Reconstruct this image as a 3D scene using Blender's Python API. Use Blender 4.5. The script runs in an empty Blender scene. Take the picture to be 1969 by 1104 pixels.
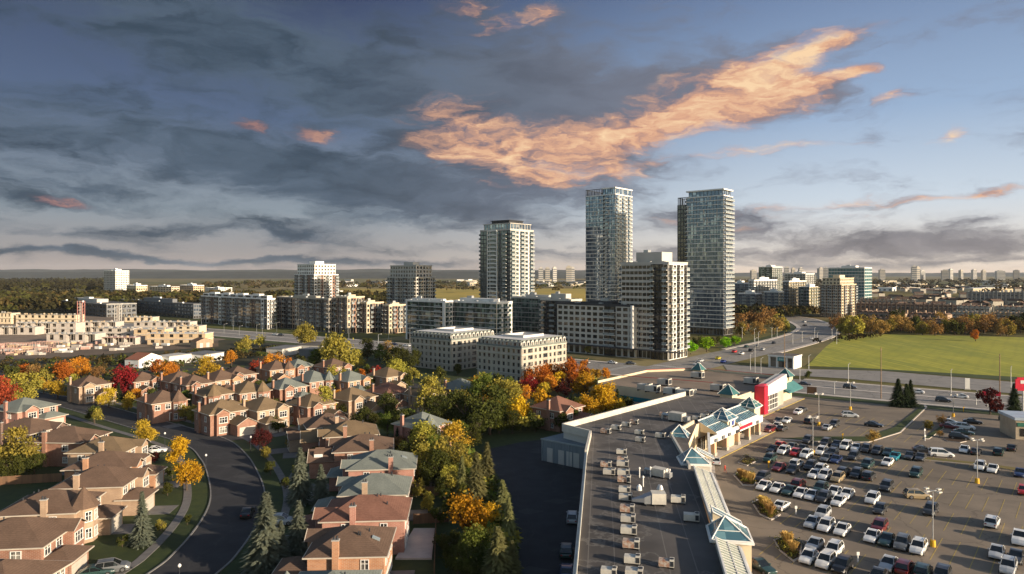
import bpy, math, random
from math import radians, sin, cos, tan, atan, atan2, pi, sqrt, floor
from mathutils import Vector, Matrix

random.seed(7)
SC = bpy.context.scene
COL = SC.collection

# ------------------------------------------------------------------ camera
F, HY, CAMZ = 1313.0, 525.0, 42.0
cd = bpy.data.cameras.new("camera")
cam = bpy.data.objects.new("camera", cd)
COL.objects.link(cam)
cam.location = (0, 0, CAMZ)
cam.rotation_euler = (pi / 2, 0, 0)
cd.sensor_width = 36.0
cd.lens = 36.0 * F / 1969.0
cd.shift_y = -(552.0 - HY) / 1969.0
cd.clip_start = 0.5
cd.clip_end = 60000
SC.camera = cam

# ------------------------------------------------------------------ light and exposure
SUN_EL = 13.0
SUN_DIR = Vector((0.86, -0.51, 0)).normalized()
SUN_AZ = atan2(SUN_DIR.x, SUN_DIR.y)
sd = bpy.data.lights.new("sun", 'SUN')
sd.energy = 4.7
sd.angle = radians(0.5)
sd.color = (1.0, 0.83, 0.62)
sun = bpy.data.objects.new("sun", sd)
COL.objects.link(sun)
sv = Vector((SUN_DIR.x * cos(radians(SUN_EL)), SUN_DIR.y * cos(radians(SUN_EL)), sin(radians(SUN_EL))))
sun.rotation_euler = sv.to_track_quat('Z', 'Y').to_euler()
SC.view_settings.view_transform = 'Standard'
SC.view_settings.look = 'None'
SC.view_settings.exposure = 0.9
SC.view_settings.gamma = 1.0
SC.cycles.max_bounces = 5
SC.cycles.diffuse_bounces = 2
SC.cycles.glossy_bounces = 2
SC.cycles.transmission_bounces = 2
SC.cycles.volume_bounces = 0
SC.cycles.use_denoising = True
SC.cycles.caustics_reflective = False
SC.cycles.caustics_refractive = False


def lin(r, g, b):
    f = lambda c: (c / 255 / 12.92) if c / 255 <= 0.04045 else ((c / 255 + 0.055) / 1.055) ** 2.4
    return (f(r), f(g), f(b), 1.0)


R_ = radians


class NT:
    """small node-graph writer"""
    def __init__(s, tree):
        s.t = tree
        s.n = tree.nodes
        s.l = tree.links

    def put(s, inp, v):
        if v is None:
            return
        if isinstance(v, bpy.types.NodeSocket):
            s.l.new(v, inp)
        else:
            inp.default_value = v

    def math(s, op, a, b=None, c=None, clamp=False):
        n = s.n.new('ShaderNodeMath')
        n.operation = op
        n.use_clamp = clamp
        s.put(n.inputs[0], a)
        s.put(n.inputs[1], b)
        s.put(n.inputs[2], c)
        return n.outputs[0]

    def mix(s, f, a, b, mode='MIX'):
        n = s.n.new('ShaderNodeMix')
        n.data_type = 'RGBA'
        n.blend_type = mode
        n.clamp_factor = True
        s.put(n.inputs[0], f)
        s.put(n.inputs[6], a)
        s.put(n.inputs[7], b)
        return n.outputs[2]

    def smooth(s, x, a, b, c=0.0, d=1.0):
        n = s.n.new('ShaderNodeMapRange')
        n.interpolation_type = 'SMOOTHSTEP'
        s.put(n.inputs[0], x)
        for i, v in enumerate((a, b, c, d)):
            n.inputs[i + 1].default_value = v
        return n.outputs[0]

    def noise(s, vec, scale, detail=4, rough=0.5, dist=0.0, col=False):
        n = s.n.new('ShaderNodeTexNoise')
        s.put(n.inputs['Vector'], vec)
        n.inputs['Scale'].default_value = scale
        n.inputs['Detail'].default_value = detail
        n.inputs['Roughness'].default_value = rough
        n.inputs['Distortion'].default_value = dist
        return n.outputs[1 if col else 0]

    def mapping(s, vec, loc=(0, 0, 0), rot=(0, 0, 0), scale=(1, 1, 1), typ='POINT'):
        n = s.n.new('ShaderNodeMapping')
        n.vector_type = typ
        s.put(n.inputs[0], vec)
        n.inputs[1].default_value = loc
        n.inputs[2].default_value = rot
        n.inputs[3].default_value = scale
        return n.outputs[0]

    def ramp(s, f, stops):
        n = s.n.new('ShaderNodeValToRGB')
        s.put(n.inputs[0], f)
        e = n.color_ramp.elements
        while len(e) < len(stops):
            e.new(0.5)
        for i, (p, c) in enumerate(stops):
            e[i].position = p
            e[i].color = c
        return n.outputs[0]


# ------------------------------------------------------------------ world sky
W = bpy.data.worlds.new("World")
SC.world = W
W.use_nodes = True
w = NT(W.node_tree)
for n in list(w.n):
    w.n.remove(n)
outw = w.n.new('ShaderNodeOutputWorld')
bg = w.n.new('ShaderNodeBackground')
WS = 0.09
bg.inputs[1].default_value = WS
w.l.new(bg.outputs[0], outw.inputs[0])
sky = w.n.new('ShaderNodeTexSky')
sky.sky_type = 'NISHITA'
sky.sun_disc = False
sky.sun_elevation = radians(SUN_EL)
sky.sun_rotation = SUN_AZ
sky.air_density = 1.0
sky.dust_density = 1.2
tc = w.n.new('ShaderNodeTexCoord')
D0 = tc.outputs['Generated']
sep = w.n.new('ShaderNodeSeparateXYZ')
w.l.new(D0, sep.inputs[0])
X, Y, Z = sep.outputs
az = w.math('ARCTAN2', X, Y)
hyp = w.math('SQRT', w.math('ADD', w.math('MULTIPLY', X, X), w.math('MULTIPLY', Y, Y)))
el = w.math('ARCTAN2', Z, hyp)
cmb = w.n.new('ShaderNodeCombineXYZ')
w.l.new(az, cmb.inputs[0])
w.l.new(el, cmb.inputs[1])
AE = cmb.outputs[0]
# warp so cloud banks get ragged edges
wn = w.noise(w.mapping(AE, scale=(5, 13, 1)), 1.3, 8, 0.62, col=True)
vm = w.n.new('ShaderNodeVectorMath')
vm.operation = 'SUBTRACT'
w.l.new(wn, vm.inputs[0])
vm.inputs[1].default_value = (0.5, 0.5, 0.5)
vs = w.n.new('ShaderNodeVectorMath')
vs.operation = 'MULTIPLY'
w.l.new(vm.outputs[0], vs.inputs[0])
vs.inputs[1].default_value = (0.17, 0.06, 0)
va = w.n.new('ShaderNodeVectorMath')
va.operation = 'ADD'
w.l.new(AE, va.inputs[0])
w.l.new(vs.outputs[0], va.inputs[1])
AEW = va.outputs[0]


def blobs(vec, items):
    tot = None
    for (px, py, rx, ry, ang, wt) in items:
        a = atan((px - 984.5) / F)
        e = atan((HY - py) * cos(a) / F)
        m = w.mapping(vec, (a, e, 0), (0, 0, radians(ang)),
                      (rx / F * cos(a) ** 2, ry / F * cos(a), 1), 'TEXTURE')
        g = w.n.new('ShaderNodeTexGradient')
        g.gradient_type = 'SPHERICAL'
        w.l.new(m, g.inputs[0])
        tot = w.math('MULTIPLY_ADD', g.outputs[1], wt, 0.0 if tot is None else tot)
    return tot


cov = blobs(AEW, [
    (300, 40, 700, 170, -10, .6), (620, 120, 600, 140, -10, .9), (120, 260, 420, 80, -14, .95),
    (480, 300, 560, 80, -14, 1.15), (820, 370, 520, 80, -6, 1.15), (100, 350, 400, 50, -8, .95),
    (900, 200, 420, 140, 5, .85), (1080, 120, 320, 110, 5, .75), (1000, 275, 340, 80, 8, .9),
    (1230, 215, 340, 100, 14, 1.25), (1430, 175, 260, 95, 12, 1.25), (1590, 90, 130, 22, 15, .95), (1570, 155, 120, 26, -4, .75),
    (1110, 345, 240, 46, 4, .95), (560, 450, 230, 30, -3, .9), (720, 430, 220, 24, -4, .75), (880, 395, 200, 30, -4, .6),
    (200, 488, 620, 12, -1.5, 1.2), (700, 503, 560, 12, -.5, .8), (140, 445, 300, 20, -6, .6),
    (960, 480, 300, 10, 0, .7), (60, 386, 260, 20, -3, .7), (300, 440, 160, 16, 0, .6), (1000, 440, 160, 20, 0, .6),
    (1560, 476, 340, 38, 4, 1.15), (1880, 472, 280, 38, 0, 1.25), (1300, 430, 220, 44, 0, .85), (1480, 440, 160, 30, 5, .8),
    (1180, 490, 300, 24, 0, .7), (1700, 505, 620, 12, 0, .7), (1870, 428, 90, 16, 8, .75),
    (1560, 400, 220, 18, 3, .7), (1830, 385, 230, 14, 4, .75), (1940, 360, 130, 13, 8, .7),
    (1430, 288, 230, 18, 1, .8), (1680, 130, 75, 14, 2, 1.0), (1822, 262, 60, 18, 30, .85), (1735, 188, 80, 16, 5, .5), (1820, 180, 70, 8, 5, .35),
    (620, 251, 54, 17, -5, .95), (483, 234, 44, 12, -5, .7),
    (925, 30, 150, 46, 5, .7), (1048, 34, 60, 26, 10, .6), (1180, 10, 200, 26, 5, .4),
])
nA = w.noise(w.mapping(AEW, scale=(4.0, 12.0, 1), rot=(0, 0, radians(-5))), 1.7, 10, 0.58, 0.35)
nB = w.noise(w.mapping(AEW, loc=(3, 1, 0), scale=(3.0, 8.0, 1)), 3.2, 8, 0.55, 0.3)
nC = w.noise(w.mapping(AEW, loc=(9, 4, 0), scale=(3.0, 11.0, 1)), 11.0, 6, 0.6, 0.4)
nsum = w.math('ADD', w.math('MULTIPLY', w.math('SUBTRACT', nA, 0.5), 2.7), w.math('MULTIPLY', w.math('SUBTRACT', nC, 0.5), 0.7))
dens_raw = w.math('ADD', cov, nsum)
dens = w.smooth(dens_raw, -0.05, 1.0)
dens = w.math('MULTIPLY', dens, w.smooth(el, -0.005, 0.012))
org = blobs(AEW, [
    (880, 240, 150, 75, -10, .7), (1000, 280, 280, 60, 4, .85), (1190, 270, 280, 60, 12, .85), (1390, 195, 270, 90, 12, 1.3),
    (1560, 90, 190, 40, 15, 1.2), (1560, 155, 160, 34, -4, 1.0), (1090, 335, 210, 34, 3, 1.0), (1190, 330, 90, 22, 0, .6), (905, 12, 90, 26, 0, .8), (935, 46, 90, 18, 5, .85),
    (1048, 34, 50, 22, 10, .9), (620, 252, 66, 22, -5, 1.3), (483, 234, 60, 16, -5, .9), (95, 386, 120, 12, -2, .8),
    (1440, 288, 230, 18, 1, 1.5), (1680, 130, 90, 18, 2, 1.9), (1822, 262, 70, 24, 30, 1.8), (1735, 188, 90, 20, 5, .9),
    (1560, 396, 250, 14, 3, 1.0), (1830, 385, 240, 12, 4, 1.3), (1940, 360, 150, 14, 8, 1.3),
    (900, 355, 70, 12, -4, .7), (1330, 432, 180, 9, -4, .5), (1090, 508, 260, 8, 0, .7), (1600, 418, 200, 8, -3, .6), (560, 466, 90, 6, 0, .5),
])
org_raw = w.math('ADD', org, w.math('ADD', w.math('MULTIPLY', w.math('SUBTRACT', nB, 0.52), 2.6), w.math('MULTIPLY', w.math('SUBTRACT', nC, 0.5), 1.5)))

E = 2.0 ** SC.view_settings.exposure
right = w.smooth(az, -0.35, 0.5)
elv = w.math('DIVIDE', el, 0.42)
rl = w.ramp(elv, [(0.0, lin(176, 158, 150)), (0.06, lin(160, 154, 152)), (0.2, lin(142, 154, 164)), (0.5, lin(90, 108, 138)), (0.9, lin(60, 72, 102))])
rr = w.ramp(elv, [(0.0, lin(240, 214, 190)), (0.06, lin(234, 224, 212)), (0.24, lin(204, 216, 228)), (0.5, lin(156, 180, 210)), (0.95, lin(104, 126, 164))])
clear = w.mix(right, rl, rr)
shade_n = w.smooth(nA, 0.35, 0.7)
cl_left = w.mix(shade_n, lin(88, 104, 122), lin(58, 74, 90))
cl_right = w.mix(shade_n, lin(150, 144, 146), lin(106, 102, 106))
low = w.smooth(el, 0.02, 0.14)
cloudc = w.mix(w.math('MULTIPLY', right, w.math('SUBTRACT', 1.0, low), clamp=True), cl_left, cl_right)
cloudc = w.mix(w.math('MULTIPLY', w.math('MULTIPLY', right, low), 0.75), cloudc, lin(138, 138, 152))
orn = w.math('ADD', w.math('MULTIPLY_ADD', org, 0.38, 0.17), w.math('ADD', w.math('MULTIPLY', w.math('SUBTRACT', nB, 0.5), 1.7), w.math('MULTIPLY', w.math('SUBTRACT', nC, 0.5), 1.1)))
warm_r = w.ramp(orn, [(0.08, lin(128, 108, 114)), (0.3, lin(184, 140, 128)), (0.55, lin(226, 172, 138)), (0.92, lin(253, 216, 172))])
warm_l = w.ramp(orn, [(0.0, lin(92, 88, 102)), (0.5, lin(146, 112, 114)), (1.0, lin(196, 146, 128))])
orc = w.mix(w.smooth(az, -0.42, -0.02), warm_l, warm_r)
cloudc = w.mix(w.math('MULTIPLY', w.smooth(org_raw, 0.0, 1.15), w.smooth(org, 0.02, 0.4)), cloudc, orc)
front = w.mix(w.math('MULTIPLY', dens, w.smooth(dens_raw, 0.1, 1.2, 0.85, 0.97)), clear, cloudc)
frontS = w.mix(1.0, front, (1 / WS / E, 1 / WS / E, 1 / WS / E, 1), 'MULTIPLY')
# ahead: the cloudy evening bank; overhead and behind: the open sky
dotf = w.math('MULTIPLY', Y, w.smooth(Z, 0.34, 0.62, 1.0, 0.3))
fac = w.smooth(dotf, 0.15, 0.62)
w.l.new(w.mix(fac, sky.outputs[0], frontS), bg.inputs[0])

# ------------------------------------------------------------------ helpers
A = Vector((0.76, -0.65)).normalized()      # street grid: to the right and nearer
B = Vector((0.65, 0.76)).normalized()       # street grid: to the right and farther
ANG = atan2(A.y, A.x)


def G(px, py, z=0.0):
    d = (CAMZ - z) * F / (py - HY)
    return Vector(((px - 984.5) / F * d, d))


def Gd(px, d):
    return Vector(((px - 984.5) / F * d, d))


def tag(o, label=None, cat=None, group=None, kind=None):
    if label:
        o['label'] = label
    if cat:
        o['category'] = cat
    if group:
        o['group'] = group
    if kind:
        o['kind'] = kind
    return o


def thing(name, label, cat, loc=(0, 0, 0), rotz=0.0, group=None):
    o = bpy.data.objects.new(name, None)
    o.empty_display_size = 0.2
    COL.objects.link(o)
    o.location = (loc[0], loc[1], loc[2] if len(loc) > 2 else 0.0)
    o.rotation_euler = (0, 0, rotz)
    return tag(o, label, cat, group)


class MB:
    """collects faces into one mesh"""
    def __init__(s):
        s.v, s.f, s.m, s.mats = [], [], [], []

    def mi(s, m):
        if m not in s.mats:
            s.mats.append(m)
        return s.mats.index(m)

    def face(s, pts, m):
        b = len(s.v)
        s.v.extend(tuple(p) for p in pts)
        s.f.append(tuple(range(b, b + len(pts))))
        s.m.append(s.mi(m))

    def hexa(s, p, m):          # p: 4 bottom + 4 top, counter-clockwise from above
        b = len(s.v)
        s.v.extend(tuple(q) for q in p)
        for q in ((3, 2, 1, 0), (4, 5, 6, 7), (0, 1, 5, 4), (1, 2, 6, 5), (2, 3, 7, 6), (3, 0, 4, 7)):
            s.f.append(tuple(b + i for i in q))
            s.m.append(s.mi(m))

    def box(s, x0, x1, y0, y1, z0, z1, m):
        s.hexa([(x0, y0, z0), (x1, y0, z0), (x1, y1, z0), (x0, y1, z0),
                (x0, y0, z1), (x1, y0, z1), (x1, y1, z1), (x0, y1, z1)], m)

    def obox(s, c, hx, hy, hz, ang, m):
        ca, sa = cos(ang), sin(ang)
        q = []
        for z in (-hz, hz):
            for (x, y) in ((-hx, -hy), (hx, -hy), (hx, hy), (-hx, hy)):
                q.append((c[0] + x * ca - y * sa, c[1] + x * sa + y * ca, c[2] + z))
        s.hexa(q, m)

    def prism(s, poly, z0, z1, m, mt=None, zt=None):
        n = len(poly)
        lo = [(p[0], p[1], z0) for p in poly]
        hi = [(p[0], p[1], z1 if zt is None else zt[i]) for i, p in enumerate(poly)]
        for i in range(n):
            j = (i + 1) % n
            s.face([lo[i], lo[j], hi[j], hi[i]], m)
        s.face(hi, mt or m)
        s.face(lo[::-1], m)

    def cyl(s, x, y, z0, z1, r0, r1, n, m, cap=True):
        lo = [(x + r0 * cos(2 * pi * i / n), y + r0 * sin(2 * pi * i / n), z0) for i in range(n)]
        hi = [(x + r1 * cos(2 * pi * i / n), y + r1 * sin(2 * pi * i / n), z1) for i in range(n)]
        for i in range(n):
            j = (i + 1) % n
            s.face([lo[i], lo[j], hi[j], hi[i]], m)
        if cap:
            s.face(hi, m)

    def tube(s, p0, p1, r0, r1, n, m):
        p0, p1 = Vector(p0), Vector(p1)
        d = (p1 - p0).normalized()
        u = d.orthogonal().normalized()
        v = d.cross(u)
        lo = [p0 + (u * cos(2 * pi * i / n) + v * sin(2 * pi * i / n)) * r0 for i in range(n)]
        hi = [p1 + (u * cos(2 * pi * i / n) + v * sin(2 * pi * i / n)) * r1 for i in range(n)]
        for i in range(n):
            j = (i + 1) % n
            s.face([lo[i], lo[j], hi[j], hi[i]], m)
        s.face(hi, m)
        s.face(lo[::-1], m)

    def mesh(s, name):
        me = bpy.data.meshes.new(name)
        me.from_pydata(s.v, [], s.f)
        for m in s.mats:
            me.materials.append(m)
        me.polygons.foreach_set('material_index', s.m)
        me.update()
        return me

    def build(s, name, parent=None, loc=(0, 0, 0), rot=0.0):
        if not s.f:
            return None
        return link(name, s.mesh(name), parent, loc, rot)


def link(name, me, parent=None, loc=(0, 0, 0), rot=0.0, scale=None):
    o = bpy.data.objects.new(name, me)
    COL.objects.link(o)
    o.parent = parent
    o.location = loc
    o.rotation_euler = (0, 0, rot)
    if scale:
        o.scale = scale
    return o


def kids(root):
    return [o for o in ALLC.get(root.name, [])]


ALLC = {}


def dup(root, parts, loc, rotz, scale=None):
    """copy of a thing; parts = [(part, [sub-parts])]"""
    r = root.copy()
    COL.objects.link(r)
    r.location = loc
    r.rotation_euler = (0, 0, rotz)
    if scale:
        r.scale = scale
    out = []
    for p, subs in parts:
        c = p.copy()
        COL.objects.link(c)
        c.parent = r
        ss = []
        for q in subs:
            e = q.copy()
            COL.objects.link(e)
            e.parent = c
            ss.append(e)
        out.append((c, ss))
    return r, out


NUM = ["", "second", "third", "fourth", "fifth", "sixth", "seventh", "eighth", "ninth", "tenth",
       "eleventh", "twelfth", "thirteenth", "fourteenth", "fifteenth", "sixteenth", "seventeenth", "eighteenth",
       "nineteenth", "twentieth"]


def ordinal(i, n, side="left"):
    if i == 0:
        return side + "most"
    if i == n - 1:
        return ("right" if side == "left" else "far") + "most"
    return (NUM[i] if i < len(NUM) else "number %d" % (i + 1)) + " from " + side


# ------------------------------------------------------------------ materials
MATS = {}


def mat(name, c, c2=None, rough=0.85, scale=0.5, detail=4, metal=0.0, stretch=None, bump=0.0, spec=0.3, objrand=0.0, coord='Object', stain=0.0):
    if name in MATS:
        return MATS[name]
    m = bpy.data.materials.new(name)
    m.use_nodes = True
    t = NT(m.node_tree)
    p = t.n['Principled BSDF']
    c = tuple(c) + ((1.0,) if len(c) == 3 else ())
    if c2 is None:
        c2 = tuple(x * 0.82 for x in c[:3])
    c2 = tuple(c2)[:3] + (1.0,)
    tcn = t.n.new('ShaderNodeTexCoord')
    if coord == 'World':
        ge = t.n.new('ShaderNodeNewGeometry')
        vec = ge.outputs['Position']
    else:
        vec = tcn.outputs['Object']
    v = t.mapping(vec, scale=stretch) if stretch else vec
    f = t.smooth(t.noise(v, scale, detail, 0.6), 0.3, 0.7)
    col = t.mix(f, c, c2)
    if stain:
        f2 = t.smooth(t.noise(vec, scale * 0.13, 5, 0.65), 0.42, 0.7)
        col = t.mix(t.math('MULTIPLY', f2, stain), col, (c2[0] * 0.45, c2[1] * 0.45, c2[2] * 0.45, 1))
    if objrand:
        oi = t.n.new('ShaderNodeObjectInfo')
        hsv = t.n.new('ShaderNodeHueSaturation')
        t.l.new(col, hsv.inputs['Color'])
        t.l.new(t.math('MULTIPLY_ADD', oi.outputs['Random'], objrand, 1.0 - objrand / 2), hsv.inputs['Value'])
        t.l.new(t.math('MULTIPLY_ADD', oi.outputs['Random'], objrand * 0.06, 0.5 - objrand * 0.03), hsv.inputs['Hue'])
        col = hsv.outputs[0]
    t.l.new(col, p.inputs['Base Color'])
    p.inputs['Roughness'].default_value = rough
    p.inputs['Metallic'].default_value = metal
    p.inputs['Specular IOR Level'].default_value = spec
    if bump:
        b = t.n.new('ShaderNodeBump')
        b.inputs['Strength'].default_value = bump
        t.l.new(t.noise(vec, scale * 6, 4, 0.6), b.inputs['Height'])
        t.l.new(b.outputs[0], p.inputs['Normal'])
    MATS[name] = m
    return m


def glass_mat(name, dark, light, rough=0.06, cell=(1.6, 1.6, 3.0), spread=0.5, metal=0.0, spec=0.9):
    """window glass: each pane a slightly different depth of room or blind behind"""
    if name in MATS:
        return MATS[name]
    m = bpy.data.materials.new(name)
    m.use_nodes = True
    t = NT(m.node_tree)
    p = t.n['Principled BSDF']
    ge = t.n.new('ShaderNodeNewGeometry')
    sn = t.n.new('ShaderNodeVectorMath')
    sn.operation = 'SNAP'
    t.l.new(ge.outputs['Position'], sn.inputs[0])
    sn.inputs[1].default_value = cell
    wn_ = t.n.new('ShaderNodeTexWhiteNoise')
    t.l.new(sn.outputs[0], wn_.inputs[0])
    f = t.smooth(wn_.outputs[0], spread, 1.0)
    t.l.new(t.mix(f, tuple(dark)[:3] + (1,), tuple(light)[:3] + (1,)), p.inputs['Base Color'])
    p.inputs['Roughness'].default_value = rough
    p.inputs['Specular IOR Level'].default_value = spec
    p.inputs['Metallic'].default_value = metal
    MATS[name] = m
    return m


def brick_mat(name, c, c2, mortar):
    m = bpy.data.materials.new(name)
    m.use_nodes = True
    t = NT(m.node_tree)
    p = t.n['Principled BSDF']
    tcn = t.n.new('ShaderNodeTexCoord')
    s_ = t.n.new('ShaderNodeSeparateXYZ')
    t.l.new(tcn.outputs['Object'], s_.inputs[0])
    cx = t.n.new('ShaderNodeCombineXYZ')
    t.l.new(t.math('ADD', s_.outputs[0], s_.outputs[1]), cx.inputs[0])
    t.l.new(s_.outputs[2], cx.inputs[1])
    b = t.n.new('ShaderNodeTexBrick')
    t.l.new(cx.outputs[0], b.inputs[0])
    b.inputs['Color1'].default_value = tuple(c) + (1,)
    b.inputs['Color2'].default_value = tuple(c2) + (1,)
    b.inputs['Mortar'].default_value = tuple(mortar) + (1,)
    b.inputs['Scale'].default_value = 1.0
    b.inputs['Brick Width'].default_value = 0.5
    b.inputs['Row Height'].default_value = 0.17
    b.inputs['Mortar Size'].default_value = 0.02
    n1 = t.smooth(t.noise(tcn.outputs['Object'], 0.8, 5, 0.6), 0.3, 0.75)
    col = t.mix(t.math('MULTIPLY', n1, 0.45), b.outputs[0], tuple(x * 0.6 for x in c) + (1,))
    t.l.new(col, p.inputs['Base Color'])
    p.inputs['Roughness'].default_value = 0.9
    MATS[name] = m
    return m


def shingle_mat(name, c, c2):
    m = bpy.data.materials.new(name)
    m.use_nodes = True
    t = NT(m.node_tree)
    p = t.n['Principled BSDF']
    tcn = t.n.new('ShaderNodeTexCoord')
    v = tcn.outputs['Object']
    n1 = t.noise(t.mapping(v, scale=(1.6, 1.6, 9)), 2.0, 4, 0.65)
    n2 = t.smooth(t.noise(v, 0.35, 4, 0.6), 0.35, 0.7)
    s_ = t.n.new('ShaderNodeSeparateXYZ')
    t.l.new(v, s_.inputs[0])
    row = t.smooth(t.math('FRACT', t.math('MULTIPLY', s_.outputs[2], 7.0)), 0.0, 0.25, 0.72, 1.0)
    col = t.mix(t.smooth(n1, 0.3, 0.7), tuple(c) + (1,), tuple(c2) + (1,))
    col = t.mix(t.math('MULTIPLY', n2, 0.35), col, tuple(x * 1.4 for x in c) + (1,))
    cc = t.n.new('ShaderNodeCombineXYZ')
    for i in range(3):
        t.l.new(row, cc.inputs[i])
    col = t.mix(1.0, col, cc.outputs[0], 'MULTIPLY')
    t.l.new(col, p.inputs['Base Color'])
    p.inputs['Roughness'].default_value = 0.95
    p.inputs['Specular IOR Level'].default_value = 0.15
    MATS[name] = m
    return m


def leaf_mat(name, c, c2, trans=0.25):
    if name in MATS:
        return MATS[name]
    m = bpy.data.materials.new(name)
    m.use_nodes = True
    t = NT(m.node_tree)
    for n in list(t.n):
        if n.type == 'BSDF_PRINCIPLED':
            t.n.remove(n)
    out = [n for n in t.n if n.type == 'OUTPUT_MATERIAL'][0]
    tcn = t.n.new('ShaderNodeTexCoord')
    f = t.smooth(t.noise(tcn.outputs['Object'], 0.9, 4, 0.7), 0.32, 0.68)
    oi = t.n.new('ShaderNodeObjectInfo')
    col = t.mix(f, tuple(c) + (1,), tuple(c2) + (1,))
    hsv = t.n.new('ShaderNodeHueSaturation')
    t.l.new(col, hsv.inputs['Color'])
    t.l.new(t.math('MULTIPLY_ADD', oi.outputs['Random'], 0.5, 0.75), hsv.inputs['Value'])
    t.l.new(t.math('MULTIPLY_ADD', oi.outputs['Random'], 0.03, 0.485), hsv.inputs['Hue'])
    d = t.n.new('ShaderNodeBsdfDiffuse')
    tr = t.n.new('ShaderNodeBsdfTranslucent')
    t.l.new(hsv.outputs[0], d.inputs[0])
    t.l.new(hsv.outputs[0], tr.inputs[0])
    mx = t.n.new('ShaderNodeMixShader')
    mx.inputs[0].default_value = trans
    t.l.new(d.outputs[0], mx.inputs[1])
    t.l.new(tr.outputs[0], mx.inputs[2])
    t.l.new(mx.outputs[0], out.inputs[0])
    MATS[name] = m
    return m


M_white = mat('painted_white', (0.78, 0.76, 0.72), rough=0.6, scale=0.3)
M_trim = mat('trim_white', (0.74, 0.72, 0.68), rough=0.6)
M_cream = mat('cream_stucco', (0.62, 0.52, 0.36), (0.54, 0.45, 0.31), scale=0.2)
M_stone = mat('pale_stone', (0.40, 0.365, 0.305), (0.33, 0.30, 0.25), scale=0.3)
M_conc = mat('concrete', (0.40, 0.38, 0.35), (0.31, 0.30, 0.28), scale=0.2)
M_concl = mat('light_precast', (0.50, 0.475, 0.43), (0.43, 0.41, 0.37), scale=0.15)
M_grey = mat('grey_cladding', (0.16, 0.165, 0.175), scale=0.3)
M_dark = mat('dark_metal', (0.035, 0.038, 0.045), rough=0.5)
M_steel = mat('galvanised_steel', (0.42, 0.43, 0.44), rough=0.4, metal=0.6)
M_brickr = brick_mat('red_brick', (0.24, 0.098, 0.058), (0.29, 0.125, 0.078), (0.36, 0.28, 0.22))
M_bricko = brick_mat('orange_brick', (0.38, 0.165, 0.08), (0.45, 0.21, 0.10), (0.42, 0.34, 0.26))
M_brickp = brick_mat('pink_brick', (0.36, 0.145, 0.105), (0.41, 0.18, 0.13), (0.40, 0.31, 0.26))
M_brickt = brick_mat('tan_brick', (0.33, 0.215, 0.145), (0.385, 0.26, 0.18), (0.42, 0.33, 0.23))
M_brickd = brick_mat('dark_brick', (0.13, 0.075, 0.055), (0.17, 0.095, 0.07), (0.2, 0.16, 0.14))
M_shb = shingle_mat('brown_shingle', (0.142, 0.092, 0.066), (0.098, 0.064, 0.047))
M_sht = shingle_mat('tan_shingle', (0.185, 0.130, 0.078), (0.13, 0.092, 0.056))
M_shg = shingle_mat('green_shingle', (0.175, 0.19, 0.17), (0.125, 0.138, 0.126))
M_shr = shingle_mat('red_shingle', (0.21, 0.105, 0.075), (0.145, 0.072, 0.053))
M_glass = glass_mat('window_glass', (0.018, 0.022, 0.028), (0.30, 0.28, 0.24), cell=(0.9, 0.9, 1.5), spread=0.6)
M_glassb = glass_mat('blue_glass', (0.10, 0.145, 0.21), (0.42, 0.47, 0.52), rough=0.05, metal=0.55)
M_glassd = glass_mat('dark_glass', (0.02, 0.018, 0.016), (0.20, 0.17, 0.13), rough=0.07, spread=0.68)
M_glassg = glass_mat('green_glass', (0.018, 0.045, 0.04), (0.22, 0.30, 0.26), rough=0.06, metal=0.2)
M_teal = glass_mat('teal_glazing', (0.05, 0.115, 0.15), (0.12, 0.23, 0.27), rough=0.10, cell=(1.2, 1.2, 1.2))
M_balg = mat('balcony_glass', (0.25, 0.29, 0.30), rough=0.12, spec=0.7)
M_roofd = mat('flat_roof_membrane', (0.115, 0.104, 0.098), (0.078, 0.071, 0.068), rough=0.95, scale=0.12, stain=0.55, bump=0.1)
M_roofg = mat('gravel_roof', (0.20, 0.18, 0.16), (0.15, 0.135, 0.12), scale=0.1, stain=0.3)
M_roofw = mat('pale_roof_membrane', (0.62, 0.60, 0.58), (0.52, 0.50, 0.48), scale=0.1)
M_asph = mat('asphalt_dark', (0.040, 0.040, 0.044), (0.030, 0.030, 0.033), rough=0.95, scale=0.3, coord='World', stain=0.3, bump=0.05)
M_lot = mat('asphalt_parking', (0.235, 0.188, 0.142), (0.17, 0.138, 0.107), rough=0.92, scale=0.12, detail=7, coord='World', stain=0.35, bump=0.05)
M_road = mat('asphalt_road', (0.26, 0.24, 0.22), (0.20, 0.187, 0.175), rough=0.9, scale=0.2, detail=7, coord='World', stain=0.15)
M_walk = mat('concrete_pavement', (0.52, 0.46, 0.40), (0.43, 0.38, 0.34), scale=0.6, coord='World')
M_walkd = mat('weathered_pavement', (0.17, 0.16, 0.15), (0.13, 0.12, 0.115), scale=0.8, coord='World')
M_line = mat('yellow_line', (0.42, 0.31, 0.08), (0.30, 0.23, 0.09), scale=1.5)
M_linew = mat('white_line', (0.55, 0.54, 0.52), (0.4, 0.4, 0.38), scale=1.5)
M_yel = mat('yellow_paint', (0.75, 0.42, 0.03), rough=0.6)
M_red = mat('red_paint', (0.62, 0.02, 0.05), rough=0.5)
M_wood = mat('fence_wood', (0.20, 0.11, 0.06), (0.13, 0.075, 0.045), scale=1.5, stretch=(1, 1, 0.1))
M_wood2 = mat('pole_wood', (0.30, 0.20, 0.12), (0.2, 0.13, 0.08), scale=2)
M_bark = mat('bark', (0.09, 0.065, 0.045), (0.055, 0.04, 0.03), scale=3)
M_lumber = mat('raw_lumber', (0.60, 0.45, 0.28), (0.50, 0.37, 0.24), scale=0.4)
M_block = mat('concrete_block', (0.52, 0.46, 0.40), (0.42, 0.37, 0.33), scale=0.4)
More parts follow.
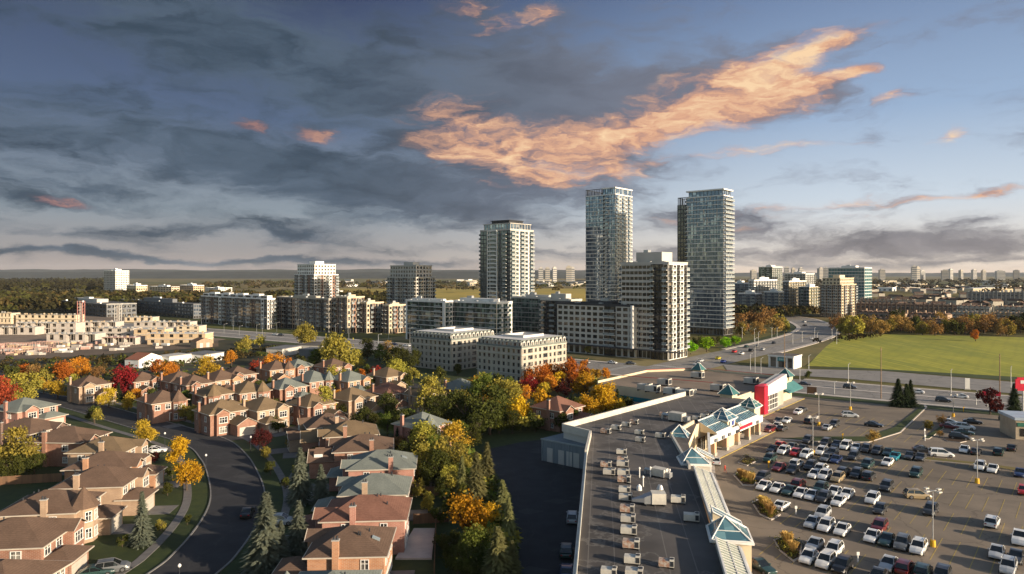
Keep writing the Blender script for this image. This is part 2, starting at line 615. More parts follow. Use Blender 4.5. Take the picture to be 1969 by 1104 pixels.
M_lawn = mat('lawn_grass', (0.045, 0.060, 0.014), (0.028, 0.042, 0.012), scale=0.6, detail=8, coord='World', stain=0.35, bump=0.3)
M_dirt = mat('bare_dirt', (0.16, 0.115, 0.08), (0.11, 0.08, 0.055), scale=0.05, detail=8, coord='World', stain=0.3)


def rewire(m):
    t_ = NT(m.node_tree)
    p_ = m.node_tree.nodes['Principled BSDF']
    return t_, p_, p_.inputs['Base Color'].links[0].from_socket


def add_cracks(m, scale, width, dark, amount):
    """tar-filled cracks and patched squares in old paving"""
    t_, p_, old = rewire(m)
    g_ = t_.n.new('ShaderNodeNewGeometry')
    n_ = t_.noise(g_.outputs['Position'], scale * 3, 4, 0.6, col=True)
    v_ = t_.n.new('ShaderNodeVectorMath'); v_.operation = 'MULTIPLY_ADD'
    t_.l.new(n_, v_.inputs[0]); v_.inputs[1].default_value = (0.35 / scale,) * 3; t_.l.new(g_.outputs['Position'], v_.inputs[2])
    o_ = t_.n.new('ShaderNodeTexVoronoi'); o_.feature = 'DISTANCE_TO_EDGE'; o_.voronoi_dimensions = '2D'
    t_.l.new(v_.outputs[0], o_.inputs['Vector']); o_.inputs['Scale'].default_value = scale
    f_ = t_.smooth(o_.outputs['Distance'], width * scale * .4, width * scale, amount, 0.0)
    col_ = t_.mix(f_, old, tuple(dark) + (1,))
    w_ = t_.n.new('ShaderNodeTexVoronoi'); w_.distance = 'CHEBYCHEV'; w_.voronoi_dimensions = '2D'
    t_.l.new(t_.mapping(g_.outputs['Position'], rot=(0, 0, -ANG), scale=(.028, .05, 1)), w_.inputs['Vector'])
    pf = t_.smooth(w_.outputs['Distance'], .27, .275, 1.0, 0.0)
    pr = t_.math('MULTIPLY', pf, t_.math('GREATER_THAN', t_.math('FRACT', t_.math('MULTIPLY', w_.outputs['Color'], 7.3)), .7))
    col_ = t_.mix(t_.math('MULTIPLY', pr, .22), col_, tuple(x * 1.6 for x in dark) + (1,))
    t_.l.new(col_, p_.inputs['Base Color'])


def add_seams(m, step, rot, lighten, width=.05):
    """welded seams of roof membrane and drying puddle rings"""
    t_, p_, old = rewire(m)
    tc_ = t_.n.new('ShaderNodeTexCoord')
    v_ = t_.mapping(tc_.outputs['Object'], rot=(0, 0, rot))
    s_ = t_.n.new('ShaderNodeSeparateXYZ'); t_.l.new(v_, s_.inputs[0])
    f_ = t_.math('FRACT', t_.math('DIVIDE', s_.outputs[0], step))
    seam = t_.smooth(t_.math('ABSOLUTE', t_.math('SUBTRACT', f_, .5)), width / step, width * 1.6 / step, .5, 0.0)
    n_ = t_.noise(tc_.outputs['Object'], .09, 5, .6)
    ring = t_.smooth(t_.math('ABSOLUTE', t_.math('SUBTRACT', n_, .54)), .004, .018, .55, 0.0)
    col_ = t_.mix(seam, old, tuple(lighten) + (1,))
    col_ = t_.mix(ring, col_, tuple(x * .8 for x in lighten) + (1,))
    col_ = t_.mix(t_.smooth(n_, .55, .66, 0.0, .5), col_, (.035, .03, .028, 1))
    t_.l.new(col_, p_.inputs['Base Color'])


add_cracks(M_lot, .075, .15, (.07, .058, .048), .45)
add_cracks(M_asph, .09, .14, (.06, .058, .056), .35)
add_cracks(M_road, .05, .22, (.09, .08, .075), .6)
add_seams(M_roofd, 3.2, .13, (.20, .185, .17))

# ------------------------------------------------------------------ ground, roads, pavements
def sheet(name, pts, z, m, kind='structure', label=None, cat=None, group=None):
    b = MB()
    pts = [Vector(p[:2]) for p in pts]
    ar = sum(pts[i].x * pts[(i + 1) % len(pts)].y - pts[(i + 1) % len(pts)].x * pts[i].y for i in range(len(pts)))
    if ar < 0:
        pts = pts[::-1]
    b.face([(p.x, p.y, z) for p in pts], m)
    o = b.build(name)
    return tag(o, label, cat, group, kind)


def slab(name, pts, z0, z1, m, kind='structure'):
    b = MB()
    pts = [Vector(p[:2]) for p in pts]
    ar = sum(pts[i].x * pts[(i + 1) % len(pts)].y - pts[(i + 1) % len(pts)].x * pts[i].y for i in range(len(pts)))
    if ar < 0:
        pts = pts[::-1]
    b.prism(pts, z0, z1, m)
    return tag(b.build(name), kind=kind)


def smooth_line(pts, n=8):
    """Catmull-Rom through 2-D points"""
    P = [Vector(p) for p in pts]
    P = [P[0] * 2 - P[1]] + P + [P[-1] * 2 - P[-2]]
    out = []
    for i in range(1, len(P) - 2):
        for k in range(n):
            t = k / n
            a, b, c, d = P[i - 1], P[i], P[i + 1], P[i + 2]
            out.append(0.5 * ((2 * b) + (c - a) * t + (2 * a - 5 * b + 4 * c - d) * t * t + (3 * b - a - 3 * c + d) * t ** 3))
    out.append(P[-2])
    return out


def offset(line, d):
    out = []
    for i, p in enumerate(line):
        t = (line[min(i + 1, len(line) - 1)] - line[max(i - 1, 0)]).normalized()
        out.append(p + Vector((-t.y, t.x)) * d)
    return out


def ribbon(b, line, d0, d1, z0, z1, m):
    """strip between two offsets; z0 == z1 gives a flat sheet, else a raised kerb slab"""
    L, R = offset(line, max(d0, d1)), offset(line, min(d0, d1))
    for i in range(len(line) - 1):
        if abs(z1 - z0) < 1e-6:
            b.face([(R[i].x, R[i].y, z1), (R[i + 1].x, R[i + 1].y, z1), (L[i + 1].x, L[i + 1].y, z1), (L[i].x, L[i].y, z1)], m)
        else:
            b.face([(R[i].x, R[i].y, z1), (R[i + 1].x, R[i + 1].y, z1), (L[i + 1].x, L[i + 1].y, z1), (L[i].x, L[i].y, z1)], m)
            b.face([(R[i + 1].x, R[i + 1].y, z0), (R[i + 1].x, R[i + 1].y, z1), (R[i].x, R[i].y, z1), (R[i].x, R[i].y, z0)], m)
            b.face([(L[i].x, L[i].y, z0), (L[i].x, L[i].y, z1), (L[i + 1].x, L[i + 1].y, z1), (L[i + 1].x, L[i + 1].y, z0)], m)


def dashes(b, line, d, z, m, on=3.0, off=6.0, w=0.15):
    L = offset(line, d)
    acc = 0.0
    for i in range(len(L) - 1):
        seg = (L[i + 1] - L[i])
        ln = seg.length
        t = seg / ln
        nrm = Vector((-t.y, t.x)) * w / 2
        s = 0.0
        while s < ln:
            ph = (acc + s) % (on + off)
            if ph < on:
                e = min(ln, s + on - ph)
                p, q = L[i] + t * s, L[i] + t * e
                b.face([(p - nrm).to_3d() + Vector((0, 0, z)), (q - nrm).to_3d() + Vector((0, 0, z)), (q + nrm).to_3d() + Vector((0, 0, z)), (p + nrm).to_3d() + Vector((0, 0, z))], m)
                s = e + 0.01
            else:
                s += on + off - ph
        acc += ln


# the land as one sheet out to the horizon, patchwork of fields far away
gm = bpy.data.materials.new('land')
gm.use_nodes = True
t = NT(gm.node_tree)
p = t.n['Principled BSDF']
ge = t.n.new('ShaderNodeNewGeometry')
pos = ge.outputs['Position']
vor = t.n.new('ShaderNodeTexVoronoi')
t.l.new(t.mapping(pos, scale=(0.0022, 0.0012, 0.001)), vor.inputs['Vector'])
vor.inputs['Scale'].default_value = 1.0
fields = t.ramp(t.math('FRACT', t.math('MULTIPLY', vor.outputs['Color'], 3.0)), [(0.0, (0.17, 0.14, 0.04, 1)), (0.3, (0.26, 0.19, 0.08, 1)), (0.55, (0.10, 0.11, 0.03, 1)), (0.8, (0.34, 0.27, 0.14, 1)), (1.0, (0.15, 0.11, 0.05, 1))])
nn = t.smooth(t.noise(pos, 0.02, 8, 0.65), 0.35, 0.65)
col = t.mix(t.math('MULTIPLY', nn, 0.6), fields, (0.05, 0.045, 0.02, 1))
nn2 = t.smooth(t.noise(pos, 0.004, 5, 0.6), 0.5, 0.6)
col = t.mix(t.math('MULTIPLY', nn2, 0.5), col, (0.035, 0.04, 0.018, 1))
t.l.new(col, p.inputs['Base Color'])
p.inputs['Roughness'].default_value = 1.0
p.inputs['Specular IOR Level'].default_value = 0.1
sheet('ground', [(-30000, -400), (30000, -400), (30000, 30000), (-30000, 30000)], 0.0, gm)

# suburb: dark green lawns
fm = mat('field_grass', (0.33, 0.31, 0.03), (0.20, 0.22, 0.025), scale=0.04, detail=9, coord='World', stain=0.3, bump=0.3, stretch=(1, 0.35, 1))
t = NT(fm.node_tree)       # faint drill rows and two wheel tracks worn into the crop
pr_ = fm.node_tree.nodes['Principled BSDF']
old = pr_.inputs['Base Color'].links[0].from_socket
ge = t.n.new('ShaderNodeNewGeometry')
rot_ = t.mapping(ge.outputs['Position'], rot=(0, 0, radians(38)))
sp_ = t.n.new('ShaderNodeSeparateXYZ')
t.l.new(rot_, sp_.inputs[0])
wob = t.math('MULTIPLY', t.noise(ge.outputs['Position'], 0.05, 3, 0.5), 6.0)
row_ = t.math('SINE', t.math('ADD', t.math('MULTIPLY', sp_.outputs[0], 1.1), wob))
c_ = t.mix(t.smooth(row_, 0.2, 1.0, 0.0, 0.14), old, (0.13, 0.14, 0.02, 1))
c_ = t.mix(t.smooth(t.noise(t.mapping(ge.outputs['Position'], rot=(0, 0, radians(38)), scale=(0.5, 0.03, 1)), 1.0, 6, 0.6), 0.5, 0.68, 0.0, 0.6), c_, (0.48, 0.42, 0.06, 1))
t.l.new(c_, pr_.inputs['Base Color'])
fm2 = mat('ditch_grass', (0.055, 0.07, 0.018), (0.035, 0.05, 0.012), scale=0.1, detail=8, coord='World')
fm3 = mat('rough_grass', (0.20, 0.15, 0.05), (0.12, 0.11, 0.035), scale=0.06, detail=9, coord='World', stain=0.3)
fm4 = mat('autumn_meadow', (0.44, 0.30, 0.05), (0.28, 0.23, 0.045), scale=0.012, detail=9, coord='World', stain=0.3)
fm5 = mat('dark_scrub', (0.05, 0.045, 0.02), (0.03, 0.03, 0.014), scale=0.06, detail=9, coord='World')
sheet('lawn', [(-330, 20), (20, 20), (30, 120), (40, 200), (24, 258), (-36, 330), (-185, 405), (-330, 330)], 0.03, M_lawn)
sheet('scrub_ground', [G(-250, 715), G(700, 700), G(640, 662), G(430, 655), G(0, 690), G(-250, 705)], 0.05, fm5)

# big meadow behind the towers and the field on the right
sheet('meadow', [G(600, 590), G(1480, 590), G(1480, 556), G(600, 556)], 0.08, fm4)
sheet('field', [G(1552, 705), G(1640, 708), G(1969, 727), G(2400, 752), G(2400, 662), G(1969, 650), G(1700, 644), G(1618, 646), G(1588, 668)], 0.105, fm)
sheet('field_margin', [G(1545, 708), G(1700, 714), G(1969, 735), G(2400, 765), G(2400, 750), G(1969, 726), G(1640, 707)], 0.09, fm2)
sheet('verge', [G(1412, 697), G(1480, 690), G(1545, 706), G(1620, 650), G(1590, 652), G(1500, 672), G(1400, 694)], 0.07, fm3)
sheet('meadow_edge', [G(1405, 690), G(1600, 656), G(1640, 668), G(1560, 690), G(1470, 700)], 0.10, fm3)
# grey lot beyond the arterial road
sheet('pavement_lot', [G(1390, 702), G(1540, 711), G(1700, 715), G(1969, 738), G(2300, 766), G(2300, 790), G(1969, 760), G(1620, 729), G(1400, 716)], 0.12, M_road)

# arterial road
R1 = smooth_line([(-560, 700), (-420, 602), (-224, 487), (-54, 375), (26, 311), (105, 254), (170, 210), (300, 122), (430, 30)], 10)
R2 = smooth_line([(61, 286), (100, 333), (140, 379), (178, 426), (208, 470), (232, 517), (250, 580), (258, 625), (250, 690), (215, 760)], 8)
b = MB(); ribbon(b, R1, -15, 15, 0.14, 0.14, M_road); tag(b.build('road'), kind='structure')
b = MB(); ribbon(b, R2, -12.5, 12.5, 0.16, 0.16, M_road); tag(b.build('road'), kind='structure')
b = MB()
for s in (-1, 1):
    dashes(b, R1, s * 5.2, 0.17, M_linew)
    dashes(b, R1, s * 8.7, 0.17, M_linew)
    dashes(b, R1, s * 14.2, 0.17, M_linew, 30, 0.5)
    dashes(b, R2[6:], s * 4.2, 0.19, M_linew)
    dashes(b, R2[6:], s * 8.2, 0.19, M_linew)
    dashes(b, R2[6:], s * 0.5, 0.19, M_line, 30, 0.5)
for k in range(-11, 12):                     # crossing bars at the junction
    for (c0, dd) in ((Vector((61, 286)) - B * 0 + A * 19, B), (Vector((61, 286)) - A * 19, B)):
        q = c0 + dd * (k * 1.3)
        b.obox((q.x, q.y, 0.19), 1.5, 0.28, 0.004, ANG, M_linew)
    q = Vector((61, 286)) + B * 19 + A * (k * 1.1)
    b.obox((q.x, q.y, 0.19), 0.28, 1.5, 0.004, ANG, M_linew)
tag(b.build('road_marking'), kind='structure')
# raised medians, kerbs and pavements along both roads
b = MB()
def part_of(line, x0, x1):
    return [q for q in line if x0 <= q.x <= x1]
L0, L1 = part_of(R1, -600, 34), part_of(R1, 92, 500)
ribbon(b, L0, -0.9, 0.9, 0.02, 0.29, M_walk)
ribbon(b, L1, -0.9, 0.9, 0.02, 0.29, M_walk)
ribbon(b, part_of(R1, -600, 46), 15.0, 18.0, 0.02, 0.28, M_walk)
ribbon(b, part_of(R1, 100, 500), 15.0, 17.4, 0.02, 0.28, M_walk)
ribbon(b, part_of(R1, -600, 500), -17.4, -15.0, 0.02, 0.28, M_walk)
ribbon(b, R2[13:], 12.5, 15.5, 0.02, 0.28, M_walk)
ribbon(b, R2[13:], -15.5, -12.5, 0.02, 0.28, M_walk)
tag(b.build('pavement'), kind='structure')
b = MB()
ribbon(b, part_of(R1, 100, 500), 17.4, 21.0, 0.15, 0.15, fm3)
ribbon(b, part_of(R1, 96, 500), -23.5, -17.4, 0.12, 0.12, fm2)
ribbon(b, part_of(R1, -600, 20), -25.0, -17.4, 0.12, 0.12, fm2)
ribbon(b, part_of(R1, -600, 30), 18.0, 24.0, 0.12, 0.12, fm2)
ribbon(b, R2[14:], 15.5, 22, 0.12, 0.12, M_lawn)
tag(b.build('verge'), kind='structure')

# shopping centre: car park and the service lane behind it
def AB(o, a, b_):
    return o + A * a + B * b_
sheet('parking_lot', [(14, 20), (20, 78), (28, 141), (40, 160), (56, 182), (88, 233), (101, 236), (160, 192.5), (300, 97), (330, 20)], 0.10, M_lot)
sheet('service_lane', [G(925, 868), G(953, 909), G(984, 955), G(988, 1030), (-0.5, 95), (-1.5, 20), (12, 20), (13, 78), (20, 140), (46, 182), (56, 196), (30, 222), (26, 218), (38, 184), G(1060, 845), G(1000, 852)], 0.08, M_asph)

M_kerb = mat('grey_kerb', (0.22, 0.21, 0.20), (0.16, 0.155, 0.15), scale=.8, coord='World')
# residential street with kerbs and pavements
RS = smooth_line([(-235, 305), (-180, 245), (-144, 221), (-108, 194), (-78, 171), (-66, 156), (-57, 140), (-51, 127), (-47.6, 115), (-45.8, 103), (-46, 94), (-50, 70), (-58, 20)], 8)
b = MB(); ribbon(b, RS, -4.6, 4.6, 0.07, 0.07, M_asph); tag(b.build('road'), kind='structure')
b = MB()
for s in (-1, 1):
    ribbon(b, RS, s * 4.6, s * 4.85, 0.02, 0.20, M_kerb)
    ribbon(b, RS, s * 8.0, s * 9.4, 0.02, 0.11, M_walkd)
tag(b.build('pavement'), kind='structure')
RS2 = smooth_line([(-78, 170), (-60, 181), (-40, 194), (-20, 207), (-5, 222)], 6)
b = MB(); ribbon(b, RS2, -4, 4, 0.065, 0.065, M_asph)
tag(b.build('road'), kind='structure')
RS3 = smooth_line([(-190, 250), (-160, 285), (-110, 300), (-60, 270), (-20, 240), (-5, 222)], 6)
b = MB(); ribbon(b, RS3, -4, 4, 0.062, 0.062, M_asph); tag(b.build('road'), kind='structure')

# construction ground on the left
sheet('construction_ground', [G(-300, 690), G(240, 672), G(430, 655), G(480, 640), G(380, 632), G(200, 605), G(-300, 605)], 0.11,
      mat('churned_earth', (0.26, 0.19, 0.135), (0.17, 0.125, 0.09), scale=0.08, detail=9, coord='World', stain=0.4))
sheet('scrub_ground', [G(-300, 702), G(-300, 689), G(260, 671), G(420, 656), G(420, 668), G(100, 690)], 0.13, M_dirt)

# distant hills
def hill(name, x0, x1, yd, h, seed, m, depth=900):
    r = random.Random(seed)
    b = MB()
    n = 90
    ph = [r.uniform(0, 6.28) for _ in range(5)]
    def hh(t_):
        return h * (0.86 + 0.05 * sin(3.1 * t_ * 6.28 + ph[0]) + 0.04 * sin(7.3 * t_ * 6.28 + ph[1]) + 0.025 * sin(19 * t_ * 6.28 + ph[2]) + 0.02 * r.uniform(-1, 1))
    H_ = [hh(i / n) * min(1, i / 6, (n - i) / 6) for i in range(n + 1)]
    prof = [(0, 0), (0.25, 0.6), (0.5, 1.0), (0.75, 0.8), (1, 0)]
    for i in range(n):
        xa, xb = x0 + (x1 - x0) * i / n, x0 + (x1 - x0) * (i + 1) / n
        for k in range(4):
            (u0, g0), (u1, g1) = prof[k], prof[k + 1]
            b.face([(xa, yd + depth * u0, H_[i] * g0), (xb, yd + depth * u0, H_[i + 1] * g0), (xb, yd + depth * u1, H_[i + 1] * g1), (xa, yd + depth * u1, H_[i] * g1)], m)
    return tag(b.build(name), kind='structure')
M_hill = mat('wooded_hill', (0.035, 0.042, 0.036), (0.018, 0.022, 0.02), scale=0.006, detail=8, coord='World', stain=0.4)
hill('hill', -9000, 2500, 8200, 106, 3, M_hill)
hill('hill', -6500, 900, 5600, 66, 5, M_hill, 700)
hill('hill', 1200, 12000, 9500, 62, 9, M_hill)

# ------------------------------------------------------------------ multi-storey buildings
CAM = Vector((0, 0, CAMZ))


class Face:
    """a facade frame: u runs along the wall, z up, d outward"""
    def __init__(s, o, u, n, length):
        s.o, s.u, s.n, s.L = Vector(o), Vector(u), Vector(n), length

    def p(s, u, d, z):
        q = s.o + s.u * u + s.n * d
        return (q.x, q.y, z)

    def box(s, b, u0, u1, d0, d1, z0, z1, m):
        b.hexa([s.p(u0, d1, z0), s.p(u1, d1, z0), s.p(u1, d0, z0), s.p(u0, d0, z0),
                s.p(u0, d1, z1), s.p(u1, d1, z1), s.p(u1, d0, z1), s.p(u0, d0, z1)], m)

    def rot(s):
        return atan2(s.u.y, s.u.x)


def rect_faces(la, lb):
    return {'S': Face((-la, 0), (1, 0), (0, -1), la), 'E': Face((0, 0), (0, 1), (1, 0), lb),
            'N': Face((0, lb), (-1, 0), (0, 1), la), 'W': Face((-la, lb), (0, -1), (-1, 0), lb)}


def solve(cpx, d, lpx, rpx, ang=ANG):
    """near corner, and lengths along -A (left) and +B (right) that reach the given bearings"""
    a = Vector((cos(ang), sin(ang)))
    b = Vector((-sin(ang), cos(ang)))
    c = Gd(cpx, d)
    def run(v, px):
        k = (px - 984.5) / F
        return (k * c.y - c.x) / (v.x - k * v.y)
    return c, max(6, run(-a, lpx)), max(6, run(b, rpx))


def window_mesh(w_, h, glass, frame, split=2, fr=0.07):
    b = MB()
    b.box(-w_ / 2, w_ / 2, 0.0, 0.05, -h / 2, h / 2, glass)
    if frame is not None:
        for k in range(1, split):
            x = -w_ / 2 + w_ * k / split
            b.box(x - fr / 2, x + fr / 2, -0.04, -0.005, -h / 2, h / 2, frame)
        b.box(-w_ / 2, w_ / 2, -0.05, -0.005, -h / 2 - 0.001, -h / 2 + fr, frame)
        b.box(-w_ / 2, w_ / 2, -0.05, -0.005, h / 2 - fr, h / 2 + 0.001, frame)
    return b


def put_many(root, name, protos, items, limit=100):
    """items = (key, local location, local rot, apparent size); the largest `limit` become parts, the rest one mesh"""
    items = sorted(items, key=lambda q: -q[3])
    meshes = {}
    for it in items[:limit]:
        if it[0] not in meshes:
            meshes[it[0]] = protos[it[0]].mesh(name)
        link(name, meshes[it[0]], root, it[1], it[2])
    rest = items[limit:]
    if rest:
        b = MB()
        for k, loc, rot, _ in rest:
            pb = protos[k]
            base = len(b.v)
            ca, sa = cos(rot), sin(rot)
            b.v.extend((loc[0] + x * ca - y * sa, loc[1] + x * sa + y * ca, loc[2] + z) for x, y, z in pb.v)
            idx = [b.mi(m) for m in pb.mats]
            b.f.extend(tuple(i + base for i in f) for f in pb.f)
            b.m.extend(idx[i] for i in pb.m)
        o = b.build(name, root)
        o['kind'] = 'stuff'


def building(name, label, cat, c, la, lb, H, floors, cols, wall, slabm, ang=ANG, group=None, ground=4.0, glass=None, frame=None,
             crown=None, roof=None, ph=(0.3, 0.3, 3.5), z0=0.0, recess=0.28, parapet=1.1, band=0.0, whiteout=0.0, seed=1, detail_ws=True, bands_every=1, podium=False):
    """cols: dict face -> list of (kind, width, wall material or None); widths are scaled to fill the face"""
    r = random.Random(seed)
    glass = glass or M_glass
    frame = frame or M_dark
    root = thing(name, label, cat, (c.x, c.y, z0), ang, group)
    fs = rect_faces(la, lb)
    fh = (H - ground) / floors
    core = MB()
    core.box(-la, 0, 0, lb, 0, H, M_grey if recess else wall)
    panel = MB()
    bandb = MB()
    protos, wins, bprotos, bals = {}, [], {}, []
    toward = Matrix.Rotation(-ang, 2) @ (-c).normalized()
    for key, fc in fs.items():
        cl = cols.get(key) or cols['S' if key in 'SN' else 'E']
        tot = sum(q[1] for q in cl)
        u = 0.0
        vis = max(0.02, fc.n.dot(toward))
        for (kind, wd, wm) in cl:
            wd = wd * fc.L / tot
            wm = wm or wall
            if kind == 's':
                fc.box(panel, u, u + wd, 0.0, recess + 0.1, 0, H, wm)
                u += wd
                continue
            if kind in ('g', 'b', 'd'):
                pier, wh = 0.12, fh * (0.84 if kind != 'b' else 0.86)
            elif kind == 'r':
                pier, wh = 0.1, fh * 0.56
            elif kind == 'w':
                pier, wh = wd * 0.14, fh * 0.6
            else:
                pier, wh = wd * 0.27, fh * 0.56
            fc.box(panel, u, u + pier, 0.0, recess, 0, H, wm)
            fc.box(panel, u + wd - pier, u + wd, 0.0, recess, 0, H, wm)
            ww = wd - 2 * pier
            k = (kind, round(ww, 2))
            if k not in protos:
                protos[k] = window_mesh(ww, wh, glass, frame if kind != 'x' else None, max(2, int(round(ww / 1.3))))
                if kind == 'b':
                    q = MB()
                    q.box(-wd / 2 + .1, wd / 2 - .1, -1.5, 0, -0.2, 0.0, slabm)
                    q.box(-wd / 2 + .12, wd / 2 - .12, -1.48, -1.43, 0.0, 1.05, M_balg)
                    q.box(-wd / 2 + .1, wd / 2 - .1, -1.5, -1.42, 1.05, 1.11, slabm)
                    bprotos[k] = q
            zprev = 0.0
            for f in range(-1 if ground > 0.5 else 0, floors):
                if f == -1:
                    za, zb = 0.3, ground - 0.7
                    gk = ('gr', round(ww, 2))
                    if gk not in protos:
                        protos[gk] = window_mesh(ww, zb - za, M_glassd, frame, max(1, int(round(ww / 1.6))))
                    kk = gk
                else:
                    zc = ground + f * fh + fh * (0.5 if kind != 'b' else 0.46)
                    za, zb = zc - wh / 2, zc + wh / 2
                    kk = k
                sm = wm
                if whiteout and kind == 'g' and r.random() < whiteout:
                    fc.box(panel, u + pier, u + pier + ww * r.choice((0.25, 0.4)), 0.05, recess - 0.03, za, zb, M_concl)
                fc.box(panel, u + pier, u + wd - pier, 0.0, recess - 0.02, zprev, za, sm)
                zprev = zb
                uc = u + wd / 2
                q = fc.p(uc, 0.06, (za + zb) / 2)
                wins.append((kk, q, fc.rot(), ww * (zb - za) * vis))
                if kind == 'b' and f >= 0:
                    q = fc.p(uc, recess, ground + f * fh - 0.0)
                    bals.append((k, q, fc.rot(), wd * vis * (1 + f * 0.001)))
            fc.box(panel, u + pier, u + wd - pier, 0.0, recess - 0.02, zprev, H, wm)
            u += wd
        if band:
            for f in range(0, floors + 1, bands_every):
                z = ground + f * fh
                fc.box(bandb, -band * 0.99, fc.L + band * 0.99 if key in 'SN' else fc.L, recess + 0.01, recess + band, z - (0.26 if band >= .3 else 0.14), z + (0.20 if band >= .3 else 0.10), slabm)
    core.build('core_wall', root)
    panel.build('wall', root)
    if bandb.f:
        bandb.build('floor_slab', root)
    put_many(root, 'window', protos, wins)
    if bals:
        put_many(root, 'balcony', bprotos, bals)
    # roof, parapet, penthouse
    rb = MB()
    rb.box(-la + .1, -.1, .1, lb - .1, H + 0.002, H + 0.12, roof or M_roofg)
    rb.build('roof', root)
    pb = MB()
    e = recess + 0.08
    pm = slabm if crown is None else crown
    pb.box(-la - e, e, -e, 0.1, H, H + parapet, pm)
    pb.box(-la - e, e, lb - .1, lb + e, H, H + parapet, pm)
    pb.box(-la - e, -la + .1, 0.1, lb - .1, H, H + parapet, pm)
    pb.box(-.1, e, 0.1, lb - .1, H, H + parapet, pm)
    pb.build('parapet', root)
    if ph:
        q = MB()
        fx, fy, hh = ph
        q.box(-la * (1 - fx), -la * fx, lb * fy, lb * (1 - fy), H + 0.12, H + hh, pm)
        q.box(-la * (1 - fx) + la * .12, -la * (1 - fx) + la * .22, lb * fy + lb * .1, lb * fy + lb * .25, H + hh, H + hh + 1.3, M_steel)
        for k_ in range(3):
            xx = -la * (0.15 + 0.3 * k_)
            q.box(xx - 1.0, xx + 1.0, lb * 0.08, lb * 0.08 + 1.6, H + .12, H + 1.5, M_steel)
        q.build('penthouse', root)
    return root


G8 = lambda *a: a
# --- the two tall glass towers and the corner block before them
c, la, lb = solve(1391, 455, 1321, 1408)
T2 = building('apartment_tower', 'rightmost tall glass tower, white balcony lattice down its right edge, trees at its foot', 'apartment tower',
              c, la, lb, 94.0, 31, {'S': [('g', 3, None)] * 11, 'E': [('b', 3.2, None)] * 5}, M_grey, M_white, ground=5, glass=M_glassb,
              frame=M_dark, band=0.34, crown=M_white, ph=None, whiteout=0.10, seed=4, parapet=0.5)
def crown_box(root, la, lb, z, h, m, gl, cap=0.9, inset=1.0):
    q = MB()
    q.box(-la + inset, -inset, inset, lb - inset, z, z + h, gl)
    n = 9
    for k in range(n + 1):
        x = -la + inset + (la - 2 * inset) * k / n
        q.box(x - .12, x + .12, inset - .15, inset - .01, z, z + h, M_dark)
    for k in range(5):
        y = inset + (lb - 2 * inset) * k / 4
        q.box(-inset + .01, -inset + .15, y - .12, y + .12, z, z + h, M_dark)
    q.build('penthouse', root)
    q = MB()
    q.box(-la - .5, .5, -.5, lb + .5, z + h, z + h + cap, m)
    q.build('crown_roof', root)
def trellis(root, x0, x1, y0, y1, z0, z1, m, step=1.5):
    q = MB()
    n = int((x1 - x0) / step)
    for k in range(n + 1):
        x = x0 + (x1 - x0) * k / n
        q.box(x - .15, x + .15, y0 - .15, y0 + .15, z0, z1 - .4, m)
        q.box(x - .15, x + .15, y1 - .15, y1 + .15, z0, z1 - .4, m)
    for y in (y0, y1):
        q.box(x0 - .2, x1 + .2, y - .2, y + .2, z1 - .4, z1, m)
    n = max(2, int((y1 - y0) / step))
    for x in (x0, x1):
        q.box(x - .2, x + .2, y0 + .2, y1 - .2, z1 - .4, z1, m)
        for k in range(1, n):
            y = y0 + (y1 - y0) * k / n
            q.box(x - .15, x + .15, y - .15, y + .15, z0, z1 - .4, m)
    q.build('rooftop_trellis', root)
crown_box(T2, la, lb, 94.3, 3.6, M_white, M_glassb)
# set-back dark wing of the same tower, with the open trellis on top
def wing(root, x0, x1, y0, y1, H, floors, ground, glassm, wallm, slabm, bays=5, name='wing'):
    q = MB()
    q.box(x0, x1, y0, y1, 0, H, wallm)
    fh = (H - ground) / floors
    for f in range(floors + 1):
        z = ground + f * fh
        q.box(x0 - .15, x1 - 0.02, y0 - .3, y0 - .002, z - .12, z + .12, slabm)
    for k in range(bays + 1):
        x = x0 + (x1 - x0) * k / bays
        q.box(x - .18, x + .18 - (0.2 if k == bays else 0), y0 - .26, y0 - .003, 0, H, wallm)
    o = q.build(name, root)
    g = MB()
    for f in range(floors):
        for k in range(bays):
            xa = x0 + (x1 - x0) * k / bays + .25
            xb = x0 + (x1 - x0) * (k + 1) / bays - .25
            z = ground + f * fh
            g.box(xa, xb, y0 - .08, y0 - .004, z + .3, z + fh - .3, glassm)
    o2 = g.build('window_band', o)
    return o
wing(T2, -la - 9.5, -la - 0.4, 5, lb, 90.0, 29, 5, M_glassd, M_dark, M_grey, 4)
trellis(T2, -la - 9.3, -la - 0.6, 5.2, lb - .3, 90.0, 95.4, M_dark)

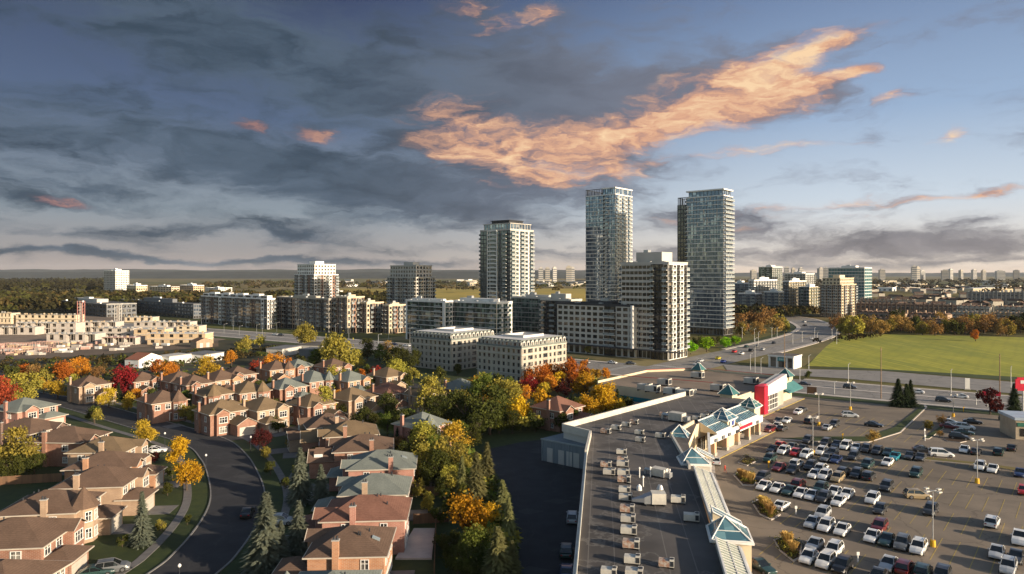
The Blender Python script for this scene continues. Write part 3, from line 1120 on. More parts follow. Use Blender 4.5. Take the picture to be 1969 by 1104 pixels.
c, la, lb = solve(1183, 500, 1127, 1215)
T1 = building('apartment_tower', 'slim tall glass tower left of the rightmost one, bright right face, trellis on roof', 'apartment tower',
              c, la, lb, 100.0, 33, {'S': [('g', 3, None)] * 5 + [('s', 1.2, M_dark), ('b', 3, None), ('g', 3, None), ('g', 3, None)], 'E': [('b', 3.2, None), ('w', 3, M_concl), ('b', 3.2, None), ('w', 3, M_concl), ('b', 3.2, None), ('w', 2, M_concl)]},
              M_grey, M_white, ground=5, glass=M_glassb, frame=M_dark, band=0.30, crown=M_white, ph=None, whiteout=0.10, seed=5, parapet=0.5)
def crown_part(root, x0, x1, y0, y1, z, h, m, gl):
    q = MB()
    q.box(x0 + .8, x1 - .8, y0 + .8, y1 - .8, z, z + h, gl)
    for k in range(6):
        x = x0 + .8 + (x1 - x0 - 1.6) * k / 5
        q.box(x - .12, x + .12, y0 + .6, y0 + .79, z, z + h, M_dark)
    for k in range(5):
        y = y0 + .8 + (y1 - y0 - 1.6) * k / 4
        q.box(x1 - .79, x1 - .6, y - .12, y + .12, z, z + h, M_white)
    q.build('penthouse', root)
    q = MB()
    q.box(x0, x1, y0, y1, z + h, z + h + .9, m)
    q.build('crown_roof', root)
crown_part(T1, -la * 0.45, .4, -.4, lb + .4, 100.5, 4.0, M_white, M_glassb)
trellis(T1, -la, -la * 0.45 - .4, 0, lb, 100.5, 105.0, M_dark)

c, la, lb = solve(1285, 326, 1196, 1320)
T6 = building('apartment_block', 'white and dark block on the street corner in front of the two glass towers', 'apartment block',
              c, la, lb, 46.5, 15, {'S': [('r', 3.2, M_concl)] * 7 + [('b', 3.0, M_dark), ('d', 3.0, M_dark), ('d', 3, M_dark), ('b', 3.6, None)],
                                     'E': [('b', 3.4, M_white), ('w', 3.2, M_white), ('b', 3.2, M_white), ('w', 3.2, M_white), ('b', 3.0, M_white)]},
              M_concl, M_white, ground=4.8, glass=M_glassd, frame=M_dark, crown=M_concl, ph=(0.22, 0.22, 6.0), recess=0.4, seed=6)
c2 = c - A * la
c3 = c - A * (la - 1.6)          # the nine storey wing to the left along the street
c9, la9, lb9 = solve(1238, 346, 1100, 1262)
wl = (c9 - A * la9)
W9 = building('apartment_block', 'pale nine storey block with a tall white fin, joined to the corner block', 'apartment block',
              c2 + A * 9 - B * 2.2, 47.5, 17, 25.0, 7, {'S': [('w', 3.2, M_concl)] * 8 + [('b', 3, M_dark)] * 2 + [('w', 3.2, M_concl)] * 3, 'E': [('w', 3.2, M_concl)] * 4},
              M_concl, M_white, ground=4.8, glass=M_glassd, frame=M_dark, crown=M_dark, ph=(0.36, 0.3, 2.2), recess=0.4, seed=7)
q = MB(); q.box(-1.6, -0.4, -2.0, -0.42, 4.6, 25.8, M_white); q.build('fin', W9)
q = MB(); q.box(-48.0, 26, -3.6, -0.45, 4.45, 4.8, M_dark); q.build('canopy', W9)
# brown-black block and the glazed block left of it
c, la, lb = solve(1098, 392, 1040, 1118)
building('apartment_block', 'dark brown eight storey block with balconies left of the pale nine storey block', 'apartment block', c, la, lb, 25.5, 7,
         {'S': [('b', 3.4, M_dark), ('w', 3, M_dark), ('b', 3.4, M_dark), ('w', 3, M_dark), ('b', 3.2, M_dark), ('w', 3.2, M_dark)], 'E': [('w', 3.2, M_concl)] * 5},
         M_dark, M_grey, ground=4.2, glass=M_glassd, crown=M_concl, roof=M_roofw, ph=(0.25, 0.25, 4.0), seed=8)
c, la, lb = solve(1062, 425, 985, 1085)
building('apartment_block', 'green glass block with a flat white roof half hidden behind the dark brown block', 'apartment block', c, la, lb, 25.5, 7,
         {'S': [('g', 3, None)] * 12, 'E': [('w', 3.2, None)] * 5}, M_grey, M_concl, ground=4.2, glass=M_glassg, crown=M_concl, roof=M_roofw, ph=(0.2, 0.4, 2.2), seed=9, band=0.15)
c, la, lb = solve(955, 392, 862, 984)
building('apartment_block', 'green glass block with bright white end bay behind the stone blocks', 'apartment block', c, la, lb, 24.0, 7,
         {'S': [('s', .8, M_white), ('b', 3.4, M_white), ('g', 3, None), ('g', 3, None), ('g', 3, None), ('b', 3, None), ('g', 3, None), ('g', 3, None), ('g', 3, None), ('b', 3, M_cream)],
          'E': [('b', 3.2, M_white), ('s', 1, M_white), ('b', 3.2, M_white), ('w', 3, M_white)]}, M_grey, M_white, ground=4.2, glass=M_glassg, crown=M_white, roof=M_roofw, ph=(0.15, 0.3, 2.6), seed=10, band=0.15)
c, la, lb = solve(856, 408, 781, 868)
building('apartment_block', 'green glass block with white top rim, leftmost of the green glass blocks', 'apartment block', c, la, lb, 24.0, 7,
         {'S': [('s', .8, M_white), ('g', 3, None), ('b', 3, None), ('g', 3, None), ('g', 3, None), ('g', 3, None), ('b', 3.4, None), ('s', 1.2, M_white)],
          'E': [('b', 3.2, M_white), ('w', 3, M_white)]}, M_grey, M_white, ground=4.2, glass=M_glassg, crown=M_white, roof=M_roofw, ph=(0.1, 0.3, 2.0), seed=11, band=0.15)

# the older tall tower
c, la, lb = solve(981, 480, 924, 1025)
T3 = building('apartment_tower', 'blue-grey tower with white horizontal bands and stepped crown, left of the slim tower', 'apartment tower',
              c, la, lb, 72.5, 23, {'S': [('g', 3, M_dark)] * 3 + [('s', .6, M_white), ('b', 5.4, M_dark), ('s', .9, M_white)] + [('g', 3, None)] * 2 + [('b', 3.2, M_dark)] + [('w', 2.5, M_dark)],
                                    'E': [('b', 3.4, M_concl), ('w', 2.6, M_concl), ('s', .5, M_white), ('b', 3.4, M_white), ('w', 2.6, M_concl), ('s', .6, M_white), ('b', 3, M_concl)]},
              M_grey, M_white, ground=5, glass=glass_mat('slate_glass', (0.045, 0.075, 0.10), (0.16, 0.2, 0.22), metal=0.4), crown=M_concl, ph=None, seed=12)
q = MB()            # white frame and bands over the middle bays of the shaded face
xa, xb = -la * .70, -la * .40
q.box(xa - .5, xa, -1.9, -1.55, 5, 72.4, M_white); q.box(xb, xb + .7, -1.9, -1.55, 5, 72.4, M_white)
for k in range(24):
    q.box(xa, xb, -1.95, -1.55, 5 + k * 2.93 - .3, 5 + k * 2.93 + .45, M_white)
q.build('white_frame', T3)
def crown3(root, x0, x1, y0, y1, z, h, gl, m):
    q = MB()
    q.box(x0, x1, y0, y1, z, z + h, gl)
    for k in range(10):
        x = x0 + (x1 - x0) * k / 9
        q.box(x - .15, x + .15, y0 - .2, y0 - .01, z, z + h, m)
    for k in range(8):
        y = y0 + (y1 - y0) * k / 7
        q.box(x1 + .01, x1 + .2, y - .2, y + .2, z, z + h, m)
    q.build('upper_storey', root)
    q = MB()
    q.box(x0 - .8, x1 + .8, y0 - .8, y1 + .8, z + h, z + h + .5, m)
    q.build('roof_slab', root)
crown3(T3, -la + 2, -1.6, 2, lb - 1.6, 72.7, 4.6, M_glassb, M_concl)
crown3(T3, -la + 6, -6, 6, lb - 5, 77.9, 2.0, M_dark, M_dark)

def brick_tower(label, cpx, d, l, r_, H, fl, wallS, wallE, top, seed, topf=3, crownm=None, bays=7):
    c, la, lb = solve(cpx, d, l, r_)
    z1 = H - topf * 3.1
    cs = []
    for k in range(bays):
        cs.append(('w', 2.8, wallS[k % len(wallS)]))
        if k % 2 == 0:
            cs.append(('b', 3.2, wallS[0]))
    ce = []
    for k in range(max(2, bays - 2)):
        ce.append(('w', 2.8, wallE[k % len(wallE)]))
        if k % 2 == 0:
            ce.append(('b', 3.2, wallE[0]))
    t_ = building('apartment_tower', label, 'apartment tower', c, la, lb, z1, fl, {'S': cs, 'E': ce}, wallS[0], M_white, ground=4.5, crown=top, seed=seed, ph=None, parapet=0.6)
    q = MB()
    i = 1.6
    q.box(-la + i, -i, i, lb - i, z1 + .12, H, top)
    n = int((la - 2 * i) / 3)
    for f in range(topf):
        z = z1 + .12 + f * 3.0
        for k in range(n):
            x = -la + i + (la - 2 * i) * (k + .5) / n
            q.box(x - .9, x + .9, i - .03, i - .002, z + .7, z + 2.5, M_glass)
        n2 = max(2, int((lb - 2 * i) / 3))
        for k in range(n2):
            y = i + (lb - 2 * i) * (k + .5) / n2
            q.box(-i + .002, -i + .03, y - .9, y + .9, z + .7, z + 2.5, M_glass)
    q.build('upper_storey', t_)
    q = MB()
    q.box(-la * .62, -la * .3, lb * .3, lb * .65, H + .4, H + 3.0, top)
    q.box(-la + i - .3, -i + .3, i - .3, lb - i + .3, H, H + .4, top)
    q.build('penthouse', t_)
    return t_
brick_tower('red brick and white tower with a white crown, leftmost of the near towers', 604, 600, 567, 650, 50, 13,
            [M_grey, M_white, M_brickr], [M_white, M_brickr, M_concl], M_white, 21, 3)
brick_tower('stone coloured sixteen storey tower with stepped top left of the blue-grey tower', 800, 520, 745, 836, 48, 12,
            [M_stone, M_grey, M_concl], [M_concl, M_cream], M_concl, 22, 3)
brick_tower('cream and brown condominium tower beside the curving road on the right', 1618, 630, 1577, 1646, 37.5, 10,
            [M_brickt, M_concl], [M_cream, M_brickt], M_cream, 23, 2)

def lowrise(label, cpx, d, l, r_, H, fl, wallS, wallE, top, seed, bays, bays2, glass=None, group='mid-rise apartment blocks along the arterial road', ph=(0.3, .3, 2.0), ground=4.0):
    c, la, lb = solve(cpx, d, l, r_)
    cs = [(('b', 'w', 'g')[k % 3], 3.0, wallS[k % len(wallS)]) for k in range(bays)]
    ce = [(('w', 'b')[k % 2], 3.0, wallE[k % len(wallE)]) for k in range(bays2)]
    t_ = building('apartment_block', label, 'apartment block', c, la, lb, H, fl, {'S': cs, 'E': ce}, wallS[0], M_concl, ground=ground, crown=top, seed=seed, ph=ph, parapet=0.9, glass=glass, group=group)
    return t_, la, lb
t_, la, lb = lowrise('grey eight storey block with a white stepped top floor, leftmost along the road', 514, 505, 387, 528, 22, 6, [M_grey, M_grey, M_white, M_grey, M_brickd], [M_white, M_concl], M_white, 31, 24, 4)
q = MB()
for k in range(9):
    x = -la + (la - 1) * k / 9
    q.box(x + 1, x + la / 9 - .8, 1, lb - 1, 22.13, 24.8 + 1.0 * (k % 2), M_white)
    q.box(x + 2, x + la / 9 - 2, .95, .998, 22.6, 24.2, M_glass)
q.build('upper_storey', t_)
t_, la, lb = lowrise('dark grey block with beige stair towers, next right of the leftmost one', 632, 478, 533, 655, 23, 6, [M_grey, M_grey, M_brickt, M_grey, M_dark], [M_stone, M_brickt], M_stone, 32, 22, 5)
for k, (lb_, cp, dd, l_, r2, hh) in enumerate([('beige block with a tall lit stair tower, third along the road', 668, 470, 646, 700, 24.5),
                                     ('red brick and beige block with sunlit gable front, fourth along the road', 705, 472, 684, 737, 20.5),
                                     ('low brick block at the right end of the beige row by the green lawn', 748, 468, 738, 780, 19)]):
    lowrise(lb_, cp, dd, l_, r2, hh, 5, [M_brickt, M_brickd, M_stone], [M_cream, M_stone, M_brickr], M_cream, 33 + k, 6, 6)

# long dark commercial buildings at the left behind the building site
c, la, lb = solve(372, 620, 232, 395)
building('industrial_building', 'long dark flat roofed building behind the building site, beside the grey block', 'industrial building', c, la, lb, 13, 3,
         {'S': [('w', 4, M_dark)] * 26, 'E': [('w', 4, M_grey)] * 5}, M_dark, M_grey, ground=3, crown=M_grey, glass=M_glassb, seed=41, parapet=.5)
c, la, lb = solve(205, 640, 98, 262)
building('industrial_building', 'dark hall with a row of roof vents behind the townhouses under construction', 'industrial building', c, la, lb, 12, 2,
         {'S': [('w', 5, M_dark)] * 18, 'E': [('w', 5, M_grey)] * 6}, M_dark, M_grey, ground=3, crown=M_concl, seed=42, parapet=.5, roof=M_roofd)
# far blocks by the forest on the left
c, la, lb = solve(222, 1150, 200, 248)
building('apartment_tower', 'white slab block far away above the dark forest on the left', 'apartment tower', c, la, lb, 46, 14,
         {'S': [('w', 3.2, M_concl)] * 8, 'E': [('w', 3.2, M_white)] * 8}, M_concl, M_white, ground=4, crown=M_white, seed=43)
for k, (cp, dd, l_, r2, hh, m1, lbl) in enumerate([
        (262, 1100, 244, 283, 22, M_cream, 'cream stepped block below the white slab block, by the forest edge'),
        (330, 1180, 288, 345, 18, M_cream, 'pale yellow low block in front of the fields on the left'),
        (372, 1220, 346, 392, 20, M_lumber, 'bright yellow hall at the right end of the low blocks by the fields'),
        (420, 1300, 395, 446, 12, M_white, 'small white hall in the fields right of the yellow hall'),
        (606 + 35, 1000, 628, 662, 14, M_cream, 'small cream building between the fields right of the red and white tower')]):
    c, la, lb = solve(cp, dd, l_, r2)
    building('far_building', lbl, 'building', c, la, lb, hh, 4, {'S': [('w', 5, None)] * 8, 'E': [('w', 5, None)] * 5}, m1, M_white, ground=3, crown=M_white, seed=50 + k)

# cluster of blocks on the right behind the curving road
for k, (cp, dd, l_, r2, hh, fl, mS, mE, gl, lbl) in enumerate([
        (1430, 800, 1405, 1443, 30, 8, M_grey, M_concl, M_glassb, 'bluish glass block right beside the tallest tower in the distance'),
        (1450, 760, 1443, 1494, 34, 9, M_white, M_white, M_glass, 'bright white stepped condominium, leftmost of the white cluster'),
        (1452, 690, 1420, 1464, 20, 5, M_grey, M_grey, M_glassb, 'low dark glass block in front of the white stepped condominium'),
        (1497, 680, 1470, 1506, 22, 6, M_grey, M_cream, M_glassb, 'low grey block standing between the two white condominiums'),
        (1517, 730, 1506, 1550, 33, 9, M_grey, M_cream, M_glass, 'cream condominium with dark shaded side in the middle of the cluster'),
        (1556, 700, 1535, 1580, 27, 7, M_grey, M_cream, M_glassg, 'grey and cream block just left of the cream and brown tower'),
        (1485, 1100, 1459, 1504, 52, 14, M_glassg, M_concl, M_glassg, 'tall green glass block rising behind the white cluster'),
        (1549, 1050, 1509, 1566, 41, 11, M_concl, M_white, M_glass, 'long pale slab block behind the cream condominium'),
        ]):
    c, la, lb = solve(cp, dd, l_, r2)
    building('apartment_block', lbl, 'apartment block', c, la, lb, hh, fl, {'S': [(('w', 'b')[q_ % 2], 3.4, None) for q_ in range(max(4, int(la / 4)))], 'E': [(('w', 'b')[q_ % 2], 3.4, mE) for q_ in range(max(3, int(lb / 4)))]},
             mS, M_concl, ground=4, crown=M_white, seed=60 + k, glass=gl, group='apartment blocks beyond the curving road')
c, la, lb = solve(1662, 900, 1593, 1676)
building('office_building', 'wide office block with teal glass bands behind the cream and brown tower', 'office building', c, la, lb, 49, 10,
         {'S': [('g', 6, M_concl)] * 12, 'E': [('g', 6, M_white)] * 4}, M_concl, M_white, ground=5, crown=M_white, glass=glass_mat('office_teal', (0.03, 0.12, 0.14), (0.06, 0.2, 0.22)), seed=70, band=0.3, frame=M_concl)

# pale sheds, warehouses and slim far towers scattered to the horizon
rr_ = random.Random(11)
far = MB()
def far_tower(px, d, wpx, top, m, i):
    q = MB()
    w_ = wpx / F * d
    h = CAMZ + (HY - top) / F * d
    q.box(-w_ / 2, w_ / 2, 0, w_ * .7, 0, h, m)
    n = int(h / 9)
    for f in range(n):
        q.box(-w_ / 2 + .5, w_ / 2 - .5, -.3, -.05, 4 + f * 9, 9 + f * 9, M_grey)
    q.box(-w_ / 4, w_ / 4, w_ * .1, w_ * .5, h, h + 5, m)
    c = Gd(px, d)
    o = q.build('far_tower', None, (c.x, c.y, 0), -px * 0 + rr_.uniform(-.4, .4))
    tag(o, '%s skyline tower, %s' % (('pale', 'grey')[i % 2], FARLAB[i]), 'tower', 'towers on the far skyline')
fts = [(1040, 3000, 9, 515), (1053, 3000, 9, 515), (1067, 3050, 8, 514), (1094, 2900, 11, 512), (1102, 3100, 6, 514), (1450, 4200, 10, 519), (1513, 3800, 9, 513), (1526, 3900, 7, 515), (1541, 4000, 8, 515), (1580, 4200, 10, 515),
       (1588, 4000, 8, 514), (1697, 4300, 10, 518), (1758, 3200, 9, 512), (1766, 3250, 8, 513), (1775, 4600, 10, 520), (1818, 4200, 12, 519), (1830, 4500, 8, 517), (1850, 4300, 7, 519), (1875, 4500, 8, 518), (1893, 4500, 7, 519), (1925, 4500, 14, 520), (1955, 4600, 9, 519)]
FARLAB = []
for i, q in enumerate(fts):
    if q[0] < 1200:
        FARLAB.append('%s of five between the blue-grey and the slim tower' % ordinal(i, 5))
    else:
        FARLAB.append('%s of those right of the tallest tower' % ordinal(i - 5, len(fts) - 5))
for i, q in enumerate(fts):
    far_tower(q[0], q[1], q[2], q[3], M_concl if i % 2 == 0 else M_stone, i)

# far low buildings: sheds and houses
sheds = []
def shed(px, d, wm, dm, h, m, roofm, ang=0.0):
    c = Gd(px, d)
    q = MB()
    q.box(-wm / 2, wm / 2, 0, dm, 0, h, m)
    q.box(-wm / 2 - .3, wm / 2 + .3, -.3, dm + .3, h, h + .6, roofm)
    n = max(2, int(wm / 9))
    for k in range(n):
        x = -wm / 2 + wm * (k + .5) / n
        q.box(x - 2.4, x + 2.4, -.15, -.01, 1.0, h * .6, M_grey)
    o = q.build('warehouse', None, (c.x, c.y, 0), ang)
    sheds.append((px, d, o, m))
for k in range(84):
    px = rr_.choice([rr_.uniform(1400, 1969)] * 3 + [rr_.uniform(1030, 1130), rr_.uniform(840, 925), rr_.uniform(650, 745), rr_.uniform(0, 180)])
    d = 55146 / rr_.uniform(16, 42)
    if px < 1200:
        d = rr_.uniform(2100, 3800)
    shed(px, d, rr_.uniform(20, 90), rr_.uniform(15, 40), rr_.uniform(6, 11), rr_.choice([M_concl, M_white, M_stone, M_cream, M_grey]), rr_.choice([M_white, M_roofw, M_grey]), rr_.choice([ANG, ANG, 0.1]))
sheds.sort(key=lambda s_: s_[0])
for i, (px, d, o, m) in enumerate(sheds):
    side = 'far right' if px > 1700 else 'right of the tallest tower' if px > 1400 else 'behind the tall towers' if px > 840 else 'beyond the fields on the left'
    same = [s_ for s_ in sheds if (('far right' if s_[0] > 1700 else 'right of the tallest tower' if s_[0] > 1400 else 'behind the tall towers' if s_[0] > 840 else 'beyond the fields on the left') == side)]
    j = [s_[2].name for s_ in same].index(o.name)
    tag(o, 'low flat hall in the distance %s, %s' % (side, ordinal(j, len(same))), 'warehouse', 'distant flat halls and sheds')

# stone mansard blocks in the middle
def mansard(label, cpx, d, l, r_, ang, seed):
    c, la, lb = solve(cpx, d, l, r_, ang)
    nS, nE = 9, 9
    H = 13.0
    cs = [('p', 2.6, None)] * nS
    ce = [('p', 2.6, None), ('w', 3.4, None), ('p', 2.4, None), ('p', 2.4, None), ('w', 3.4, None), ('p', 2.4, None), ('p', 2.4, None), ('w', 3.4, None), ('p', 2.4, None)]
    t_ = building('mansard_block', label, 'apartment block', c, la, lb, H, 5, {'S': cs, 'E': ce}, M_stone, M_stone, ang=ang, ground=0.0, crown=M_stone, ph=None,
                  glass=M_glass, parapet=.12, seed=seed, group='stone blocks with mansard roofs', recess=0.3)
    q = MB()
    e, i, z0, z1 = .5, 1.1, H + .13, H + 3.0
    lo = [(-la - e, -e, z0), (e, -e, z0), (e, lb + e, z0), (-la - e, lb + e, z0)]
    hi = [(-la + i, i, z1), (-i, i, z1), (-i, lb - i, z1), (-la + i, lb - i, z1)]
    for k in range(4):
        j = (k + 1) % 4
        q.face([lo[k], lo[j], hi[j], hi[k]], M_shg)
    q.face(hi, M_roofw)
    q.face(lo[::-1], M_stone)
    q.build('mansard_roof', t_)
    q = MB()   # cornices
    for z in (3.0, 10.3, 12.75):
        q.box(-la - .5, .5, -.5, -.302, z, z + .22, M_concl)
        q.box(.302, .5, -.302, lb, z, z + .22, M_concl)
    q.build('cornice', t_)
    # open light well and pale roof plant enclosure
    q = MB()
    for (x0, x1, y0, y1) in ((-la * .72, -la * .28, lb * .3, lb * .3 + .25), (-la * .72, -la * .28, lb * .75, lb * .75 + .25), (-la * .72 - .25, -la * .72, lb * .3, lb * .75 + .25), (-la * .28, -la * .28 + .25, lb * .3, lb * .75 + .25)):
        q.box(x0, x1, y0, y1, z1, z1 + .9, M_roofw)
    q.build('roof_screen', t_)
    # dormers
    dm = MB()
    dm.box(-.85, .85, -.15, 1.3, -1.1, .7, M_concl)
    dm.face([(-.95, -.2, .7), (.95, -.2, .7), (0, -.2, 1.25)], M_concl)
    dm.face([(-.95, -.2, .7), (0, -.2, 1.25), (0, 1.6, 1.25), (-.95, 1.6, .7)], M_shg)
    dm.face([(.95, -.2, .7), (.95, 1.6, .7), (0, 1.6, 1.25), (0, -.2, 1.25)], M_shg)
    dm.box(-.5, .5, -.19, -.151, -.8, .45, M_glass)
    me = dm.mesh('dormer')
    for k in range(nS + 2):
        link('dormer', me, t_, (-la + (la) * (k + .5) / (nS + 2), .0, H + 1.5), 0)
    for k in range(nE + 2):
        link('dormer', me, t_, (.0, lb * (k + .5) / (nE + 2), H + 1.5), pi / 2)
    return t_
mansard('nearer pale stone block with mansard roof, sunlit front facing the orange trees', 1003, 261, 919, 1088, atan2(-.66, .75), 81)
mansard('farther pale stone block with mansard roof, left of the two, mostly in shade', 868, 290, 792, 950, atan2(-.63, .78), 82)

# bank by the junction
c, la, lb = solve(1527, 292, 1478, 1545)
c = Gd(1527, 296)
root = thing('bank_building', 'small white box shaped bank beside the junction, teal sign over dark glass', 'bank', (c.x, c.y, 0), ANG)
root.scale = (la / 11, lb / 9 * .8, 1)
q = MB(); q.box(-11, 0, 0, 9, 0, 5.0, M_white); q.box(-11.2, .2, -.9, 9.2, 5.0, 5.6, M_white)
for x in (-11, -7.6, -3.4, -.6):
    q.box(x, x + .6, -.6, -.01, 0, 5.0, M_white)
q.build('wall', root)
q = MB(); q.box(-11, 0, -.7, 9, 5.601, 5.66, M_roofd); q.build('roof', root)
for x0, x1 in ((-10.2, -7.8), (-6.8, -3.6), (-2.6, -.8)):
    q = MB(); q.box(x0, x1, -.08, -.011, .4, 4.6, M_glassd)
    for k in range(1, 4):
        x = x0 + (x1 - x0) * k / 4
        q.box(x - .05, x + .05, -.13, -.085, .4, 4.6, M_dark)
    q.build('window', root)
q = MB(); q.box(-6.9, -3.5, -.75, -.62, 3.2, 4.8, mat('teal_sign', (0.03, 0.25, 0.27), rough=.5)); so = q.build('sign', root)


q = MB()          # three pale characters, too small to read in the photograph
q.box(-6.3, -6.15, -.8, -.751, 3.6, 4.4, M_white); q.box(-6.15, -5.8, -.8, -.751, 3.6, 3.75, M_white); q.box(-6.15, -5.8, -.8, -.751, 4.25, 4.4, M_white); q.box(-5.8, -5.65, -.8, -.751, 3.6, 4.4, M_white)
q.box(-5.3, -5.12, -.8, -.751, 3.6, 4.5, M_white)
q.box(-4.8, -4.65, -.8, -.751, 3.6, 4.4, M_white); q.box(-4.65, -4.3, -.8, -.751, 4.25, 4.4, M_white); q.box(-4.3, -4.15, -.8, -.751, 3.6, 4.4, M_white)
q.build('lettering', so)

# ------------------------------------------------------------------ shopping centre
SL = Vector((27.7, 220.0))
RH = 7.0


def SAB(a, b_, z=0.0):
    q = SL + A * a + B * b_
    return (q.x, q.y, z)


M_lot2 = M_walk
mall = thing('shopping_mall', 'long flat roofed shopping centre with cream arcade, teal glass canopies and pyramid roofs', 'shopping centre', (0, 0, 0))
roofpoly = [(2.5, 42), (7.4, 78), (14.3, 130), (17.0, 146.0), (11.5, 152.5), (53.5, 198), (67.2, 186.2), (42.5, 157.3), (36.2, 140), (31.8, 118.5), (27.0, 92.5), (18.5, 42)]
b = MB()
n = len(roofpoly)
for i in range(n):
    p, q = roofpoly[i], roofpoly[(i + 1) % n]
    b.face([(p[0], p[1], 0), (q[0], q[1], 0), (q[0], q[1], RH), (p[0], p[1], RH)][::-1], M_cream if i > 5 else M_concl)
b.build('wall', mall)
b = MB()
b.face([(x, y, RH) for x, y in roofpoly][::-1], M_roofd)
b.build('roof', mall)
M_para = mat('parapet_paint', (0.56, 0.53, 0.47), (0.46, 0.43, 0.38), scale=.7, stain=.25)
b = MB()
def wall_run(b, p, q, th, z0, z1, m, side=1):
    p, q = Vector(p), Vector(q)
    t_ = (q - p).normalized()
    nr = Vector((-t_.y, t_.x)) * th * side
    pts = [p, q, q + nr, p + nr]
    if side < 0:
        pts = pts[::-1]
    b.prism(pts, z0, z1, m)
for i in range(0, 5):
    hh = 0.75 if i < 2 else 1.25
    wall_run(b, roofpoly[i], roofpoly[i + 1], .45, RH - .4, RH + hh, M_para, 1)
b.build('parapet', mall)
b = MB()
M_tealroof = mat('sheet_metal_flashing', (0.30, 0.34, 0.35), rough=.5)
for i in range(0, 2):
    wall_run(b, roofpoly[i], roofpoly[i + 1], .12, RH + .76, RH + .86, M_tealroof, 1)
b.build('flashing', mall)

# lower loading wing on the lane side
b = MB()
lw = [G(1041, 887).to_tuple(), (15.9, 145.0), (18.2, 149.0), (12.5, 158)]
b.prism(lw, 0, 5.0, mat('grey_metal_siding', (0.20, 0.23, 0.25), (0.16, 0.19, 0.21), scale=.8, stretch=(3, 3, .05)), mat('grey_metal_roof', (0.17, 0.20, 0.22), scale=.2))
lo = b.build('loading_wing', mall)
p0, p1 = Vector(lw[0]), Vector(lw[1])
fu = (p1 - p0).normalized()
fn = Vector((fu.y, -fu.x))
fc = Face(p0, fu, fn, (p1 - p0).length)
for u in (1.6, 4.6, 6.7, 8.5):
    b = MB()
    fc.box(b, u, u + 1.5, .03, .09, 0.1, 3.2, M_concl)
    b.build('loading_door', lo)
b = MB()
for z in (4.7,):
    fc.box(b, -.1, fc.L + .1, .02, .16, z, z + .32, M_tealroof)
for u in (.2, fc.L * .62, fc.L - .3):
    fc.box(b, u, u + .14, .02, .14, 0, 4.68, M_tealroof)
b.build('gutter', lo)


def canopy(p0, p1, inn, wd, z0, z1, fz, m, bars, name='glass_canopy'):
    """sloped glazing between an upper inner rail and a lower outer rail; p0->p1 along, inn = unit vector from inner to outer"""
    p0, p1, inn = Vector(p0), Vector(p1), Vector(inn)
    d = (p1 - p0)
    b = MB()
    A0, A1 = p0, p1
    B0, B1 = p0 + inn * wd, p1 + inn * wd
    z_in, z_out = z1, z0
    def P(a, z):
        return (a.x, a.y, z)
    b.face([P(A0, z_in), P(B0, z_out), P(B1, z_out), P(A1, z_in)], m)
    b.face([P(A0, RH), P(A0, z_in), P(A1, z_in), P(A1, RH)], M_concl)
    b.face([P(A0, RH - 2), P(B0, RH - 2), P(B0, z_out), P(A0, z_in)], M_cream)
    b.face([P(A1, RH - 2), P(A1, z_in), P(B1, z_out), P(B1, RH - 2)], M_cream)
    o = b.build(name, mall)
    b = MB()
    for k in range(bars + 1):
        t_ = k / bars
        a_, c_ = p0 + d * t_, p0 + d * t_ + inn * wd
        b.tube((a_.x, a_.y, z_in + .06), (c_.x, c_.y, z_out + .06), .05, .05, 4, M_white)
    for s_ in (0.0, 0.5, 1.0):
        zz = z_in + (z_out - z_in) * s_
        a_, c_ = p0 + inn * wd * s_, p1 + inn * wd * s_
        r_ = .07 if s_ == .5 else .16
        b.tube((a_.x, a_.y, zz + .06), (c_.x, c_.y, zz + .06), r_, r_, 4, M_white)
    b.build('glazing_bar', o)
    # fascia and posts under the outer rail
    b = MB()
    t_ = d.normalized()
    wall_run(b, (B0 + inn * .01).to_tuple(), (B1 + inn * .01).to_tuple(), .35, fz, z_out - .02, M_white if inn.x > 0 else M_white, -1 if (t_.x * inn.y - t_.y * inn.x) < 0 else 1)
    b.build('fascia', mall)
    return o


def column_row(p0, p1, n, h, w_=.55, m=None):
    b = MB()
    p0, p1 = Vector(p0), Vector(p1)
    for k in range(n):
        q = p0 + (p1 - p0) * (k / (n - 1))
        b.obox((q.x, q.y, h / 2 + .05), w_, w_, h / 2, ANG, m or M_colm)
        b.obox((q.x, q.y, .5), w_ + .12, w_ + .12, .5, ANG, M_stone)
        link_ = b.build('column', mall)
        b = MB()


M_colm = mat('peach_stucco', (0.58, 0.38, 0.24), (0.5, 0.33, 0.22))


def storefront(p0, p1, z0, z1, n):
    p0, p1 = Vector(p0), Vector(p1)
    u = (p1 - p0).normalized()
    fc = Face(p0, u, Vector((u.y, -u.x)), (p1 - p0).length)
    for k in range(n):
        b = MB()
        a_ = fc.L * k / n + .4
        e_ = fc.L * (k + 1) / n - .4
        fc.box(b, a_, e_, .03, .08, z0, z1, M_glassd)
        m_ = max(2, int((e_ - a_) / 1.4))
        for j in range(m_ + 1):
            x = a_ + (e_ - a_) * j / m_
            fc.box(b, x - .05, x + .05, .085, .13, z0, z1, M_steel)
        b.build('shop_window', mall)


M_vent = mat('corrugated_glazing', (0.20, 0.24, 0.19), (0.34, 0.36, 0.30), rough=.3, scale=1.2)
vS = Vector((0.185, 0.983)).normalized()
nS = Vector((vS.y, -vS.x))
# south wing canopy, its line from the corner tower down to the near tower and beyond
canopy((31.9, 119.8), (27.3, 93.0), nS, 2.9, 7.0, 8.0, 4.2, M_vent, 34)
canopy((26.1, 87.6), (18.6, 47.5), nS, 2.9, 7.0, 8.0, 4.2, M_vent, 50)
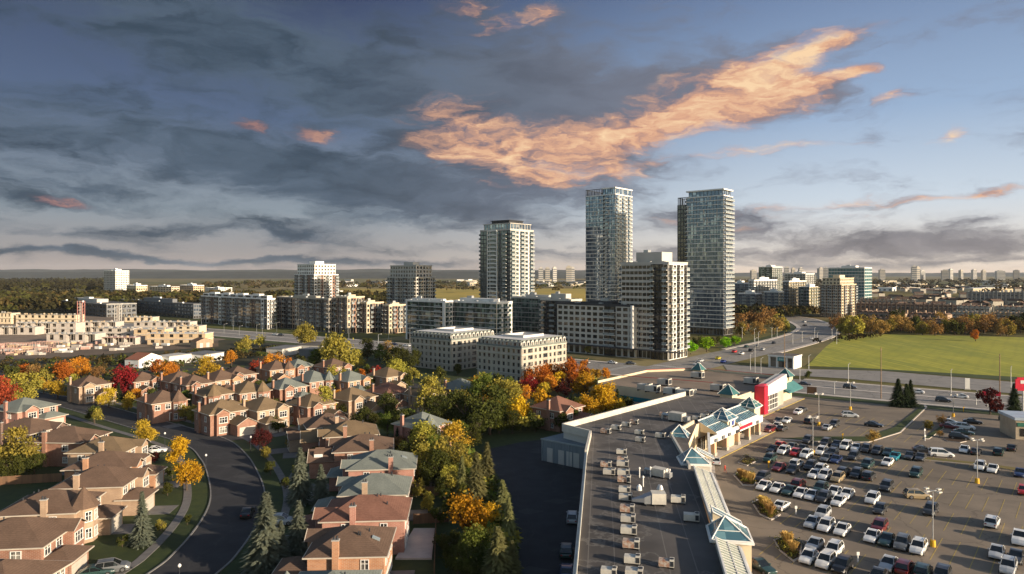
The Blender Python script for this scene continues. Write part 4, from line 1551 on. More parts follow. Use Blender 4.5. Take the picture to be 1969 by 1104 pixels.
# east wing canopies
canopy(SAB(51.6, -36.5)[:2], SAB(51.6, -28.2)[:2], A, 4.4, 5.4, 7.5, 3.5, M_teal, 9)
canopy(SAB(51.6, -24.0)[:2], SAB(51.6, -11.0)[:2], A, 4.4, 5.4, 7.5, 3.5, M_teal, 12)
column_row(SAB(55.6, -37)[:2], SAB(55.6, -10.2)[:2], 5, 3.9)
q0 = Vector((33.3, 117)); q1 = Vector((29.5, 92))
column_row((q0.x, q0.y), (q1.x, q1.y), 5, 4.6)
storefront(SAB(52, -38)[:2], SAB(52, -9)[:2], .4, 3.6, 6)
storefront((27.1, 92.5), (36.2, 140), .4, 3.6, 8)
slab('pavement', [SAB(51, -42)[:2], SAB(57.6, -40)[:2], SAB(57.6, 0)[:2], SAB(48.4, 12)[:2], SAB(48.4, 50)[:2], SAB(44, 50)[:2], SAB(44, 0)[:2]], .02, .24, M_walk)
slab('pavement', [(22, 48), (24.8, 48), (33.8, 97), (37.6, 118), (42, 141), SAB(57.6, -41)[:2], SAB(51, -42)[:2], (34, 140), (26, 92)], .02, .22, M_walk)
b = MB()
for (p_, q_) in ((SAB(57.6, -40), SAB(57.6, 0)), (SAB(48.4, 12), SAB(48.4, 50))):
    wall_run(b, p_[:2], q_[:2], .15, .1, .27, M_line, -1)
tag(b.build('kerb_line'), kind='structure')


def pyramid_tower(c, w_, h, ph, ang, body=None, glassm=None, tilt=0.0, over=.5, split=True, bodyz=0.0):
    ca, sa = cos(ang), sin(ang)
    def W_(x, y, z):
        return (c[0] + x * ca - y * sa, c[1] + x * sa + y * ca, z)
    b = MB()
    k = w_ / 2
    b.obox((c[0], c[1], (h + bodyz) / 2), k, k, (h - bodyz) / 2, ang, body or M_cream)
    e = k + .12
    b.obox((c[0], c[1], h + .14), e + .2, e + .2, .14, ang, M_white)
    o = b.build('corner_tower', mall)
    b = MB()
    r_ = k + over
    z0 = h + .29
    base = [(-r_, -r_), (r_, -r_), (r_, r_), (-r_, r_)]
    tx = tilt
    ap = (tx, tx, z0 + ph)
    for i in range(4):
        p_, q_ = base[i], base[(i + 1) % 4]
        b.face([W_(p_[0], p_[1], z0), W_(q_[0], q_[1], z0), W_(*ap)], glassm or M_teal)
    b.face([W_(x, y, z0) for x, y in base][::-1], M_white)
    g_ = b.build('pyramid_roof', o)
    b = MB()
    for i in range(4):
        p_, q_ = base[i], base[(i + 1) % 4]
        b.tube(W_(p_[0], p_[1], z0 + .03), W_(ap[0], ap[1], ap[2] + .05), .11, .09, 5, M_white)
        b.tube(W_(p_[0], p_[1], z0 + .03), W_(q_[0], q_[1], z0 + .03), .11, .11, 5, M_white)
        mx, my = (p_[0] + q_[0]) / 2, (p_[1] + q_[1]) / 2
        if split:
            b.tube(W_(mx, my, z0 + .03), W_(ap[0], ap[1], ap[2] + .05), .06, .05, 4, M_white)
        for s_ in ((0.4,) if not split else (0.33, 0.66)):
            u0 = [p_[j] + (ap[j] - p_[j]) * s_ for j in range(2)]
            u1 = [q_[j] + (ap[j] - q_[j]) * s_ for j in range(2)]
            b.tube(W_(u0[0], u0[1], z0 + ph * s_ + .04), W_(u1[0], u1[1], z0 + ph * s_ + .04), .06, .06, 4, M_white)
    b.build('glazing_bar', g_)
    return o


M_tealm = mat('teal_metal_roof', (0.05, 0.145, 0.14), (0.035, 0.11, 0.11), rough=.45, scale=1.5)
pyramid_tower(SAB(53.2, -9.2), 3.9, 6.9, 2.3, ANG, M_cream, M_tealm)
pyramid_tower(SAB(53.0, -26.1), 4.6, 6.5, 2.4, ANG, M_cream, M_teal)
pyramid_tower((36.0, 147.0), 4.6, 6.3, 2.6, ANG + .35, M_cream, M_teal, split=False, over=.1)
pyramid_tower((33.6, 126.3), 4.9, 6.9, 2.5, atan2(nS.y, nS.x) + 0.1, M_concl, M_teal, split=False, over=.1, tilt=-.5)
pyramid_tower((28.7, 90.2), 4.9, 7.2, 2.5, atan2(nS.y, nS.x), M_cream, M_teal, split=False, tilt=-.7, over=.1)
# inclined white framed gable light beside the near tower
def gable_light(c, ang, w_, l_, z0, h):
    ca, sa = cos(ang), sin(ang)
    def W_(x, y, z):
        return (c[0] + x * ca - y * sa, c[1] + x * sa + y * ca, z)
    b = MB()
    q = [W_(-w_, 0, z0 + h), W_(w_, 0, z0), W_(w_, l_, z0), W_(-w_, l_, z0 + h)]
    b.face(q, M_teal)
    b.face([W_(-w_, 0, z0), W_(w_, 0, z0), W_(-w_, 0, z0 + h)], M_cream)
    b.face([W_(-w_, l_, z0), W_(-w_, l_, z0 + h), W_(w_, l_, z0)], M_cream)
    b.face([W_(-w_, 0, z0), W_(-w_, 0, z0 + h), W_(-w_, l_, z0 + h), W_(-w_, l_, z0)], M_concl)
    o = b.build('skylight', mall)
    b = MB()
    for i in range(4):
        b.tube(q[i], q[(i + 1) % 4], .1, .1, 5, M_white)
    m0 = [(q[0][j] + q[1][j]) / 2 for j in range(3)]
    m1 = [(q[3][j] + q[2][j]) / 2 for j in range(3)]
    b.tube(m0, m1, .07, .07, 4, M_white)
    m0 = [(q[0][j] + q[3][j]) / 2 for j in range(3)]
    m1 = [(q[1][j] + q[2][j]) / 2 for j in range(3)]
    b.tube(m0, m1, .07, .07, 4, M_white)
    b.build('glazing_bar', o)
gable_light((29.4, 93.0), atan2(nS.y, nS.x), 2.0, 2.4, 7.4, 1.9)
gable_light((36.6, 128.9), atan2(nS.y, nS.x), 1.5, 2.4, 6.9, 1.4)
# cream screen wall linking the elbow towers, white piers and signs
b = MB()
wall_run(b, (31.8, 121.5), (34.0, 144.5), .4, RH - 1, RH + .8, M_concl, 1)
wall_run(b, (34.0, 145.4), SAB(51.2, -37.5)[:2], .4, RH - 1, RH + .8, M_cream, 1)
b.build('screen_wall', mall)
b = MB()
wall_run(b, SAB(56.1, -40.5)[:2], SAB(56.1, -9.0)[:2], .4, 3.5, 5.1, M_white, -1)
wall_run(b, (37.2, 129), SAB(56.0, -41)[:2], .5, 3.5, 6.3, M_white, -1)
b.build('fascia', mall)
def wsign(a0, a1, z0, z1, aoff, m, name='sign', base=0.0):
    b = MB()
    wall_run(b, SAB(aoff, a0)[:2], SAB(aoff, a1)[:2], .14, z0, z1, m, -1)
    return b.build(name, mall)
wsign(-24.2, -16.5, 4.0, 4.7, 56.62, M_red)
sg = wsign(-27.4, -24.8, 5.2, 6.4, 55.46, M_white, 'sign_panel')
b = MB(); q = SAB(55.7, -26.1); b.obox((q[0], q[1], 5.9), .06, .55, .5, ANG, mat('blue_paint', (.05, .08, .3))); b.build('emblem', sg)
wsign(-26.4, -24.6, 3.6, 4.3, 56.65, M_dark)
# shallow dark tags along the fascia where small shop signs hang
for a0 in (-38.5, -34.5, -31, -13.5):
    wsign(a0, a0 + 1.3, 3.7, 4.4, 56.65, M_grey)

# ---- the big store
st = thing('department_store', 'large flat roofed store with red portal and tall white sign wall beside the arterial road', 'store', (SL.x, SL.y, 0), ANG)
W6 = 6.5
b = MB()
poly = [(0, -.5), (45, -.5), (45, 48), (12, 48), (0, 31)]
b.prism(poly, 0, W6, M_cream, mat('brown_roof_membrane', (0.25, 0.19, 0.14), (0.18, 0.14, 0.105), scale=.06, detail=7, stain=.5))
b.build('wall', st)
b = MB()
for (p_, q_) in (((0, 31), (12, 48)), ((12, 48), (45, 48)), ((0, -.5), (0, 31))):
    wall_run(b, p_, q_, .4, W6 - .3, W6 + .7, M_cream, -1)
b.build('parapet', st)
b = MB()
wall_run(b, (45, -.5), (45, 13.0), .5, W6 - .2, W6 + .5, M_cream, 1)
b.build('parapet', st)
b = MB()
wall_run(b, (45, 36.6), (45, 48), .5, W6 - .2, W6 + 1.0, M_cream, 1)
b.build('parapet', st)
b = MB()
for (p_, q_) in (((-.1, 31), (11.9, 48.2)), ((12, 48.2), (45, 48.2)), ((0.5, 14), (30, 20))):
    wall_run(b, p_, q_, .25, W6 + .71, W6 + .85, mat('red_coping', (0.42, 0.06, 0.05)), -1)
b.build('coping', st)
b = MB()
b.box(8, 34, -.62, -.51, 2.2, 3.6, mat('teal_band', (0.02, 0.22, 0.26)))
b.build('wall_stripe', st)
# portal
b = MB()
b.box(45.01, 48.0, 15.4, 18.2, 0, 8.4, M_red)
b.box(45.01, 46.6, 18.2, 21.5, 6.6, 8.4, M_red)
po = b.build('red_portal', st)
b = MB()
b.hexa([(46.0, 18.21, 5.2), (47.4, 18.21, 5.2), (47.4, 36.0, 5.2), (46.0, 36.0, 5.2), (46.0, 18.21, 8.0), (47.4, 18.21, 8.0), (47.4, 36.0, 9.8), (46.0, 36.0, 9.8)], mat('rosy_white_panel', (0.82, 0.66, 0.62), rough=.6))
b.hexa([(44.0, 21.5, W6), (45.98, 21.5, W6), (45.98, 36.0, W6), (44.0, 36.0, W6), (44.0, 21.5, 8.1), (45.98, 21.5, 8.1), (45.98, 36.0, 9.6), (44.0, 36.0, 9.6)], M_concl)
b.build('sign_wall', st)
b = MB(); b.box(46.0, 46.6, 18.21, 30, .1, 5.19, M_glassd)
o = b.build('shop_window', st)
b = MB()
for k in range(9):
    y = 18.4 + 11.4 * k / 8
    b.box(46.61, 46.75, y - .09, y + .09, .1, 5.15, M_white)
for k in range(4):
    b.box(46.76, 46.86, 18.25, 30, .3 + 1.5 * k, .45 + 1.5 * k, M_white)
b.build('frame', o)
b = MB(); b.box(45.01, 46.4, 30.2, 36, .0, 5.19, M_stone); b.build('pier', st)
b = MB()
b.hexa([(45.01, 36.2, 4.4), (48.2, 36.2, 3.6), (48.2, 49.6, 3.6), (45.01, 49.6, 4.4), (45.01, 36.2, 5.9), (48.2, 36.2, 3.9), (48.2, 49.6, 3.9), (45.01, 49.6, 5.9)], mat('teal_awning', (0.07, 0.20, 0.20), rough=.5))
b.build('awning', st)
mall_keep = mall
def tower_local(c, *a, **k):
    return pyramid_tower(c, *a, **k)
b = MB()
for (x, y, hh, ww) in ((43.2, 0.8, 7.8, 3.6), (43.6, 46.0, 7.6, 3.6), (13.2, 45.2, 7.0, 3.0)):
    b = MB()
    b.box(x - ww / 2, x + ww / 2, y - ww / 2, y + ww / 2, W6 if x > 20 and y > 10 or x < 20 else 0, hh, M_cream)
    t_ = b.build('corner_tower', st)
    b = MB()
    k = ww / 2 + .5
    base = [(x - k, y - k), (x + k, y - k), (x + k, y + k), (x - k, y + k)]
    for i in range(4):
        p_, q_ = base[i], base[(i + 1) % 4]
        b.face([(p_[0], p_[1], hh + .05), (q_[0], q_[1], hh + .05), (x, y, hh + 2.7)], M_tealm)
    b.face([(p_[0], p_[1], hh + .05) for p_ in base][::-1], M_white)
    for i in range(4):
        b.tube((base[i][0], base[i][1], hh + .1), (x, y, hh + 2.75), .09, .07, 4, M_white)
    b.build('pyramid_roof', t_)

# ---- rooftop machinery
M_hv = mat('unit_casing', (0.55, 0.52, 0.46), (0.46, 0.43, 0.38), rough=.6, scale=.9, stain=.2, objrand=.25)
M_hvr = mat('unit_casing_rusty', (0.50, 0.46, 0.40), (0.30, 0.13, 0.07), rough=.7, scale=1.4)
def hvac_parts(kind):
    m = M_hvr if kind == 'rusty' else M_hv
    L = 1.35
    b = MB()
    b.box(-L, .55, -.75, .75, .28, 1.35, m)
    b.box(.551, L, -.75, .75, .28, 1.55, M_hv)
    body = b.mesh('casing')
    b = MB()
    for x in (-L + .1, L - .2):
        b.box(x, x + .1, -.85, .85, 0, .279, M_dark)
    rails = b.mesh('curb_frame')
    b = MB()
    b.box(.65, L - .1, -.79, -.752, .45, 1.35, M_dark)
    b.box(L + .002, L + .04, -.6, .6, .45, 1.35, M_dark)
    grille = b.mesh('grille')
    b = MB()
    b.cyl(.95, 0, 1.552, 1.64, .36, .36, 12, M_dark)
    fan = b.mesh('fan')
    return [('casing', body), ('curb_frame', rails), ('grille', grille), ('fan', fan)]
HV = {k: hvac_parts(k) for k in ('plain', 'rusty')}
s2 = lambda x, y: (1000 + x / 2.667, 690 + y / 2.667)
s6 = lambda x, y: (1150 + x / 4.522, 860 + y / 4.522)
units = [s2(440, 370), s2(493, 352), s2(545, 335), s2(585, 322), s2(612, 375), s2(617, 412), s2(735, 282), s2(905, 303), s2(945, 292), s2(970, 278), s2(720, 392),
         s6(205, 35), s6(212, 100), s6(215, 140), s6(222, 215), s6(228, 275), s6(232, 360), s6(240, 430), s6(255, 530), s6(262, 615), s6(268, 715), s6(288, 835), s6(298, 965), s6(315, 1085), s6(70, 145), s6(98, 210), s6(95, 1070), s6(595, 995), s6(697, 450), s6(812, 605)]
units2 = [(740, 128), (775, 175), (845, 185), (680, 163), (1015, 158), (1185, 122), (910, 92), (640, 155)]
ul = []
for i, (px, py) in enumerate(units):
    g = G(px, py, RH + .7)
    ul.append((g.x, g.y, RH, -.25 if py > 850 else ANG + .25, 'rusty' if i % 3 == 0 else 'plain', px, py))
for i, (px, py) in enumerate(units2):
    px, py = s2(px, py)
    g = G(px, py, W6 + .7)
    ul.append((g.x, g.y, W6, ANG, 'plain', px, py))
col_units = [u for u in ul if 1180 < u[5] < 1225 and u[6] > 860]
col_units.sort(key=lambda u: u[6])
oth1 = sorted([u for u in ul if u not in col_units and u[2] == RH and u[6] > 850], key=lambda u: u[5])
oth2 = sorted([u for u in ul if u not in col_units and u[2] == RH and u[6] <= 850], key=lambda u: u[5])
oth3 = sorted([u for u in ul if u[2] == W6], key=lambda u: u[5])
def place_unit(u, label):
    r_ = thing('rooftop_unit', label, 'rooftop unit', (u[0], u[1], u[2]), u[3], 'air handling units on the flat roofs')
    for nm, me in HV[u[4]]:
        link(nm, me, r_)
    sc = .66 + .14 * ((u[5] * 7) % 1)
    if u in oth3:
        sc = 1.5
    r_.scale = (sc, sc, sc)
for i, u in enumerate(col_units):
    place_unit(u, 'roof unit in the long line on the dark mall roof, number %s from the far end' % (NUM[i] if i else 'one') if False else
               '%s unit in the long line down the mall roof, %s' % ('rust streaked' if u[4] == 'rusty' else 'grey', 'nearest' if i == len(col_units) - 1 else 'farthest' if i == 0 else NUM[i] + ' from the far end'))
for i, u in enumerate(oth1):
    place_unit(u, 'roof unit standing apart from the line on the near mall roof, %s' % ordinal(i, len(oth1)))
for i, u in enumerate(oth2):
    place_unit(u, 'roof unit on the far end of the dark mall roof, %s' % ordinal(i, len(oth2)))
for i, u in enumerate(oth3):
    place_unit(u, 'large unit on the brown store roof, %s' % ordinal(i, len(oth3)))
# the big duct unit, a ducted plant and vent pipes
g = G(1256, 961, RH + .8)
r_ = thing('duct_unit', 'big pale unit with tapered duct in the middle of the mall roof', 'rooftop unit', (g.x, g.y, RH), -.05)
b = MB(); b.box(-.3, 1.8, -.9, .9, .3, 1.9, M_hv); b.build('casing', r_)
b = MB(); b.hexa([(-1.4, -.8, .3), (-.301, -.8, .3), (-.301, .8, .3), (-1.4, .8, .3), (-1.4, -.8, 1.3), (-.301, -.8, 1.7), (-.301, .8, 1.7), (-1.4, .8, 1.3)], M_steel)
b.hexa([(-3.2, -.25, .5), (-1.401, -.8, .5), (-1.401, .8, .5), (-3.2, .25, .5), (-3.2, -.25, .8), (-1.401, -.8, 1.2), (-1.401, .8, 1.2), (-3.2, .25, .8)], M_steel); b.build('duct', r_)
b = MB(); b.cyl(1.2, 1.2, .3, 2.0, .35, .35, 10, M_hv); b.cyl(1.2, 1.2, 2.0, 2.6, .55, .3, 10, M_steel); b.build('cowl', r_)
b = MB()
for x in (-1.2, 0, 1.5):
    b.box(x, x + .12, -.85, .85, 0, .299, M_dark)
b.build('curb_frame', r_)
for (x, y, lab, sc) in ((1302, 805, 'large tangled duct unit with pipes at the far end of the mall roof', 1.25), (1268, 909, 'low ducted plant between the white vent pipes on the mall roof', .9)):
    g = G(x, y, RH + .8)
    r_ = thing('duct_unit', lab, 'rooftop unit', (g.x, g.y, RH), ANG)
    b = MB(); b.box(-1.4, 1.4, -.9, .9, .3, 1.7, M_hv); b.box(1.41, 2.4, -.6, .6, .3, 1.2, M_steel); b.build('casing', r_)
    b = MB()
    b.tube((-1.42, 0, 1.0), (-3.0, 0, 1.0), .3, .3, 8, M_steel); b.tube((-3.0, 0, 1.0), (-3.0, 0, .05), .3, .3, 8, M_steel); b.tube((0, .92, 1.2), (0, 2.4, .6), .35, .25, 8, M_steel); b.build('duct', r_)
    b = MB()
    for x_ in (-1.2, 1.1):
        b.box(x_, x_ + .12, -.85, .85, 0, .299, M_dark)
    b.build('curb_frame', r_)
    r_.scale = (sc, sc, sc)
pipes = [s6(360, 240), s6(455, 235), s6(622, 255), s6(392, 320)]
for i, (px, py) in enumerate(sorted(pipes)):
    g = G(px, py + 6, RH)
    r_ = thing('vent_pipe', 'thin white capped vent pipe on the mall roof, %s of four' % ordinal(i, 4), 'vent pipe', (g.x, g.y, RH), 0, 'white vent pipes on the mall roof')
    b = MB(); b.cyl(0, 0, 0, 1.5, .1, .1, 8, M_white); b.build('pipe', r_)
    b = MB(); b.cyl(0, 0, 1.5, 1.75, .2, .12, 8, M_white); b.build('cap', r_)
g = G(1229, 940, RH + .3)
b = MB(); b.cyl(0, 0, 0, .6, .45, .4, 12, M_white); b.cyl(0, 0, .6, .95, .4, .1, 12, M_white)
tag(b.build('roof_vent', None, (g.x, g.y, RH)), 'squat round white roof vent left of the big duct unit', 'roof vent')

# ------------------------------------------------------------------ houses
M_fas = mat('painted_fascia', (0.50, 0.44, 0.36), rough=.7)
M_gdoor = mat('garage_door_paint', (0.50, 0.45, 0.38), rough=.6)
def hip(b, x0, x1, y0, y1, z, pitch, m, e=.5, fas=None):
    x0, x1, y0, y1 = x0 - e, x1 + e, y0 - e, y1 + e
    w_, d_ = x1 - x0, y1 - y0
    h = min(w_, d_) / 2 * pitch
    if w_ >= d_:
        r0, r1 = (x0 + d_ / 2, (y0 + y1) / 2, z + h), (x1 - d_ / 2, (y0 + y1) / 2, z + h)
        c = [(x0, y0, z), (x1, y0, z), (x1, y1, z), (x0, y1, z)]
        b.face([c[0], c[1], r1, r0], m); b.face([c[1], c[2], r1], m); b.face([c[2], c[3], r0, r1], m); b.face([c[3], c[0], r0], m)
    else:
        r0, r1 = ((x0 + x1) / 2, y0 + w_ / 2, z + h), ((x0 + x1) / 2, y1 - w_ / 2, z + h)
        c = [(x0, y0, z), (x1, y0, z), (x1, y1, z), (x0, y1, z)]
        b.face([c[0], c[1], r0], m); b.face([c[1], c[2], r1, r0], m); b.face([c[2], c[3], r1], m); b.face([c[3], c[0], r0, r1], m)
    b.face([(x0, y0, z - .02), (x0, y1, z - .02), (x1, y1, z - .02), (x1, y0, z - .02)], m)
    if fas:
        for (a_, b_, c_, d__) in ((x0 - .04, x1 + .04, y0 - .04, y0 + .1), (x0 - .04, x1 + .04, y1 - .1, y1 + .04), (x0 - .04, x0 + .1, y0 + .1, y1 - .1), (x1 - .1, x1 + .04, y0 + .1, y1 - .1)):
            fas.box(a_, b_, c_, d__, z - .16, z + .02, M_fas)
    return h


def gable(b, x0, x1, y0, y1, z, pitch, m, wallm, wb, fas=None, e=.4):
    """ridge along x, gable end at x1"""
    h = (y1 - y0 + 2 * e) / 2 * pitch
    ym = (y0 + y1) / 2
    b.face([(x0, y0 - e, z), (x1 + e, y0 - e, z), (x1 + e, ym, z + h), (x0, ym, z + h)], m)
    b.face([(x1 + e, y1 + e, z), (x0, y1 + e, z), (x0, ym, z + h), (x1 + e, ym, z + h)], m)
    h2 = (y1 - y0) / 2 * pitch
    wb.face([(x1, y0, z), (x1, y1, z), (x1, ym, z + h2 + e * pitch - .05)], wallm)
    if fas:
        fas.tube((x1 + e, y0 - e, z), (x1 + e, ym, z + h), .07, .07, 4, M_fas)
        fas.tube((x1 + e, y1 + e, z), (x1 + e, ym, z + h), .07, .07, 4, M_fas)


HW = {}


def house_window(parent, x, y, z, rot, w_, h):
    """local frame: window faces -y before rotation"""
    k = (round(w_, 1), round(h, 1))
    if k not in HW:
        b = MB()
        b.box(-w_ / 2, w_ / 2, -.03, .02, -h / 2, h / 2, M_glass)
        pane = b.mesh('window')
        b = MB()
        t_ = .1
        b.box(-w_ / 2 - t_, w_ / 2 + t_, -.1, -.001, h / 2, h / 2 + t_, M_trim)
        b.box(-w_ / 2 - t_, -w_ / 2, -.1, -.001, -h / 2, h / 2, M_trim)
        b.box(w_ / 2, w_ / 2 + t_, -.1, -.001, -h / 2, h / 2, M_trim)
        n = max(2, int(round(w_ / .7)))
        for i in range(1, n):
            xx = -w_ / 2 + w_ * i / n
            b.box(xx - .04, xx + .04, -.08, -.031, -h / 2, h / 2, M_trim)
        b.box(-w_ / 2, w_ / 2, -.07, -.032, .1, .16, M_trim)
        fr = b.mesh('frame')
        b = MB()
        b.box(-w_ / 2 - .18, w_ / 2 + .18, -.16, -.001, -h / 2 - .14, -h / 2 - .002, M_trim)
        sill = b.mesh('sill')
        HW[k] = (pane, fr, sill)
    pane, fr, sill = HW[k]
    o = link('window', pane, parent, (x, y, z), rot)
    link('frame', fr, o)
    link('sill', sill, o)


SHARED = {}


def part(name, key, maker, parent, loc=(0, 0, 0), rot=0):
    if key not in SHARED:
        b = MB()
        maker(b)
        SHARED[key] = b.mesh(name)
    return link(name, SHARED[key], parent, loc, rot)


def garage_maker(w_):
    def f(b):
        b.box(-w_ / 2, w_ / 2, -.06, 0, 0, 2.2, M_gdoor)
        for k in range(1, 4):
            b.box(-w_ / 2 + .05, w_ / 2 - .05, -.075, -.061, .55 * k - .02, .55 * k + .02, M_stone)
    return f


def door_maker(b):
    b.box(-.5, .5, -.06, 0, 0, 2.1, mat('front_door', (0.12, 0.05, 0.03), rough=.5))
    b.box(-.7, -.5, -.1, 0, 0, 2.25, M_trim); b.box(.5, .7, -.1, 0, 0, 2.25, M_trim); b.box(-.5, .5, -.1, 0, 2.1, 2.25, M_trim)


def house(label, c, ang, w_, d_, wallm, roofm, kind='garage', seed=0, eave=5.6, pitch=.52, group=None, flip=1, gl=None):
    """front faces local +x; w_ along the street (y), d_ depth (x). c = centre of main roof"""
    r = random.Random(seed)
    root = thing('brick_house', label, 'house', (c.x, c.y, 0), ang, group)
    hx, hy = d_ / 2, w_ / 2
    wb, rb, fb = MB(), MB(), MB()
    wb.box(-hx, hx, -hy, hy, 0, eave, wallm)
    main_h = hip(rb, -hx, hx, -hy, hy, eave, pitch, roofm, fas=fb)
    gy = flip * hy * .42
    gl = 4.6 + r.uniform(-.6, .8) if gl is None else gl
    gw = min(5.8, w_ * .52)
    ge = 2.9
    if kind in ('garage', 'gable', 'dormer'):
        wb.box(hx + .002, hx + gl, gy - gw / 2, gy + gw / 2, 0, ge if kind != 'dormer' else ge + .4, wallm)
        if kind == 'garage':
            hip(rb, hx - .6, hx + gl, gy - gw / 2, gy + gw / 2, ge, .5, roofm, fas=fb)
        elif kind == 'dormer':
            gable(rb, hx - 1.5, hx + gl, gy - gw / 2, gy + gw / 2, ge + .4, .75, roofm, wallm, wb, fb)
        else:
            gable(rb, hx - 1.5, hx + gl, gy - gw / 2, gy + gw / 2, ge, .55, roofm, wallm, wb, fb)
        part('garage_door', ('gd', round(gw, 1)), garage_maker(gw - 1.1), root, (hx + gl, gy, 0.05), pi / 2)
    # projecting upstairs bay with its own gable or turret
    by = -flip * hy * .45
    bw = w_ * .32
    if kind == 'turret' or (seed % 11 == 3):
        n = 8
        wb2 = [(hx + .2 + 1.9 * cos(2 * pi * k / n + .39), by + 1.9 * sin(2 * pi * k / n + .39)) for k in range(n)]
        wb.prism(wb2, 0, eave + .15, wallm)
        ap = (hx + .2, by, eave + 3.2)
        e8 = [(hx + .2 + 2.35 * cos(2 * pi * k / n + .39), by + 2.35 * sin(2 * pi * k / n + .39), eave + .12) for k in range(n)]
        for k in range(n):
            rb.face([e8[k], e8[(k + 1) % n], ap], roofm)
        for k in range(-1, 2):
            a_ = k * 2 * pi / n
            q = 1.9 * cos(pi / n)
            house_window(root, hx + .2 + q * cos(a_), by + q * sin(a_), 4.1, a_ + pi / 2, .8, 1.4)
            house_window(root, hx + .2 + q * cos(a_), by + q * sin(a_), 1.5, a_ + pi / 2, .8, 1.4)
    else:
        wb.box(hx + .003, hx + 1.2, by - bw / 2, by + bw / 2, 0, eave - .02, wallm)
        gable(rb, hx - 2.2, hx + 1.2, by - bw / 2, by + bw / 2, eave + .01, .62, roofm, wallm, wb, fb)
        house_window(root, hx + 1.2, by, 4.0, pi / 2, min(2.0, bw - .8), 1.4)
        house_window(root, hx + 1.2, by, 1.5, pi / 2, min(2.0, bw - .8), 1.5)
    for yy in ((gy - gw * .28), (gy + gw * .28)):
        house_window(root, hx, yy, 4.35, pi / 2, 1.3, 1.3)
    part('door', 'door', door_maker, root, (hx, flip * -.4, .25), pi / 2)
    # sides and back
    for s_, rt in ((-1, 0.0), (1, pi)):
        for xx in (-hx * .5, hx * .45):
            if r.random() < .75:
                house_window(root, xx, s_ * hy, 4.1, rt, r.choice((.9, 1.2)), 1.2)
            if r.random() < .5:
                house_window(root, xx, s_ * hy, 1.5, rt, .9, 1.1)
    for yy in (-hy * .55, 0, hy * .55):
        house_window(root, -hx, yy, 4.1, -pi / 2, 1.3, 1.2)
        house_window(root, -hx, yy + .3, 1.4, -pi / 2, 1.5, 1.4)
    wb.build('wall', root)
    ro = rb.build('roof', root)
    fb.build('fascia', ro)
    # chimney rising against a side wall
    b = MB()
    cx, cy = r.choice((-hx * .3, hx * .25)), (1 if cos(ang) < 0 else -1) * (hy + .28)
    H_ = eave + main_h * .75 + .4
    b.box(cx - .42, cx + .42, cy - .27, cy + .27, 0, H_, wallm)
    b.box(cx - .5, cx + .5, cy - .35, cy + .35, H_, H_ + .14, M_conc)
    b.box(cx - .7, cx + .7, cy - .3, cy + .27, 0, 3.2, wallm)
    b.cyl(cx - .2, cy, H_ + .14, H_ + .6, .14, .12, 8, M_dark)
    b.cyl(cx + .2, cy, H_ + .14, H_ + .5, .14, .12, 8, M_dark)
    b.build('chimney', ro)
    b = MB()
    for k in range(3):
        xx, yy = r.uniform(-hx * .6, 0), r.uniform(-hy * .5, hy * .5)
        b = MB()
        zz = eave + min((hx + .5 - abs(xx)), (hy + .5 - abs(yy))) * pitch
        b.cyl(xx, yy, zz - .1, zz + .45, .1, .1, 6, M_dark)
        b.build('roof_vent', ro)
    if seed % 3 == 1:
        b = MB()
        z_ = eave + .35 * pitch * hx + .1
        s_ = .5 * pitch
        xx = -(hx + .5) + (z_ - eave) / pitch
        b.hexa([(xx - .5, 1.0, z_ - .5 * pitch + .05), (xx + .5, 1.0, z_ + .5 * pitch + .05), (xx + .5, 1.8, z_ + .5 * pitch + .05), (xx - .5, 1.8, z_ - .5 * pitch + .05),
                (xx - .5, 1.0, z_ - .5 * pitch + .2), (xx + .5, 1.0, z_ + .5 * pitch + .2), (xx + .5, 1.8, z_ + .5 * pitch + .2), (xx - .5, 1.8, z_ - .5 * pitch + .2)], M_balg)
        b.build('skylight', ro)
    if kind == 'dormer':
        for k in (-1, 1) if seed % 2 == 0 else (0,):
            b = MB()
            yy = gy + k * 1.3
            b.box(hx + gl - 2.6, hx + gl - .9, yy - .5, yy + .5, ge + .6, ge + 1.9, M_trim)
            b.face([(hx + gl - .85, yy - .6, ge + 1.9), (hx + gl - .85, yy + .6, ge + 1.9), (hx + gl - .85, yy, ge + 2.5)], M_trim)
            b.face([(hx + gl - .85, yy - .6, ge + 1.9), (hx + gl - .85, yy, ge + 2.5), (hx + gl - 2.8, yy, ge + 2.5), (hx + gl - 2.8, yy - .6, ge + 1.9)], roofm)
            b.face([(hx + gl - .85, yy + .6, ge + 1.9), (hx + gl - 2.8, yy + .6, ge + 1.9), (hx + gl - 2.8, yy, ge + 2.5), (hx + gl - .85, yy, ge + 2.5)], roofm)
            b.box(hx + gl - .89, hx + gl - .87, yy - .3, yy + .3, ge + .85, ge + 1.75, M_glass)
            b.build('dormer', ro)
    # driveway and patio laid with the house
    b = MB()
    b.box(hx + gl, hx + gl + 4.2, gy - gw / 2 + .2, gy + gw / 2 - .2, .03, .075, M_walkd)
    b.build('driveway', root)
    b = MB(); b.box(-hx - 3.4, -hx - .05, -2.4, 2.4, .03, .22, M_walkd); b.build('patio', root)
    return root


pass
